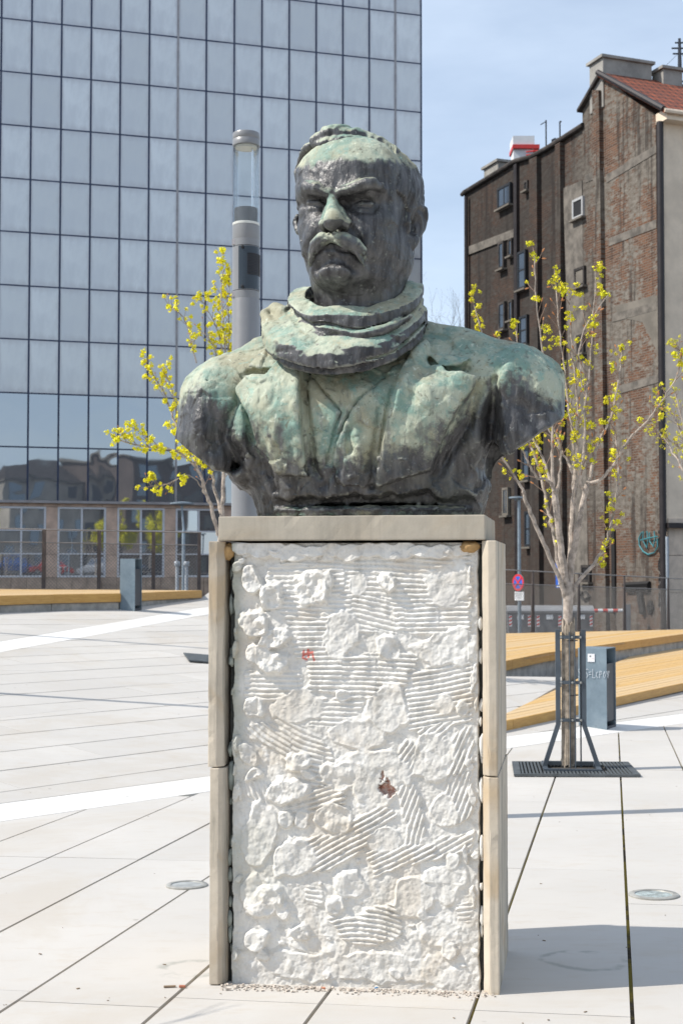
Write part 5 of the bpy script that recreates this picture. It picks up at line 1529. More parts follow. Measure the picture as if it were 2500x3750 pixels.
# local frame: x along wall to the far end; outward normal is +y (towards picture left)
W_NRM = Vector((-W_D.y, W_D.x, 0))
def wl(px, py, off=0.0):
    """wall coordinates (s, z) seen at a picture point, off = how far the plane stands proud"""
    d = ray(px, py); o = Vector((0, 0, EYE)) - W_O
    t = (off - o.dot(W_NRM)) / d.dot(W_NRM)
    p = o + d * t
    return p.dot(W_D), p.z
house = empty('brick_apartment_house', W_O, W_RZ)
tag(house, 'sooty old brick apartment house with blind side wall, red tiled roof and chimneys', 'building')
def wall_piece(name, pts, thick, mat, off=0.0, parent=house):
    """vertical slab standing proud by off, its outline given in picture points"""
    P_ = [wl(px, py, off) for px, py in pts]
    P_ = [(s, z if py < 2330 else 0.0) for (s, z), (px, py) in zip(P_, pts)]
    m = MB(); n = len(P_)
    a = sum(P_[i][0] * P_[(i + 1) % n][1] - P_[(i + 1) % n][0] * P_[i][1] for i in range(n))
    if a > 0: P_ = P_[::-1]
    v = [(s, off, z) for s, z in P_] + [(s, off - thick, z) for s, z in P_]
    f = [tuple(range(n)), tuple(range(2 * n - 1, n - 1, -1))] + [(i, n + i, n + (i + 1) % n, (i + 1) % n) for i in range(n)]
    return m.raw(v, f).build(name, mat, parent)
# tall street house with its gable, then the lower wing behind
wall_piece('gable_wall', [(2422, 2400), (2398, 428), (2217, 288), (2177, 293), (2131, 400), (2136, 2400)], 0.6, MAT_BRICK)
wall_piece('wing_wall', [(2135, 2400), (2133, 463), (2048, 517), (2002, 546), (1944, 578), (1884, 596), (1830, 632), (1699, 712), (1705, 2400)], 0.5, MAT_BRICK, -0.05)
# projecting flues and pilasters
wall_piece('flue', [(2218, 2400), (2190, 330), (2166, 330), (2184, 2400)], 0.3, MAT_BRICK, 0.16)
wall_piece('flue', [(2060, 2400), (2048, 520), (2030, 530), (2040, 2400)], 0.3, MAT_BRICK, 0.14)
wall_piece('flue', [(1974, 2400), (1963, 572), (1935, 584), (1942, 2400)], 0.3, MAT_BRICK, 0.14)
wall_piece('flue', [(1895, 2400), (1889, 598), (1878, 604), (1884, 2400)], 0.25, MAT_PIPE, 0.08)
wall_piece('rendered_shaft', [(2155, 2400), (2128, 660), (2060, 690), (2110, 2400)], 0.2, MAT_BAND_R, 0.012)
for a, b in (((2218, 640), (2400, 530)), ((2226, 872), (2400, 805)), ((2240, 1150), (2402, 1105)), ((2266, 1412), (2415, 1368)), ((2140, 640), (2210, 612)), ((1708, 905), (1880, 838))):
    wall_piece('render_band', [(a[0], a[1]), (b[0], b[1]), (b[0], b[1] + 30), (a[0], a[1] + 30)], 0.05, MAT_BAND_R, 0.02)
wall_piece('plaster_patch', [(2250, 1120), (2405, 1080), (2410, 1300), (2350, 1180), (2260, 1160)], 0.05, MAT_REND, 0.014)
# openings
def opening(pts, mat_frame, glass, bars=(0, 0), recess=0.10, frame=0.09, base=0.0):
    (x0, y0), (x1, y1) = pts
    s1, zt = wl(x0, y0, base); s0, zt2 = wl(x1, y0, base); _, zb_ = wl(x0, y1, base)
    s0, s1 = min(s0, s1), max(s0, s1); w, h = s1 - s0, zt - zb_
    fr = MB()
    fw = min(frame, w * 0.22)
    for c, sz in (((w / 2, 0, fw / 2), (w, 0.12, fw)), ((w / 2, 0, h - fw / 2), (w, 0.12, fw)), ((fw / 2, 0, h / 2), (fw, 0.12, h - 2 * fw)), ((w - fw / 2, 0, h / 2), (fw, 0.12, h - 2 * fw))):
        fr.box(c, sz)
    wo = fr.build('window', mat_frame, house, loc=(s0, base + 0.012, zb_))
    nb, nh = bars
    for i in range(nb): MB().box((w * (i + 1) / (nb + 1), 0, h / 2), (0.05, 0.09, h - 2 * fw)).build('window_bar', mat_frame, wo)
    for i in range(nh): MB().box((w / 2, 0, h * (i + 1) / (nh + 1)), (w - 2 * fw, 0.08, 0.06)).build('window_bar', mat_frame, wo)
    MB().box((w / 2, 0.02, h / 2), (w - 2 * fw + 0.01, 0.02, h - 2 * fw + 0.01)).build('pane', glass, wo)
    MB().box((w / 2, 0.05, -0.04), (w + 0.16, 0.22, 0.07)).build('sill', MAT_REND, wo)
Z7 = lambda x, y: (1600 + x * 0.574, 150 + y * 0.574)
Z8 = lambda x, y: (1750 + x * 0.4783, 1500 + y * 0.4783)
MAT_PALEF = plain('pale_window_frame', (0.42, 0.42, 0.42), 0.6)
for a, b, m, gl, bars in ((Z7(390, 945), Z7(472, 1080), MAT_DKFR, MAT_WGLASS, (1, 0)), (Z7(868, 1020), Z7(936, 1148), MAT_PALEF, MAT_DARK, (0, 0)),
        (Z7(395, 1290), Z7(430, 1462), MAT_SOOT, MAT_WGLASS, (0, 0)), (Z7(458, 1268), Z7(482, 1378), MAT_SOOT, MAT_WGLASS, (0, 0)),
        (Z7(518, 1352), Z7(570, 1595), MAT_DKFR, MAT_WGLASS, (0, 1)), (Z7(880, 1458), Z7(945, 1580), MAT_SOOT, MAT_REND, (0, 0)),
        (Z7(396, 1675), Z7(436, 1850), MAT_SOOT, MAT_WGLASS, (0, 0)), (Z7(460, 1660), Z7(485, 1788), MAT_SOOT, MAT_WGLASS, (0, 0)),
        (Z7(530, 1762), Z7(580, 1948), MAT_DKFR, MAT_WGLASS, (0, 1)), (Z7(895, 1880), Z7(940, 2000), MAT_SOOT, MAT_DARK, (0, 0)),
        (Z8(192, 600), Z8(236, 812), MAT_REND, MAT_WGLASS, (1, 0)), (Z8(345, 300), Z8(398, 545), MAT_DKFR, MAT_WGLASS, (0, 1)), (Z8(362, 780), Z8(410, 1050), MAT_DKFR, MAT_WGLASS, (0, 1)),
        (Z8(797, 1190), Z8(862, 1320), MAT_SOOT, MAT_DARK, (0, 0)), (Z7(560, 900), Z7(583, 960), MAT_SOOT, MAT_DARK, (0, 0))):
    opening((a, b), m, gl, bars, base=0.02 if a[0] < 2100 else 0.03)
# street front, seen at a slant
SF = 9.0
z_eave = wl(2398, 428)[1]
m = MB().box((-0.0, -SF / 2, (z_eave - 4.2) / 2 + 4.2), (0.02, SF, z_eave - 4.2))
# local -y is into the house from the blind wall; the street front runs along -y at x = 0
front_w = MB().box((-0.13, -SF / 2 - 0.02, (z_eave + 3.6) / 2), (0.3, SF, z_eave - 3.6)).build('front_wall', MAT_BEIGE, house)
for i in range(9):
    for k in range(3):
        if 0 < i < 3 and k > 0: continue
        MB().box((-0.15, -0.52 - i * 0.9, 0.9 + k * 1.2), (0.34, 0.885, 1.185)).build('stone_block', plain('pale_front_stone', (0.62, 0.51, 0.41), 0.85, 0, 0.15, 3, 0.2, 30) if (i == 0 and k == 0) else bpy.data.materials['pale_front_stone'], house, bevel=0.01)
MB().box((-0.10, -1.65, 2.4), (0.12, 1.75, 2.3)).build('shop_window', plain('shop_glass_teal', (0.06, 0.12, 0.14), 0.1, 0.3, 0.2, 2), house)
MB().box((-0.15, -1.65, 2.4), (0.06, 1.85, 0.10)).build('shop_window_bar', plain('orange_wood_bar', (0.35, 0.16, 0.06), 0.6), house)
MB().box((-0.30, -SF / 2, 3.66), (0.5, SF + 0.1, 0.16)).build('string_course', MAT_PIPE, house)
MB().box((-0.35, -SF / 2, z_eave - 0.12), (0.62, SF + 0.1, 0.34)).build('cornice', MAT_BEIGE, house)
MB().tube([(-0.34, 0.10, z_eave - 0.3), (-0.32, 0.12, 4.6), (-0.34, 0.12, 0.1)], 0.115, 10).build('drainpipe', MAT_PIPE, house, smooth=True)
MB().tube([(-0.45, 0.06, 3.3), (-0.45, 0.06, 0.2)], 0.055, 10).build('lower_pipe', plain('grey_zinc_pipe', (0.36, 0.40, 0.44), 0.5, 0.3), house, smooth=True)
# tiled roof of the street house
def tile_material():
    t = NT('red_roof_tiles')
    co = t.coord('Object'); br = t.node('ShaderNodeTexBrick')
    br.inputs['Scale'].default_value = 1.0; br.inputs['Brick Width'].default_value = 0.26; br.inputs['Row Height'].default_value = 0.30; br.inputs['Mortar Size'].default_value = 0.03
    br.inputs['Color1'].default_value = (0.30, 0.085, 0.042, 1); br.inputs['Color2'].default_value = (0.20, 0.060, 0.035, 1); br.inputs['Mortar'].default_value = (0.055, 0.028, 0.022, 1)
    sp = t.node('ShaderNodeSeparateXYZ'); t.put(sp.inputs[0], co)
    cm = t.node('ShaderNodeCombineXYZ'); t.put(cm.inputs[0], sp.outputs[1]); t.put(cm.inputs[1], sp.outputs[2])
    t.put(br.inputs['Vector'], cm.outputs[0])
    c = t.mix(t.ramp(t.noise(1.2, 5, 0.6, co), 0.45, 0.75, 0, 0.5), br.outputs['Color'], (0.16, 0.07, 0.05))
    return t.done(c, 0.8, 0.0, t.bump(br.outputs['Fac'], 0.5, -0.04), 0.3)
s_r, z_r = wl(2205, 270)
roof = MB().raw([(-0.75, 0.22, z_eave + 0.0), (s_r, 0.22, z_r + 0.05), (s_r, -SF, z_r + 0.05), (-0.75, -SF, z_eave + 0.0),
                 (-0.75, 0.22, z_eave - 0.14), (s_r, 0.22, z_r - 0.12), (s_r, -SF, z_r - 0.12), (-0.75, -SF, z_eave - 0.14)],
                [(0, 1, 2, 3), (7, 6, 5, 4), (0, 4, 5, 1), (2, 6, 7, 3), (3, 7, 4, 0), (1, 5, 6, 2)]).build('roof', tile_material(), house)
s2, z2_ = wl(2131, 400)
MB().raw([(s_r, 0.18, z_r + 0.04), (s2 + 0.1, 0.18, z2_), (s2 + 0.1, -SF, z2_), (s_r, -SF, z_r + 0.04), (s_r, 0.18, z_r - 0.1), (s2 + 0.1, 0.18, z2_ - 0.1), (s2 + 0.1, -SF, z2_ - 0.1), (s_r, -SF, z_r - 0.1)],
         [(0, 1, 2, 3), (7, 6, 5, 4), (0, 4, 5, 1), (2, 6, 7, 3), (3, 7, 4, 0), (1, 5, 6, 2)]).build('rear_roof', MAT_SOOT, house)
MB().tube([(-0.72, 0.20, z_eave), (s_r, 0.20, z_r + 0.02)], 0.10, 8).build('verge_trim', MAT_PIPE, house)
MB().tube([(-0.72, 0.2, z_eave - 0.05), (-0.72, -SF, z_eave - 0.05)], 0.09, 8).build('gutter', MAT_BEIGE, house)
def chimney(s, y, w, d, z0, z1):
    c = MB().box((s, y, (z0 + z1) / 2), (w, d, z1 - z0)).build('chimney', MAT_CHIM, house, bevel=0.02)
    MB().box((s, y, z1 + 0.05), (w + 0.18, d + 0.18, 0.10)).build('chimney_cap', MAT_CHIM, c)
zc = wl(2205, 240)[1]
chimney(s_r + 0.35, -0.95, 0.9, 2.0, z_r - 1.2, zc + 0.25); chimney(s_r - 0.05, -2.62, 0.7, 0.8, z_r - 0.8, zc + 0.05)
# wing roof edge and small chimney
edge_pts = [wl(px, py, 0.05) for px, py in ((2133, 460), (2048, 515), (2002, 544), (1944, 576), (1884, 592), (1830, 626), (1699, 706), (1690, 716))]
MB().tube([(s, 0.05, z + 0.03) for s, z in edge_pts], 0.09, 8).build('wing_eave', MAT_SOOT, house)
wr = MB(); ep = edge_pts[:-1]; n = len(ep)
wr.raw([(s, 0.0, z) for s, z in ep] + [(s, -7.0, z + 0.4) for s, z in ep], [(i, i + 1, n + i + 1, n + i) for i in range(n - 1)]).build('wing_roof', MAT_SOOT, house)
sa, za = wl(1788, 648); sb_, zb2 = wl(1788, 606)
chimney(sa, -0.55, 1.25, 0.9, za - 0.8, zb2 + 0.0)
MB().tube([(wl(1705, 720, 0.1)[0], 0.10, wl(1705, 720, 0.1)[1]), (wl(1707, 2300, 0.1)[0], 0.10, 0.2)], 0.08, 8).build('drainpipe', MAT_PIPE, house)
# rear body so that the house has depth
MB().box((wl(1700, 900)[0] / 2 + 0.3, -4.6, 6.5), (wl(1700, 900)[0] - 0.6, 8.2, 13.0)).build('rear_body', MAT_REND, house)
# graffiti on the wall by the corner: loose loops of spray paint
def spray(pts, rad, mat, off=0.05):
    q = [wl(px, py, off) for px, py in pts]
    return MB().tube([(s, off, z) for s, z in q], rad, 5).build('spray_line', mat, house)
MAT_SPT = plain('turquoise_spray', (0.05, 0.22, 0.25), 0.7); MAT_SPB = plain('black_spray', (0.015, 0.014, 0.014), 0.8); MAT_SPW = plain('pale_spray', (0.35, 0.34, 0.33), 0.8)
c8 = Z8
spray([c8(1250, 940), c8(1228, 985), c8(1232, 1040), c8(1260, 1085), c8(1300, 1110), c8(1345, 1095), c8(1372, 1050), c8(1370, 985)], 0.026, MAT_SPT)
spray([c8(1262, 930), c8(1258, 1000), c8(1290, 1060), c8(1300, 990), c8(1290, 930)], 0.024, MAT_SPT, 0.07)
spray([c8(1310, 940), c8(1312, 1010), c8(1340, 1050), c8(1352, 990), c8(1345, 930)], 0.024, MAT_SPT, 0.07)
spray([c8(1240, 1000), c8(1300, 985), c8(1375, 970)], 0.022, MAT_SPT, 0.09)
for i in range(9):
    y = 930 + i * 70
    spray([c8(1390 + (i % 2) * 12, y), c8(1408 - (i % 2) * 14, y + 30), c8(1392 + (i % 3) * 8, y + 66)], 0.085, MAT_SPB, 0.05)
    spray([c8(1400, y + 10), c8(1394, y + 50)], 0.03, MAT_SPW, 0.16)
spray([c8(1120, 1345), c8(1310, 1335), c8(1310, 1375), c8(1130, 1380)], 0.10, MAT_SPB); spray([c8(1235, 1390), c8(1262, 1560)], 0.14, MAT_SPB)
spray([c8(1318, 1470), c8(1298, 1510), c8(1312, 1560), c8(1332, 1520), c8(1318, 1470)], 0.07, MAT_SPB)
spray([c8(1036, 920), c8(1040, 1180), c8(1040, 1560)], 0.11, MAT_SPB, 0.02)
spray([c8(800, 1400), c8(780, 1430), c8(815, 1460), c8(850, 1430), c8(820, 1395)], 0.06, MAT_SPB)

# ------------------------------------------------------------------ roof aerials and the red and white stack behind
def thing_at(name, px, py, Y): return empty(name, at(px, py, Y))
MAT_AER = plain('dark_aerial_metal', (0.03, 0.035, 0.045), 0.5, 0.3)
wpt = lambda s, y, z: W_O + W_D * s + W_NRM * y + Vector((0, 0, z))
aer = empty('roof_mast', wpt(s_r - 0.2, -3.05, z_r - 0.1)); tag(aer, 'tall dark lattice aerial mast on the red tiled roof', 'mast')
MB().tube([(0, 0, 0), (0, 0, 1.7)], [0.09, 0.05], 8).build('mast_pole', MAT_AER, aer)
for z, w in ((1.35, 0.28), (1.15, 0.24), (1.55, 0.16), (0.15, 0.32)):
    MB().tube([(-w, 0, z), (w, 0, z)], 0.03, 6).build('cross_arm', MAT_AER, aer)
for a in (-1, 1): MB().tube([(0, 0, 1.2), (a * 1.3, 0.1, -0.05)], 0.008, 4).build('guy_wire', MAT_AER, aer)
for px, top, lab in ((1973, 427, 'thin television aerial with slanted arm on the wing roof'), (2023, 432, 'thin bare aerial rod on the wing roof')):
    s0_, z0_ = wl(px, 575 if px < 2000 else 530)
    a_ = empty('roof_aerial', wpt(s0_, -0.3, z0_ - 0.1)); tag(a_, lab, 'aerial', 'aerials on the wing roof')
    hgt = wl(px, top)[1] - z0_
    MB().tube([(0, 0, 0), (0, 0, hgt)], 0.028, 6).build('rod', MAT_AER, a_)
    if px < 2000: MB().tube([(0, 0, hgt * 0.97), (-0.25, -0.35, hgt * 0.82)], 0.02, 5).build('arm', MAT_AER, a_)
    else: MB().tube([(0, 0, hgt), (0.06, 0, hgt)], 0.03, 5).build('arm', MAT_AER, a_)
for px in (1988, 1998):
    s0_, z0_ = wl(px, 545)
    v_ = MB().tube([(0, 0, 0), (0, 0, wl(px, 498)[1] - z0_), (0.12, 0, wl(px, 494)[1] - z0_)], 0.05, 7).build('vent_pipe', MAT_AER, None, loc=wpt(s0_, -0.4, z0_ - 0.1))
    tag(v_, 'bent metal vent pipe on the wing roof, ' + ('nearer the slanted aerial' if px < 1990 else 'nearer the bare rod aerial'), 'vent pipe', 'vent pipes on the wing roof')
stk = empty('striped_tower', at(1925, 700, 90)); tag(stk, 'white rooftop tower with a red band peeping over the wing roof', 'tower')
b0, b1 = at(1877, 590, 90), at(1955, 498, 90)
wd = b1.x - b0.x; cx = (b0.x + b1.x) / 2 - stk.location.x
zz = lambda py: at(1915, py, 90).z - stk.location.z
MAT_WT = plain('white_tower_paint', (0.70, 0.70, 0.70), 0.6, 0, 0.08, 1)
MB().box((cx, 0.8, (zz(700) + zz(545)) / 2 - 2), (wd * 0.92, 1.5, zz(545) - zz(700) + 4)).build('shaft', MAT_WT, stk)
MB().box((cx, 0.8, (zz(531) + zz(498)) / 2), (wd, 1.7, zz(498) - zz(531))).build('head', MAT_WT, stk)
MB().box((cx + 0.15, 0.8, (zz(545) + zz(531)) / 2), (wd + 0.35, 1.9, zz(531) - zz(545))).build('red_band', plain('signal_red', (0.60, 0.035, 0.03), 0.5), stk)
for k in range(2): MB().tube([(cx + wd * 0.1, -0.2, zz(560 + 12 * k)), (cx + wd * 1.5, -0.2, zz(548 + 12 * k))], 0.05, 5).build('red_rail', bpy.data.materials['signal_red'], stk)

# ------------------------------------------------------------------ lamp column behind the bust
MAT_LGREY = plain('grey_painted_metal', (0.235, 0.233, 0.235), 0.35, 0.15, 0.06, 3)
MAT_LDARK = plain('dark_tinted_panel', (0.035, 0.045, 0.055), 0.15, 0.1, 0.1, 3)
def clear_glass(name, col=(0.95, 0.97, 0.97), rough=0.02):
    t = NT(name)
    mixn = t.node('ShaderNodeMixShader'); tr = t.node('ShaderNodeBsdfTransparent'); tr.inputs['Color'].default_value = (*col, 1)
    gl = t.node('ShaderNodeBsdfGlossy'); gl.inputs['Roughness'].default_value = rough
    fr = t.node('ShaderNodeFresnel'); fr.inputs['IOR'].default_value = 1.5
    t.put(mixn.inputs[0], t.math('MULTIPLY', fr.outputs[0], 0.5)); t.put(mixn.inputs[1], tr.outputs[0]); t.put(mixn.inputs[2], gl.outputs[0])
    out = [n for n in t.t.nodes if n.type == 'OUTPUT_MATERIAL'][0]
    t.put(out.inputs['Surface'], mixn.outputs[0])
    return t.m
MAT_CLEAR = clear_glass('clear_lamp_glass', (0.97, 0.98, 0.98))
LY = 9.3
lc = at(897, 2095, LY); lzb = ground_z(lc.x, LY)
col_ = empty('lamp_column', (lc.x, LY, lzb)); tag(col_, 'thick grey cylindrical lamp column with a clear glass top behind the bust', 'street lamp')
lz = lambda py: at(897, py, LY).z - lzb
R_ = 0.5 * 101 * LY / FPX
MB().lathe([(R_, 0), (R_, lz(1100)), (R_ * 0.985, lz(1098)), (R_ * 0.985, lz(1096))], 40).build('shaft', MAT_LGREY, col_, smooth=True)
for a, b in ((1096, 1070), (906, 880)):
    MB().lathe([(R_ * 0.99, lz(a)), (R_ * 0.99, lz(b))], 40).build('collar', MAT_LGREY, col_, smooth=True)
    MB().box((-R_ * 0.86, -R_ * 0.5, (lz(a) + lz(b)) / 2), (R_ * 0.24, R_ * 0.3, (lz(b) - lz(a)) * 0.7)).build('collar_plate', plain('pale_plate', (0.45, 0.42, 0.42), 0.5), col_, rot=(0, 0, 0))
MB().lathe([(R_ * 0.99, lz(1068)), (R_ * 0.99, lz(908))], 40).build('service_section', MAT_LGREY, col_, smooth=True)
# curved dark panel on the front right of the service section
pan = MB(); K = 14
for rad, nm in ((R_ * 1.005, 0),):
    v = []; f = []
    for i in range(K + 1):
        a = math.radians(-118 + 138 * i / K)
        for z in (lz(1066), lz(910)): v.append((rad * math.cos(a), rad * math.sin(a), z))
        for z in (lz(1066), lz(910)): v.append((rad * 0.97 * math.cos(a), rad * 0.97 * math.sin(a), z))
    for i in range(K):
        o_ = i * 4
        f += [(o_, o_ + 4, o_ + 5, o_ + 1), (o_ + 2, o_ + 3, o_ + 7, o_ + 6), (o_, o_ + 2, o_ + 6, o_ + 4), (o_ + 1, o_ + 5, o_ + 7, o_ + 3)]
    f += [(0, 1, 3, 2), (K * 4, K * 4 + 2, K * 4 + 3, K * 4 + 1)]
    pan.raw(v, f)
pn = pan.build('dark_panel', MAT_LDARK, col_, smooth=False)
for k in range(14):
    z = lz(1012) + (lz(938) - lz(1012)) * k / 13
    pts = [(R_ * 1.02 * math.cos(math.radians(a)), R_ * 1.02 * math.sin(math.radians(a)), z) for a in range(-80, 16, 12)]
    MB().tube(pts, 0.004, 4).build('louvre', MAT_PIPE, pn)
for py in (1060, 916):
    MB().lathe([(0.011, 0), (0.011, 0.012), (0.006, 0.014)], 10).build('screw', MAT_DARK, pn, loc=(R_ * 1.0 * math.cos(math.radians(-100)), R_ * 1.0 * math.sin(math.radians(-100)) - 0.004, lz(py)), rot=(math.pi / 2, 0, 0))
MB().lathe([(R_ * 0.99, lz(880)), (R_ * 1.0, lz(878)), (R_ * 1.0, lz(830)), (R_ * 0.93, lz(828))], 40).build('neck_section', MAT_LGREY, col_, smooth=True)
MB().lathe([(R_ * 0.97, lz(828)), (R_ * 0.985, lz(826)), (R_ * 0.985, lz(819)), (R_ * 0.9, lz(817))], 40).build('white_gasket', plain('white_gasket_ring', (0.62, 0.62, 0.58), 0.5), col_, smooth=True)
gt = MB(); n = 40
for r, a, b in ((R_ * 0.975, lz(822), lz(534)), (R_ * 0.94, lz(822), lz(534))):
    k0 = len(gt.v)
    gt.raw([(r * math.cos(2 * math.pi * i / n), r * math.sin(2 * math.pi * i / n), z) for z in (a, b) for i in range(n)], [(i, (i + 1) % n, n + (i + 1) % n, n + i) for i in range(n)])
gt.build('glass_tube', MAT_CLEAR, col_, smooth=True)
MB().lathe([(R_ * 0.86, lz(826)), (R_ * 0.86, lz(766)), (R_ * 0.80, lz(764))], 32).build('lamp_base', MAT_LGREY, col_, smooth=True)
MB().lathe([(R_ * 0.80, lz(545)), (R_ * 0.80, lz(536))], 32).build('reflector_disc', plain('cream_reflector', (0.72, 0.69, 0.60), 0.5), col_, smooth=True)
MB().tube([(R_ * 0.45, -R_ * 0.1, lz(770)), (R_ * 0.45, -R_ * 0.1, lz(540))], 0.006, 6).build('stay_rod', plain('bright_rod', (0.7, 0.7, 0.7), 0.2, 0.8), col_)
MB().lathe([(R_ * 0.99, lz(537)), (R_ * 1.0, lz(535)), (R_ * 1.0, lz(516)), (R_ * 0.985, lz(515)), (R_ * 0.985, lz(513)), (R_ * 1.0, lz(512)), (R_ * 1.0, lz(494)), (R_ * 0.97, lz(490))], 40).build('top_cap', MAT_LGREY, col_, smooth=True)

# ------------------------------------------------------------------ litter bins
def bin_material():
    t = NT('blue_grey_bin_paint')
    co = t.coord('Object'); n = t.noise(4, 5, 0.65, co); s = t.noise(14, 4, 0.7, co)
    c = t.mix(t.ramp(n, 0.3, 0.7), (0.145, 0.195, 0.235), (0.215, 0.275, 0.320))
    c = t.mix(t.ramp(s, 0.66, 0.74, 0.0, 0.7), c, (0.07, 0.085, 0.10))
    c = t.mix(t.ramp(t.noise(2.0, 4, 0.6, co), 0.55, 0.75, 0, 0.5), c, (0.26, 0.30, 0.32))
    return t.done(c, 0.45, 0.1, t.bump(n, 0.1, 0.01), 0.4)
MAT_BIN = bin_material(); MAT_BIND = plain('dark_bin_inside', (0.035, 0.042, 0.055), 0.5, 0.1, 0.2, 5)
def litter_bin(x, y, z, rz, h, w, d, label):
    """upright box of folded steel, open at one side for rubbish, the liner set back inside"""
    e = empty('litter_bin', (x, y, z), rz); tag(e, label, 'litter bin', 'steel litter bins on the square')
    t = 0.008
    MB().box((0, -d / 2 + t / 2, h / 2), (w, t, h)).build('front_panel', MAT_BIN, e, bevel=0.003)
    MB().box((0, d / 2 - t / 2, h / 2), (w, t, h)).build('back_panel', MAT_BIN, e, bevel=0.003)
    MB().box((0, 0, h - t / 2), (w, d - 2 * t - 0.002, t)).build('top_panel', MAT_BIN, e)
    MB().box((-w / 2 + t / 2, 0, h / 2), (t, d - 2 * t - 0.002, h - t - 0.004)).build('closed_side', MAT_BIN, e)
    MB().box((0.02, 0, h * 0.46), (w - 0.07, d - 2 * t - 0.01, h * 0.70)).build('liner', MAT_BIND, e, bevel=0.004)
    MB().box((0, 0, 0.03), (w - 0.01, d - 2 * t - 0.004, 0.05)).build('base_plate', MAT_BIND, e)
    return e
c0 = on_plane(2197, 2668, *P2)
b1 = litter_bin(c0.x + 0.0, c0.y + 0.19, ground_z(c0.x, c0.y) - 0.03, math.radians(-27), 0.975, 0.345, 0.39, 'tall blue grey litter bin with a white sticker and scratched writing beside the tree guard')
MB().box((-0.01, -0.203, 0.86), (0.085, 0.003, 0.095)).build('sticker', plain('white_sticker', (0.72, 0.72, 0.74), 0.5, 0, 0.04), b1)
MB().box((-0.02, -0.2055, 0.88), (0.018, 0.002, 0.014)).build('sticker_mark', MAT_SPB, b1)
MB().box((0.012, -0.2055, 0.852), (0.03, 0.002, 0.006)).build('sticker_line', plain('pale_pink_print', (0.6, 0.5, 0.5), 0.6), b1)
# scratched writing
def stroke_text(parent, text, x0, z0, hgt, y, mat, rad):
    G = {'S': [[(1, .85), (.6, 1), (.1, .8), (.5, .5), (.9, .25), (.4, 0), (0, .15)]], 'N': [[(0, 0), (0.05, 1), (.8, 0), (.85, 1)]], '=': [[(0, .62), (.8, .66)], [(0, .36), (.8, .40)]],
         'L': [[(.1, 1), (0.05, 0), (.8, .02)]], 'O': [[(.4, .75), (0, .45), (.3, 0), (.75, .3), (.4, .75)]], 'P': [[(0, 0), (.05, .8), (.6, .75), (.6, .45), (.05, .4)]], 'I': [[(.1, 0), (.2, .8)]], 'V': [[(0, .8), (.3, 0), (.7, .85)]], 'c': [[(.7, .7), (.2, .6), (.1, .2), (.6, .05)]]}
    x = x0
    for ch in text:
        w = hgt * 0.34
        for st in G.get(ch, []):
            MB().tube([(x + p[0] * w, y, z0 + p[1] * hgt) for p in st], rad, 4).build('scratched_line', mat, parent)
        x += w * 1.22
stroke_text(b1, 'SNS=LcPOV', -0.170, 0.625, 0.105, -0.203, plain('chalk_white_scratch', (0.62, 0.66, 0.70), 0.8), 0.0032)
c0 = on_plane(470, 2236, *P2)
b2 = litter_bin(c0.x + 0.02, c0.y + 0.19, ground_z(c0.x, c0.y) - 0.02, math.radians(-12), 0.965, 0.29, 0.36, 'blue grey litter bin standing before the left timber deck')

# ------------------------------------------------------------------ tree guard and grate
MAT_GUARD = plain('slate_grey_steel', (0.075, 0.092, 0.110), 0.45, 0.2, 0.15, 6)
TX, TY = 2.03, 12.42
TZ = ground_z(TX, TY)
TRZ = math.radians(-6)
grate = empty('tree_grate', (TX + 0.02, TY, TZ + 0.004), TRZ); tag(grate, 'square cast iron tree grate with narrow slots around the right tree', 'tree grate')
grate.rotation_euler = (math.atan(P1[1]), -math.atan(P1[0]), TRZ)
GW = 1.06; GH = 0.022
fm = MB()
for c, sz in (((0, -GW / 2 + 0.02, GH / 2), (GW, 0.04, GH)), ((0, GW / 2 - 0.02, GH / 2), (GW, 0.04, GH)), ((-GW / 2 + 0.03, 0, GH / 2), (0.06, GW - 0.082, GH)), ((GW / 2 - 0.03, 0, GH / 2), (0.06, GW - 0.082, GH))): fm.box(c, sz)
MAT_GRATE = plain('cast_iron_grate', (0.085, 0.095, 0.100), 0.6, 0.2, 0.25, 10)
fm.build('grate_frame', MAT_GRATE, grate)
bar_a = MB().box((0, 0, 0), (0.016, GW - 0.084, GH * 0.9)).mesh('grate_bar', mat=MAT_GRATE)
bar_b = MB().box((0, 0, 0), (0.016, 0.245, GH * 0.9)).mesh('grate_bar', mat=MAT_GRATE)
for i in range(30):
    x = -GW / 2 + 0.078 + i * (GW - 0.156) / 29
    if abs(x) < 0.27:
        for s in (-1, 1): link('grate_bar', bar_b, None, grate, (x, s * (GW / 2 - 0.04 - 0.1235), GH * 0.5))
    else: link('grate_bar', bar_a, None, grate, (x, 0, GH * 0.5))
MB().box((0, 0, -0.006), (GW - 0.02, GW - 0.02, 0.008)).build('pit_soil', plain('pit_soil', (0.05, 0.042, 0.034), 0.95, 0, 0.4, 20, 0.5, 60), grate)
guard = empty('tree_guard', (TX, TY, TZ + 0.03), TRZ); tag(guard, 'slate grey steel tree guard with splayed feet around the right tree', 'tree guard')
ghz = lambda py: (at(2075, py, TY).z - TZ - 0.03)
fr_ = MB(); FW, FD = 0.50, 0.50
for c, sz in (((0, -FD / 2, 0), (FW, 0.04, 0.035)), ((0, FD / 2, 0), (FW, 0.04, 0.035)), ((-FW / 2 + 0.02, 0, 0), (0.04, FD - 0.042, 0.035)), ((FW / 2 - 0.02, 0, 0), (0.04, FD - 0.042, 0.035))): fr_.box(c, sz)
fr_.build('base_frame', MAT_GUARD, guard)
ztop, zkn, zl = ghz(2305), ghz(2650), 0.0
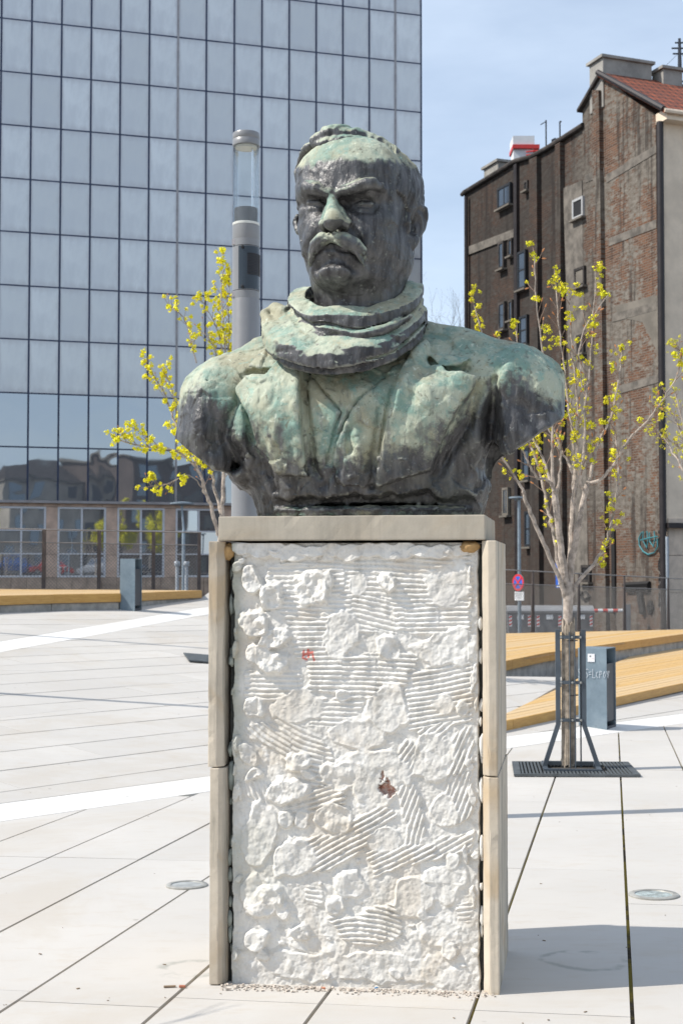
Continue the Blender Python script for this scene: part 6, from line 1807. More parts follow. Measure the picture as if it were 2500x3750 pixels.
for s in (-1, 1):
    x0, x1 = s * 0.235, s * 0.092
    # flat bar posts: upright above, splayed below
    for (xa, za), (xb, zb_), dy in (((x1 + s * 0.02, zkn), (x1 + s * 0.02, ztop), 0.0), ((x0, 0.01), (x1 + s * 0.02, zkn), 0.0)):
        a = Vector((xa, -0.05, za)); b = Vector((xb, -0.05, zb_)); w = 0.021
        MB().raw([(a.x - w, a.y - 0.022, a.z), (a.x + w, a.y - 0.022, a.z), (a.x + w, a.y + 0.022, a.z), (a.x - w, a.y + 0.022, a.z), (b.x - w, b.y - 0.022, b.z), (b.x + w, b.y - 0.022, b.z), (b.x + w, b.y + 0.022, b.z), (b.x - w, b.y + 0.022, b.z)],
                 [(3, 2, 1, 0), (4, 5, 6, 7), (0, 1, 5, 4), (1, 2, 6, 5), (2, 3, 7, 6), (3, 0, 4, 7)]).build('post', MAT_GUARD, guard)
    for dx in (0.205, 0.075): pass
for x in (-0.068, 0.086):
    MB().tube([(x, -0.03, 0.0), (x, -0.03, ztop - 0.02)], 0.007, 6).build('rod', MAT_GUARD, guard)
for x in (-0.012, 0.034):
    MB().tube([(x, -0.085, 0.0), (x, -0.085, ztop - 0.02)], 0.006, 6).build('rod', MAT_GUARD, guard)
for py in (2332, 2497, 2634):
    MB().box((0.0, -0.078, ghz(py)), (0.20, 0.010, 0.030)).build('cross_bar', MAT_GUARD, guard)
    for bx_ in (-0.085, 0.012, 0.085):
        MB().lathe([(0.010, 0), (0.010, 0.008), (0.005, 0.010)], 8).build('bolt', MAT_RIM, guard, loc=(bx_, -0.084, ghz(py)), rot=(math.pi / 2, 0, 0))

# ------------------------------------------------------------------ trees
MAT_BARK = plain('pale_young_bark', (0.37, 0.31, 0.26), 0.85, 0, 0.42, 16, 0.7, 50)
MAT_BARKD = plain('brown_twig_bark', (0.24, 0.165, 0.125), 0.85, 0, 0.25, 12)
def leaf_material(name, a, b):
    t = NT(name)
    c = t.mix(t.ramp(t.noise(9, 3, 0.6, t.coord('Object')), 0.35, 0.65), a, b)
    return t.done(c, 0.6, 0.0, None, 0.3, **{'Subsurface Weight': 0.0})
MAT_BLOOM = leaf_material('yellow_blossom', (0.78, 0.74, 0.010), (0.90, 0.80, 0.02))
MAT_LEAF = leaf_material('yellow_green_buds', (0.58, 0.57, 0.012), (0.76, 0.66, 0.025))
MAT_BUD = plain('reddish_bud', (0.42, 0.17, 0.06), 0.7)

def bloom_cluster(mb, c, r, n, rng):
    """ball of many small petals"""
    for i in range(n):
        d = Vector((rng.gauss(0, 1), rng.gauss(0, 1), rng.gauss(0, 1))).normalized()
        p = Vector(c) + d * r * rng.uniform(0.35, 1.0)
        s = r * rng.uniform(0.30, 0.55)
        u = d.orthogonal().normalized(); u = Matrix.Rotation(rng.uniform(0, 6.3), 3, d) @ u; w = d.cross(u)
        u = (u + d * rng.uniform(-0.5, 0.5)).normalized()
        a, b, e = p - u * s, p + u * s * 0.8 + w * s * 0.7, p + u * s * 0.8 - w * s * 0.7
        mb.raw([a, b, p + u * s * 1.3 + d * s * 0.3, e], [(0, 1, 2, 3)])

def spline(pts, k=5):
    pts = [Vector(p) for p in pts]; out = []
    for i in range(len(pts) - 1):
        p0 = pts[max(i - 1, 0)]; p1 = pts[i]; p2 = pts[i + 1]; p3 = pts[min(i + 2, len(pts) - 1)]
        for j in range(k):
            t = j / k
            out.append(0.5 * ((2 * p1) + (p2 - p0) * t + (2 * p0 - 5 * p1 + 4 * p2 - p3) * t * t + (3 * p1 - p0 - 3 * p2 + p3) * t ** 3))
    out.append(pts[-1]); return out

class Tree:
    """limbs traced with their own depth; twigs, buds and flowers grown on them"""
    def __init__(s, name, label, base, seed, group='young flowering trees on the square'):
        s.e = empty(name, base); tag(s.e, label, 'tree', group); s.b = Vector(base); s.r = random.Random(seed)
        s.trunk = MB(); s.limbs = []; s.twig = MB(); s.bloom = MB(); s.bud = MB()
        s.paths = []
    def limb(s, pts, r0, r1, wob=0.012, thin=True):
        q = spline(pts, 5)
        q = [p - s.b + (Vector((s.r.gauss(0, wob), s.r.gauss(0, wob), 0)) if 0 < i < len(q) - 1 else Vector()) * 0.35 for i, p in enumerate(q)]
        n = len(q); rad = [r0 + (r1 - r0) * (i / (n - 1)) ** 0.8 for i in range(n)]
        rad = [x * (1 + 0.10 * s.r.uniform(-1, 1)) for x in rad]
        s.limbs.append(MB().tube(q, rad, 8 if r0 > 0.012 else 6)); s.paths.append((q, rad))
        return q
    def grow(s, q, rate, ln, cl_r, cl_n, t0=0.35, buds=0.25, size_var=0.35, out=0.8):
        """short side twigs along a limb, a flower or a bud at each end"""
        L = sum((q[i + 1] - q[i]).length for i in range(len(q) - 1)); n = max(1, int(L * rate))
        for i in range(n):
            t = t0 + (1 - t0) * (i + s.r.random()) / n
            k = min(int(t * (len(q) - 1)), len(q) - 2); f = t * (len(q) - 1) - k
            p = q[k].lerp(q[k + 1], f); d = (q[k + 1] - q[k]).normalized()
            side = d.orthogonal().normalized(); side = Matrix.Rotation(s.r.uniform(0, 6.28), 3, d) @ side
            dirv = (d * s.r.uniform(0.5, 1.1) + side * out + Vector((0, 0, 0.35))).normalized()
            l = ln * s.r.uniform(0.4, 1.3) * (1.15 - 0.5 * t)
            m = p + dirv * l * 0.5 + Vector((s.r.gauss(0, .1), s.r.gauss(0, .1), 0.1)) * l * 0.3
            e = p + dirv * l + Vector((0, 0, 0.12)) * l
            s.twig.tube([p, m, e], [0.0045, 0.0035, 0.0022], 5, cap=False)
            s.tip(e, dirv, cl_r, cl_n, buds, size_var)
            if s.r.random() < 0.5 and l > ln * 0.6: s.tip(m + side * 0.02, side, cl_r * 0.8, cl_n, buds, size_var)
        s.tip(q[-1], (q[-1] - q[-2]).normalized(), cl_r * 1.1, cl_n, 0, size_var)
    def tip(s, e, d, cl_r, cl_n, buds, size_var):
        if s.r.random() < buds:
            s.bud.tube([e, e + d * 0.022, e + d * 0.04], [0.004, 0.008, 0.001], 5)
        else:
            for j in range(s.r.choice((1, 1, 2))):
                c = e + Vector((s.r.gauss(0, 1), s.r.gauss(0, 1), s.r.gauss(0, 1))) * cl_r * (1.2 if j else 0.1)
                bloom_cluster(s.bloom, c, cl_r * s.r.uniform(1 - size_var, 1 + size_var), cl_n, s.r)
    def finish(s, bark, twigmat, bloom):
        if s.trunk.v: s.trunk.build('trunk', bark, s.e, smooth=True)
        for m in s.limbs: m.build('limb', bark, s.e, smooth=True)
        if s.twig.v: tag(s.twig.build('twigs', twigmat, s.e), kind='stuff')
        if s.bud.v: tag(s.bud.build('buds', MAT_BUD, s.e), kind='stuff')
        if s.bloom.v: tag(s.bloom.build('blossom', bloom, s.e), kind='stuff')

# right tree, its lower trunk wrapped in reed matting, seen through the guard
tr = Tree('budding_tree', 'young tree with yellow green buds, reed wrapped trunk and steel guard', (TX, TY, TZ), 5)
T = lambda px, py, dy=0.0: at(px, py, TY + dy)
q = [T(2080, 2790), T(2078, 2500), T(2077, 2300), T(2078, 2215), T(2077, 2130)]
tr.trunk.tube([p - tr.b for p in spline(q, 4)], [0.046, 0.045, 0.044, 0.043, 0.042, 0.042, 0.041, 0.041, 0.041, 0.041, 0.041, 0.042, 0.043, 0.044, 0.044, 0.041, 0.033], 14)
M_ = []
# main leaders (picture columns traced, each with its own depth)
M_.append((tr.limb([T(2070, 2190, 0.0), T(2042, 2110, -0.05), T(1990, 1990, -0.12), T(1940, 1880, -0.2), T(1915, 1800, -0.26)], 0.0235, 0.0156), 0))
M_.append((tr.limb([T(1915, 1800, -0.26), T(1880, 1740, -0.3), T(1835, 1670, -0.36), T(1805, 1600, -0.42)], 0.0123, 0.0072), 1))
M_.append((tr.limb([T(2068, 2150, 0.05), T(2040, 2050, 0.10), T(2022, 1930, 0.16), T(2000, 1850, 0.2), T(1978, 1740, 0.26), T(1945, 1640, 0.32), T(1925, 1600, 0.36)], 0.0202, 0.0084), 1))
M_.append((tr.limb([T(2072, 2140, 0.0), T(2052, 2000, -0.02), T(2036, 1860, -0.06), T(2030, 1790, -0.08)], 0.0347, 0.0276), 0))
M_.append((tr.limb([T(2028, 1790, -0.08), T(1998, 1755, -0.16), T(1965, 1750, -0.22), T(1935, 1700, -0.3), T(1910, 1640, -0.36)], 0.0146, 0.0084), 1))
M_.append((tr.limb([T(2028, 1795, -0.06), T(2000, 1720, 0.0), T(1975, 1650, 0.06), T(1945, 1600, 0.1), T(1900, 1500, 0.15)], 0.0146, 0.0072), 1))
M_.append((tr.limb([T(2026, 1800, -0.10), T(2020, 1700, -0.14), T(2022, 1600, -0.18), T(2010, 1480, -0.2), T(1985, 1290, -0.24), T(1962, 1100, -0.28), T(1953, 930, -0.3)], 0.0168, 0.0042), 1))
M_.append((tr.limb([T(2040, 1790, -0.05), T(2052, 1700, 0.0), T(2045, 1620, 0.02), T(2000, 1520, 0.0), T(1950, 1420, -0.04), T(1900, 1330, -0.08)], 0.0146, 0.0048), 1))
M_.append((tr.limb([T(2086, 2140, 0.02), T(2092, 1980, 0.05), T(2098, 1860, 0.06), T(2104, 1740, 0.08)], 0.0314, 0.0240), 0))
M_.append((tr.limb([T(2104, 1745, 0.08), T(2100, 1640, 0.12), T(2078, 1480, 0.18), T(2062, 1330, 0.22), T(2042, 1170, 0.26), T(2030, 1010, 0.3)], 0.0146, 0.0042), 1))
M_.append((tr.limb([T(2104, 1742, 0.08), T(2112, 1640, 0.02), T(2115, 1500, -0.04), T(2100, 1350, -0.1), T(2088, 1200, -0.14), T(2083, 1060, -0.18)], 0.0146, 0.0042), 1))
M_.append((tr.limb([T(2100, 1740, 0.1), T(2070, 1680, 0.2), T(2035, 1620, 0.26), T(2000, 1560, 0.32)], 0.0134, 0.0060), 1))
M_.append((tr.limb([T(2088, 2080, 0.04), T(2112, 1950, 0.0), T(2130, 1850, -0.04), T(2148, 1775, -0.06)], 0.0269, 0.0240), 0))
M_.append((tr.limb([T(2140, 1790, -0.05), T(2120, 1775, -0.1), T(2128, 1720, -0.14), T(2140, 1620, -0.18), T(2142, 1480, -0.22), T(2160, 1320, -0.24), T(2170, 1150, -0.26), T(2184, 985, -0.28)], 0.0168, 0.0042), 1))
M_.append((tr.limb([T(2150, 1770, -0.05), T(2172, 1690, 0.0), T(2200, 1600, 0.06), T(2235, 1530, 0.12), T(2262, 1400, 0.16), T(2275, 1280, 0.2)], 0.0168, 0.0042), 1))
M_.append((tr.limb([T(2150, 1770, -0.06), T(2200, 1755, -0.1), T(2245, 1700, -0.16), T(2300, 1610, -0.22), T(2370, 1540, -0.28), T(2420, 1470, -0.32), T(2470, 1390, -0.36), T(2496, 1300, -0.4)], 0.0168, 0.0042), 1))
M_.append((tr.limb([T(2085, 2200, 0.02), T(2115, 2130, 0.06), T(2170, 2070, 0.1), T(2215, 1990, 0.14), T(2240, 1900, 0.18), T(2258, 1790, 0.22), T(2262, 1700, 0.24), T(2250, 1580, 0.26), T(2244, 1450, 0.28)], 0.0202, 0.0048), 1))
M_.append((tr.limb([T(1835, 1670, -0.36), T(1820, 1640, -0.4), T(1800, 1570, -0.42)], 0.0056, 0.0042), 1))
M_.append((tr.limb([T(2130, 1420, -0.24), T(2120, 1300, -0.3), T(2140, 1200, -0.34), T(2225, 1080, -0.36)], 0.0067, 0.0042), 1))
for q, f in M_:
    if f: tr.grow(q, 13.0, 0.15, 0.029, 16, 0.20, 0.32)
# slim branch that shows over the shoulder, left of the crown
for pts in ([T(1860, 1500, 0.3), T(1790, 1300, 0.36), T(1755, 1190, 0.4), T(1722, 1075, 0.44)], [T(1905, 1420, 0.2), T(1896, 1300, 0.2), T(1890, 1180, 0.2)], [T(1850, 1480, 0.3), T(1835, 1380, 0.3), T(1825, 1230, 0.3)]):
    q = tr.limb(pts, 0.008, 0.004); tr.grow(q, 13.0, 0.08, 0.024, 16, 0.45, 0.25)
# reed matting: separate canes round the stem
z0, z1 = T(2078, 2780).z - TZ, T(2078, 2270).z - TZ
for i in range(24):
    a = 2 * math.pi * i / 24; r0_ = 0.056 + tr.r.uniform(-0.004, 0.005)
    zt_ = z1 + tr.r.uniform(-0.05, 0.03); zb_ = tr.r.uniform(0.02, 0.06)
    cx0, cx1 = (T(2080, 2790) - tr.b).x, (T(2078, 2270) - tr.b).x
    MB().tube([(cx0 + 1.06 * r0_ * math.cos(a), 1.06 * r0_ * math.sin(a), zb_), ((cx0 + cx1) / 2 + r0_ * math.cos(a + 0.03), r0_ * math.sin(a + 0.03), (zb_ + zt_) / 2 + tr.r.uniform(-.1, .1)), (cx1 + 0.94 * r0_ * math.cos(a), 0.94 * r0_ * math.sin(a), zt_)],
              [0.0078, 0.0085, 0.0070], 6).build('reed', plain('weathered_reed', (0.36, 0.30, 0.235), 0.9, 0, 0.4, 14, 0.4, 40) if i == 0 else bpy.data.materials['weathered_reed'], tr.e)
for py in (2345, 2545):
    zz_ = T(2078, py).z - TZ; n = 20
    MB().tube([(0.066 * math.cos(2 * math.pi * i / n), 0.066 * math.sin(2 * math.pi * i / n), zz_) for i in range(n + 1)], 0.004, 5).build('binding', MAT_PIPE, tr.e)
tr.finish(MAT_BARK, MAT_BARKD, MAT_LEAF)

# left tree behind the bust, in full yellow flower
LTY = 19.5
L_ = lambda px, py, dy=0.0: at(px, py, LTY + dy)
bx0 = L_(800, 2400); bx0.z = ground_z(bx0.x, bx0.y)
tl = Tree('flowering_tree', 'young tree full of bright yellow blossom balls behind the left shoulder', bx0, 9)
tl.trunk.tube([p - tl.b for p in spline([bx0, L_(803, 2150), L_(808, 1960)], 4)], [0.048] * 5 + [0.044, 0.042, 0.041, 0.04], 10)
LM = []
for pts, r0, r1 in (
    ([L_(808, 1990), L_(815, 1850), L_(822, 1700), L_(838, 1560, 0.1), L_(845, 1400, 0.2)], 0.0384, 0.0124),
    ([L_(800, 1960), L_(775, 1860, -0.1), L_(750, 1800, -0.2), L_(735, 1740, -0.3), L_(700, 1690, -0.4), L_(640, 1650, -0.6), L_(560, 1640, -0.8), L_(480, 1625, -1.0), L_(432, 1610, -1.1)], 0.0310, 0.0074),
    ([L_(812, 1900), L_(790, 1800, 0.2), L_(765, 1700, 0.3), L_(700, 1630, 0.4), L_(655, 1580, 0.5), L_(625, 1500, 0.6), L_(590, 1420, 0.6), L_(560, 1370, 0.6), L_(530, 1322, 0.6)], 0.0248, 0.0062),
    ([L_(838, 1560, 0.1), L_(815, 1400, 0), L_(790, 1290, 0), L_(745, 1220, 0), L_(700, 1260, -0.1)], 0.0124, 0.0062),
    ([L_(720, 1330, 0), L_(700, 1240, 0), L_(680, 1180, 0), L_(650, 1140, 0), L_(615, 1118, 0)], 0.0112, 0.0050),
    ([L_(840, 1450, 0.2), L_(828, 1300, 0.2), L_(818, 1190, 0.2), L_(812, 1080, 0.2), L_(818, 960, 0.2)], 0.0149, 0.0050),
    ([L_(842, 1450, 0.3), L_(838, 1250, 0.3), L_(842, 1000, 0.3)], 0.0124, 0.0050),
    ([L_(818, 1300, 0.2), L_(800, 1220, 0.1), L_(770, 1150, 0), L_(735, 1095, 0)], 0.0087, 0.0043),
    ([L_(750, 1800, -0.2), L_(690, 1740, -0.5), L_(620, 1770, -0.6), L_(560, 1780, -0.7), L_(540, 1760, -0.7)], 0.0087, 0.0037),
    ([L_(775, 1860, -0.1), L_(740, 1760, 0.1), L_(720, 1700, 0.2), L_(690, 1660, 0.3)], 0.0136, 0.0062),
    ([L_(655, 1580, 0.5), L_(640, 1480, 0.4), L_(620, 1400, 0.3), L_(600, 1370, 0.3)], 0.0087, 0.0050),
    ([L_(560, 1640, -0.8), L_(530, 1600, -0.9), L_(500, 1570, -1.0)], 0.0062, 0.0037),
    ([L_(815, 1760), L_(850, 1700, 0.4), L_(870, 1650, 0.4)], 0.0099, 0.0050),
    ([L_(830, 1620), L_(760, 1600, -0.3), L_(720, 1640, -0.4), L_(680, 1610, -0.4)], 0.0087, 0.0043)):
    q = tl.limb(pts, r0, r1, 0.02); LM.append(q)
    tl.grow(q, 13.0, 0.24, 0.040, 24, 0.45 if r0 > 0.03 else 0.2, 0.06, 0.3)
tl.finish(MAT_BARK, MAT_BARKD, MAT_BLOOM)
MB().box((0, 0, 0), (0.9, 0.9, 0.02)).build('tree_pit_grate', MAT_GRATE, None, loc=(bx0.x + 0.0, bx0.y, bx0.z + 0.012), rot=(math.atan(P2[1]), -math.atan(P2[0]), 0.2))
bpy.data.objects['tree_pit_grate']['label'] = 'dark iron tree grate in the paving beside the pedestal, left'; bpy.data.objects['tree_pit_grate']['category'] = 'tree grate'

# third tree, mostly beyond the right edge of the picture
RTY = 20.0
R3 = lambda px, py, dy=0.0: at(px, py, RTY + dy)
b3 = R3(2720, 2400); b3.z = ground_z(b3.x, b3.y)
t3 = Tree('budding_tree', 'tree with tiny yellow green buds reaching in from the right edge', b3, 15)
t3.trunk.tube([p - t3.b for p in spline([b3, R3(2715, 2150), R3(2700, 1950)], 4)], [0.08] * 5 + [0.07] * 4, 10)
for pts in ([R3(2700, 1960), R3(2640, 1850), R3(2560, 1780), R3(2500, 1720), R3(2440, 1620, 0.3), R3(2390, 1560, 0.4)], [R3(2690, 1960), R3(2620, 1780), R3(2520, 1640), R3(2470, 1540), R3(2420, 1480), R3(2405, 1500)],
            [R3(2660, 1880, -.3), R3(2540, 1700, -.4), R3(2500, 1560, -.5), R3(2470, 1430, -.5)], [R3(2700, 1900), R3(2600, 1600), R3(2540, 1420), R3(2500, 1300), R3(2470, 1260)], [R3(2690, 1900, .4), R3(2560, 1620, .5), R3(2490, 1640, .5), R3(2430, 1590, .5)], [R3(2700, 1900), R3(2690, 1600), R3(2660, 1300)]):
    q = t3.limb(pts, 0.030, 0.006, 0.02); t3.grow(q, 14.0, 0.22, 0.026, 9, 0.25, 0.05, 0.3, 1.0)
t3.finish(MAT_BARK, MAT_BARKD, MAT_LEAF)

# bare tree far behind, between the two houses
def bare_tree(name, label, base, h, seed, lean=0.0, r0=0.16, depth=6, thin=0.7, spread=(0.35, 0.8)):
    e = empty(name, base); tag(e, label, 'tree'); rr = random.Random(seed)
    tk = MB(); lm = MB(); tw = MB()
    def rec(p, d, l, r, k):
        n = 3; pts = [p]; rad = [r]
        for i in range(n):
            d = (d + Vector((rr.gauss(0, .12), rr.gauss(0, .12), 0.04))).normalized(); pts.append(pts[-1] + d * l / n); rad.append(r * (1 - 0.35 * (i + 1) / n))
        (tk if k == depth else lm if k > depth - 3 else tw).tube(pts, rad, 7 if k > depth - 3 else 4, cap=False)
        if k == 0: return
        for i in range(rr.choice((2, 3, 3)) if k > 1 else 3):
            a = rr.uniform(0, 6.28); sd = Matrix.Rotation(a, 3, d) @ d.orthogonal().normalized()
            rec(pts[-1] if i else pts[rr.choice((2, 3))], (d + sd * rr.uniform(*spread)).normalized(), l * rr.uniform(0.62, 0.82), rad[-1] * thin * rr.uniform(0.86, 1.14), k - 1)
    rec(Vector((0, 0, 0)), Vector((lean, 0, 1)).normalized(), h * 0.30, r0, depth)
    m = plain('grey_brown_bark_' + name, (0.10, 0.085, 0.08), 0.9)
    tk.build('trunk', m, e); lm.build('limbs', m, e); tag(tw.build('twigs', m, e), kind='stuff')
    return e
c = at(1625, 1040, 84.0)
bare_tree('bare_tree', 'bare leafless tree far behind, between the glass block and the brick house', (c.x, 84.0, -0.62), c.z + 0.62, 12, 0.02, 0.24, 6, 0.80)

# ------------------------------------------------------------------ mesh fences
MAT_POST = plain('brown_steel_post', (0.115, 0.09, 0.08), 0.55, 0.3, 0.2, 8)
MAT_CABLE = plain('steel_cable', (0.30, 0.27, 0.25), 0.5, 0.4)
MAT_NET = plain('dull_net_wire', (0.20, 0.19, 0.18), 0.6, 0.4)
def fence(label, a, b, h, posts, twin, net_top=0.78):
    """a, b: world feet of the two ends; posts: fractions along"""
    e = empty('mesh_fence', a); tag(e, label, 'fence', 'cable mesh fences round the square')
    d = b - a; L = d.length; u = d.normalized(); hor = Vector((u.x, u.y, 0)).normalized(); nrm = Vector((hor.y, -hor.x, 0))
    Z = Vector((0, 0, 1))
    for t in posts:
        p = d * t
        if twin:
            for s in (-1, 1):
                MB().tube([p + hor * 0.075 * s * (1 if s < 0 else 0.35), p + hor * 0.012 * s + Z * h], [0.030, 0.020], 6).build('post', MAT_POST, e)
        else:
            MB().box((p.x, p.y, p.z + h / 2), (0.085, 0.05, h)).build('post', MAT_POST, e)
    MB().tube([Z * h, d + Z * h], 0.016, 6).build('top_cable', MAT_CABLE, e)
    MB().tube([Z * h * net_top, d + Z * h * net_top], 0.011, 6).build('middle_cable', MAT_CABLE, e)
    net = MB(); H = h * net_top; c = 0.085; k = int((L + H) / c)
    for i in range(-int(H / c) - 1, int(L / c) + 1):
        for sgn in (1, -1):
            x0 = i * c; x1 = x0 + H
            t0, t1 = max(0.0, -x0 / H), min(1.0, (L - x0) / H)
            if t1 <= t0: continue
            q0 = u * (x0 + H * t0) + Z * (H * (t0 if sgn > 0 else 1 - t0)); q1 = u * (x0 + H * t1) + Z * (H * (t1 if sgn > 0 else 1 - t1))
            net.tube([q0 + nrm * 0.002 * sgn, q1 + nrm * 0.002 * sgn], 0.0042, 3, cap=False)
    tag(net.build('wire_net', MAT_NET, e), kind='stuff')
    return e
fa = at(1780, 2319, 31.9); fb = at(2560, 2302, 42.0)
fx = lambda px: (lambda t: t)(((px - 1250) / FPX * fa.y - fa.x) / ((fb.x - fa.x) - (px - 1250) / FPX * (fb.y - fa.y)))
fence('cable and mesh fence behind the upper right deck, before the containers', fa, fb, 1.47, [fx(p) for p in (1800, 1949, 2117, 2283, 2443)], True)
ga = at(-260, 2153, 32.6); gb = at(736, 2160, 34.6)
gx_ = lambda px: ((px - 1250) / FPX * ga.y - ga.x) / ((gb.x - ga.x) - (px - 1250) / FPX * (gb.y - ga.y))
fence('cable and mesh fence between the left deck and the glass office building', ga, gb, 1.42, [gx_(p) for p in (-220, -30, 162, 364, 563, 730)], False)

# ------------------------------------------------------------------ waste containers, barrier, signs behind the right fence
MAT_CONT = plain('grey_zinc_container', (0.20, 0.205, 0.215), 0.5, 0.3, 0.15, 3)
MAT_LID = plain('grey_container_lid', (0.27, 0.275, 0.285), 0.5, 0.1, 0.1, 3)
MAT_RED = plain('signal_red_tape', (0.62, 0.06, 0.05), 0.5); MAT_WHITE = plain('white_tape', (0.72, 0.72, 0.72), 0.5)
def container(px0, px1, Y, label):
    x0, x1 = at(px0, 2300, Y).x, at(px1, 2300, Y).x; w = x1 - x0; zt = at(px0, 2236, Y).z; h = zt + 0.62
    e = empty('waste_container', ((x0 + x1) / 2, Y, -0.62), math.radians(-4)); tag(e, label, 'waste container', 'grey waste containers behind the fence')
    b = MB().raw([(-w * .42, -.42, .18), (w * .42, -.42, .18), (w * .42, .42, .18), (-w * .42, .42, .18), (-w * .49, -.5, h), (w * .49, -.5, h), (w * .49, .5, h), (-w * .49, .5, h)],
                 [(3, 2, 1, 0), (4, 5, 6, 7), (0, 1, 5, 4), (1, 2, 6, 5), (2, 3, 7, 6), (3, 0, 4, 7)]).build('body', MAT_CONT, e, bevel=0.02)
    MB().box((0, 0, h - 0.03), (w * 1.0, 1.06, 0.06)).build('rim', MAT_CONT, e)
    K = 9; v = []; f = []
    for i in range(K + 1):
        a = math.pi * i / K
        for x in (-w * 0.48, w * 0.48): v.append((x, -0.48 * math.cos(a), h + 0.004 + 0.16 * math.sin(a)))
    f = [(2 * i, 2 * i + 1, 2 * i + 3, 2 * i + 2) for i in range(K)] + [tuple(range(0, 2 * K + 2, 2)), tuple(range(2 * K + 1, 0, -2))]
    MB().raw(v, f).build('lid', MAT_LID, e, smooth=True)
    for sx in (-0.36, 0.36):
        st = MB().box((0, 0, 0), (0.085, 0.006, 0.34)).build('warning_sticker', MAT_WHITE, e, loc=(sx * w, -0.505, h - 0.30))
        for k in range(3):
            z = -0.11 + k * 0.11
            MB().raw([(-0.042, 0, z - 0.035), (0.042, 0, z + 0.005), (0.042, 0, z + 0.055), (-0.042, 0, z + 0.015)], [(0, 1, 2, 3)]).build('red_stripe', MAT_RED, st, loc=(0, -0.006, 0))
    MB().box((0.02, -0.504, h - 0.18), (0.20, 0.006, 0.14)).build('paper_label', MAT_WHITE, e)
    for sx in (-1, 1):
        for sy in (-1, 1): MB().tube([(sx * w * .36 - .03, sy * .34, 0.09), (sx * w * .36 + .03, sy * .34, 0.09)], 0.09, 12).build('wheel', MAT_DARK, e)
container(1852, 1946, 43.0, 'grey metal waste container nearest the pedestal, behind the mesh fence')
container(1950, 2058, 42.6, 'middle grey metal waste container, left of the young tree trunk')
container(2070, 2170, 43.4, 'grey metal waste container just right of the young tree trunk')
bar = empty('barrier', at(2169, 2236, 45.5)); tag(bar, 'red and white striped barrier pole in front of the brick wall', 'barrier')
bl = (at(2279, 2234, 45.5) - at(2169, 2236, 45.5)).x
for k in range(6):
    MB().tube([(bl * k / 6, 0, 0), (bl * (k + 1) / 6 - 0.004, 0, 0)], 0.055, 8).build('red_section' if k % 2 == 0 else 'white_section', MAT_RED if k % 2 == 0 else MAT_WHITE, bar)
MB().box((bl + 0.12, 0, -0.35), (0.22, 0.22, 1.1)).build('barrier_post', MAT_CONT, bar)
# sign pole with lamp head
sp_ = at(1900, 2095, 38.0)
pole = empty('street_lamp', (sp_.x, 38.0, -0.62)); tag(pole, 'slim grey lamp pole with a flat head behind the right fence', 'street lamp')
pz_ = lambda py: at(1900, py, 38.0).z + 0.62
MAT_POLE = plain('blue_grey_pole', (0.26, 0.31, 0.35), 0.4, 0.4)
MB().tube([(0, 0, 0), (0, 0, pz_(1830))], [0.055, 0.042], 10).build('pole', MAT_POLE, pole, smooth=True)
MB().lathe([(0.06, 0), (0.075, 0.03), (0.22, 0.05), (0.22, 0.09), (0.06, 0.11)], 20).build('lamp_head', MAT_POLE, pole, loc=(-0.06, 0, pz_(1832)), smooth=True)
def flat_disc(r0, r1, y, n=36):
    v = [(r * math.cos(2 * math.pi * i / n), y, r * math.sin(2 * math.pi * i / n)) for r in (r0, r1) for i in range(n)]
    return v, [(i, n + i, n + (i + 1) % n, (i + 1) % n) for i in range(n)]
sg = empty('no_stopping_sign', at(1898, 2133, 37.9), math.radians(-55)); tag(sg, 'round blue sign with red rim and red cross on the slim lamp pole', 'road sign')
MAT_SBLUE = plain('sign_blue', (0.03, 0.12, 0.52), 0.4); MAT_SRED = plain('sign_red', (0.62, 0.03, 0.04), 0.4)
MB().lathe([(0.235, 0), (0.235, 0.02)], 36).build('plate', MAT_CONT, sg, rot=(math.pi / 2, 0, 0))
v, f = flat_disc(0.0, 0.17, -0.026); MB().raw(v, f).build('blue_field', MAT_SBLUE, sg)
v, f = flat_disc(0.17, 0.23, -0.027); MB().raw(v, f).build('red_rim', MAT_SRED, sg)
for a in (45, -45): MB().box((0, -0.030, 0), (0.38, 0.003, 0.045), Matrix.Rotation(math.radians(a), 3, 'Y')).build('red_bar', MAT_SRED, sg, loc=(0, -0.001 if a > 0 else -0.004, 0))
pl = empty('sign_plate', at(1900, 2183, 37.9), math.radians(-50)); tag(pl, 'small white plate below the round blue and red sign', 'sign plate')
MB().box((0, 0, 0), (0.34, 0.015, 0.24)).build('plate', MAT_WHITE, pl, bevel=0.004)
for k in range(3): MB().box((0, -0.0085, 0.06 - k * 0.055), (0.24 - 0.04 * k, 0.002, 0.014)).build('print_line', MAT_CONT, pl)
bs = empty('zone_sign', at(2055, 2106, 37.0), math.radians(-35)); tag(bs, 'tall blue and white street sign half hidden behind the young tree', 'road sign')
bw, bh = 0.34, 0.68
MB().box((0, 0, 0), (bw, 0.02, bh)).build('panel', MAT_SBLUE, bs, bevel=0.004)
for x, hgt in ((-0.07, 0.46), (0.03, 0.42), (0.10, 0.46)): MB().box((x, -0.012, -0.02), (0.045, 0.004, hgt)).build('white_arrow', MAT_WHITE, bs)
MB().box((0, -0.012, 0.30), (0.30, 0.004, 0.05)).build('white_band', MAT_WHITE, bs); MB().box((0, -0.012, -0.30), (0.28, 0.004, 0.04)).build('white_band', MAT_WHITE, bs)
MB().tube([(0.02, 0.04, -2.2), (0.02, 0.04, 0.36)], 0.03, 8).build('sign_post', MAT_POLE, bs)

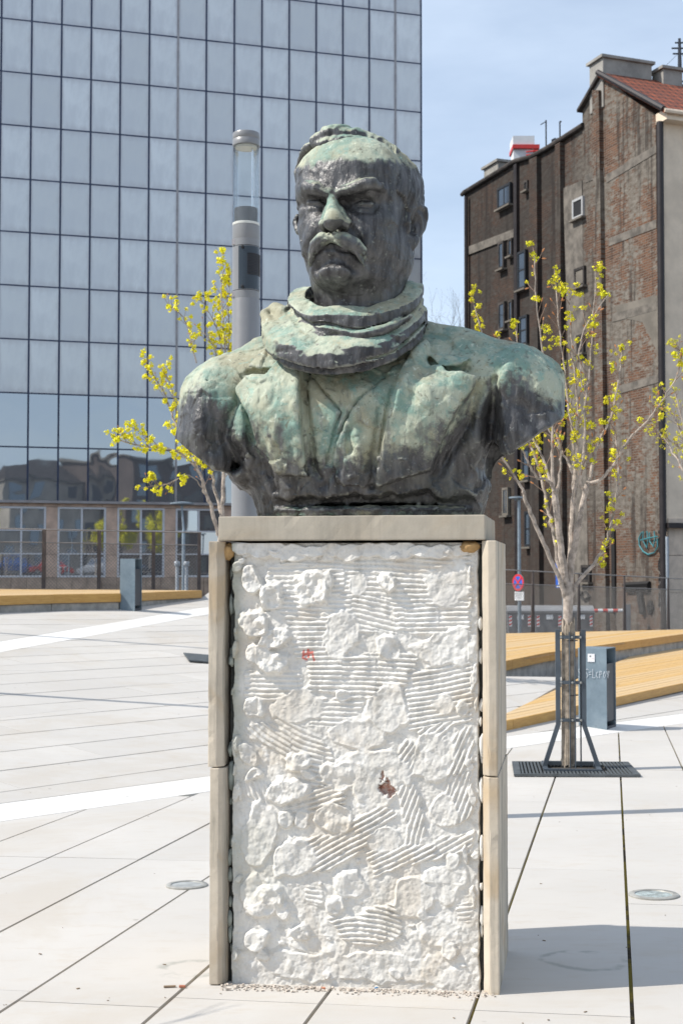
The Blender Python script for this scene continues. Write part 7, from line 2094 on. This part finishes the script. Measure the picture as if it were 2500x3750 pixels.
# ------------------------------------------------------------------ lamps and bollards in front of the office building
def street_lamp(px, Y, top, label):
    b = at(px, 2160, Y); e = empty('street_lamp', (b.x, Y, 0.1)); tag(e, label, 'street lamp')
    h = at(px, top, Y).z - 0.1; k = at(px, (top + 2160) / 2 - 60, Y).z - 0.1
    MB().tube([(0, 0, 0), (0, 0, k), (0.0, 0, k + 0.06), (-0.05, 0, h - 0.12), (-0.05, 0, h)], [0.055, 0.05, 0.035, 0.03, 0.03], 10).build('pole', MAT_POLE, e, smooth=True)
    MB().lathe([(0.05, -0.02), (0.10, 0.0), (0.34, 0.03), (0.34, 0.07), (0.10, 0.10)], 20).build('lamp_head', MAT_POLE, e, loc=(-0.05, 0, h), smooth=True)
street_lamp(672, 40.0, 1850, 'slim grey lamp with a flat round head before the stone ground floor')
for px, lab in ((649, 'pale grey bollard post left of the slim lamp before the office windows'), (683, 'pale grey bollard post right of the slim lamp before the office windows')):
    b = at(px, 2160, 39.0); o = empty('bollard', (b.x, 39.0, 0.1)); tag(o, lab, 'bollard', 'grey bollards before the office building')
    h = at(px, 2057, 39.0).z - 0.1
    MB().tube([(0, 0, 0), (0, 0, h - 0.12)], 0.05, 10).build('post', plain('pale_grey_post', (0.40, 0.43, 0.46), 0.5), o, smooth=True)
    MB().lathe([(0.06, 0), (0.085, 0.03), (0.085, 0.12), (0.07, 0.14)], 14).build('cap', bpy.data.materials['pale_grey_post'], o, loc=(0, 0, h - 0.13), smooth=True)

# ------------------------------------------------------------------ what stands beyond the left edge and throws shadows into view
bare_tree('leafless_tree', 'leafless tree beyond the left edge whose twigs shade the near paving', (-2.35, 4.36, ground_z(-2.35, 4.36)), 3.0, 33, 0.0, 0.030, 4, 0.84, (0.18, 0.4))
for x, y, h, lab in ((-6.6, 14.4, 7.0, 'slim flagpole beyond the left edge, the nearer one'), (-8.4, 19.6, 7.4, 'slim flagpole beyond the left edge, the farther one')):
    e = empty('flagpole', (x, y, ground_z(x, y))); tag(e, lab, 'flagpole', 'flagpoles beyond the left edge')
    MB().tube([(0, 0, 0), (0, 0, h)], [0.065, 0.04], 10).build('pole', MAT_POLE, e, smooth=True)
    MB().lathe([(0.0, -0.06), (0.06, 0), (0.0, 0.06)], 12).build('finial', MAT_POLE, e, loc=(0, 0, h + 0.05), smooth=True)

# ------------------------------------------------------------------ the far side of the square, seen mirrored in the office glass
terr = MB().prism([(-60, -90), (90, -90), (90, -13), (-60, -13)], -0.62, 1.0).build('upper_street', MAT_ASPHALT); tag(terr, kind='structure')
def block(x, y, w, d, h, col, label, rz=0.0, roof=None, wins=(4, 4)):
    e = empty('town_house', (x, y, 1.0), rz); tag(e, label, 'building', 'houses across the square behind the viewer')
    m = plain('house_render_%d' % len(bpy.data.materials), col, 0.9, 0, 0.2, 0.6)
    MB().box((0, 0, h / 2), (w, d, h)).build('wall', m, e)
    MB().box((0, 0, h + 0.15), (w + 0.6, d + 0.6, 0.3)).build('cornice', MAT_REND, e)
    if roof: MB().raw([(-w / 2, d / 2, h + .3), (w / 2, d / 2, h + .3), (w / 2, -d / 2, h + .3), (-w / 2, -d / 2, h + .3), (-w / 2 * .8, 0, h + roof), (w / 2 * .8, 0, h + roof)], [(0, 1, 5, 4), (2, 3, 4, 5), (1, 2, 5), (3, 0, 4), (3, 2, 1, 0)]).build('roof', MAT_SOOT, e)
    nx, nz_ = wins
    for i in range(nx):
        for k in range(nz_):
            MB().box((-w / 2 + w * (i + .5) / nx, d / 2 + 0.03, h * (k + .55) / nz_), (w / nx * .42, 0.1, h / nz_ * .55)).build('window', MAT_WGLASS, e)
block(2, -52, 13, 10, 11.5, (0.33, 0.27, 0.18), 'ochre town house with a flat roof across the square', 0.05)
block(15, -55, 11, 10, 13.0, (0.10, 0.085, 0.07), 'dark brick town house across the square', 0.0, 2.5, (3, 4))
block(27, -50, 12, 10, 11.0, (0.40, 0.36, 0.30), 'pale town house with a hipped roof across the square', -0.1, 3.0)
block(40, -46, 13, 10, 13.5, (0.13, 0.10, 0.085), 'sooty brown town house across the square', -0.2, None, (4, 5))
block(-13, -50, 14, 10, 10.0, (0.28, 0.24, 0.20), 'grey brown town house across the square', 0.1, 2.0)
block(56, -34, 14, 10, 12.0, (0.35, 0.29, 0.2), 'sand coloured town house across the square', -0.7)
def car(x, y, rz, col, label):
    e = empty('parked_car', (x, y, 1.0), rz); tag(e, label, 'car', 'cars parked across the square')
    m = plain('car_paint_%d' % len(bpy.data.materials), col, 0.25, 0.1, 0.03, 1)
    side = [(-2.1, .35), (-2.12, .75), (-1.9, .92), (-1.1, .98), (-0.5, 1.46), (0.75, 1.48), (1.45, 1.0), (2.05, .85), (2.12, .5), (2.05, .32)]
    n = len(side); v = []; 
    for s, inset in ((-1, 0), (1, 0)):
        for px_, pz2 in side: v.append((px_, s * (0.84 if pz2 < 1.1 else 0.64), pz2))
    f = [tuple(range(n)), tuple(range(2 * n - 1, n - 1, -1))] + [(i, n + i, n + (i + 1) % n, (i + 1) % n) for i in range(n)]
    MB().raw(v, f).build('body', m, e, bevel=0.04)
    for s in (-1, 1):
        MB().raw([(-1.0, s * .78, 1.02), (1.25, s * .78, 1.02), (0.70, s * .66, 1.42), (-0.48, s * .66, 1.42)], [(0, 1, 2, 3)]).build('side_glass', MAT_WGLASS, e, loc=(0, s * 0.03, 0))
        for wx_ in (-1.3, 1.3):
            w_ = MB().tube([(wx_, s * .70, .32), (wx_, s * .88, .32)], 0.32, 18).build('wheel', MAT_DARK, e)
            MB().tube([(wx_, s * .86, .32), (wx_, s * .895, .32)], 0.19, 12).build('rim', MAT_RIM, w_)
for x, y, rz, col, lab in ((16.5, -16.5, 0.3, (0.55, 0.03, 0.02), 'red car parked across the square'), (13.4, -18, 0.1, (0.04, 0.15, 0.45), 'blue car parked across the square'), (22.5, -19, 0.5, (0.5, 0.5, 0.5), 'silver car parked across the square'), (27, -19, 0.2, (0.03, 0.03, 0.035), 'black car parked across the square')):
    car(x, y, rz, col, lab)

# leafy trees across the square, seen only in the windows
for x, y, sd, lab in ((24.0, -20, 41, 'leafy tree across the square, by the silver car'), (31.0, -24, 43, 'leafy tree across the square, by the black car')):
    ft = Tree('leafy_tree', lab, (x, y, 1.0), sd, 'trees across the square')
    ft.trunk.tube([(0, 0, 0), (0.05, 0, 1.2), (0, 0, 2.4)], [0.14, 0.12, 0.09], 8)
    for i in range(9):
        a = i * 0.7; rr = ft.r
        q = ft.limb([Vector((x, y, 1.0 + 1.8 + 0.1 * i)), Vector((x + 0.7 * math.cos(a), y + 0.7 * math.sin(a), 4.0 + 0.2 * i)), Vector((x + 1.6 * math.cos(a), y + 1.6 * math.sin(a), 5.2 + 0.35 * i))], 0.05, 0.012)
        ft.grow(q, 8.0, 0.7, 0.22, 12, 0.2, 0.0)
    ft.finish(MAT_BARK, MAT_BARKD, MAT_LEAF)

# bits of leaf and grit blown over the paving
bits = MB(); rr = random.Random(77)
for i in range(110):
    px, py = rr.uniform(-50, 2550), 2500 + 1250 * rr.random() ** 1.3
    p = on_plane(px, py, *P1)
    if p.z < ground_z(p.x, p.y) - 0.01: p = on_plane(px, py, *P2)
    if 4.9 < p.y < 6.0 and -0.6 < p.x < 0.8: continue
    s_ = rr.uniform(0.002, 0.0055)
    bits.box((p.x, p.y, ground_z(p.x, p.y) + 0.002 + s_ * 0.2), (s_ * rr.uniform(1, 3), s_ * rr.uniform(0.7, 1.4), s_ * 0.4), Matrix.Rotation(rr.uniform(0, 3), 3, 'Z'))
tag(bits.build('leaf_litter', plain('dry_leaf_bits', (0.20, 0.15, 0.10), 0.9, 0, 0.4, 30)), 'tiny dry leaf bits and grit scattered over the pale paving', 'litter', kind='stuff')
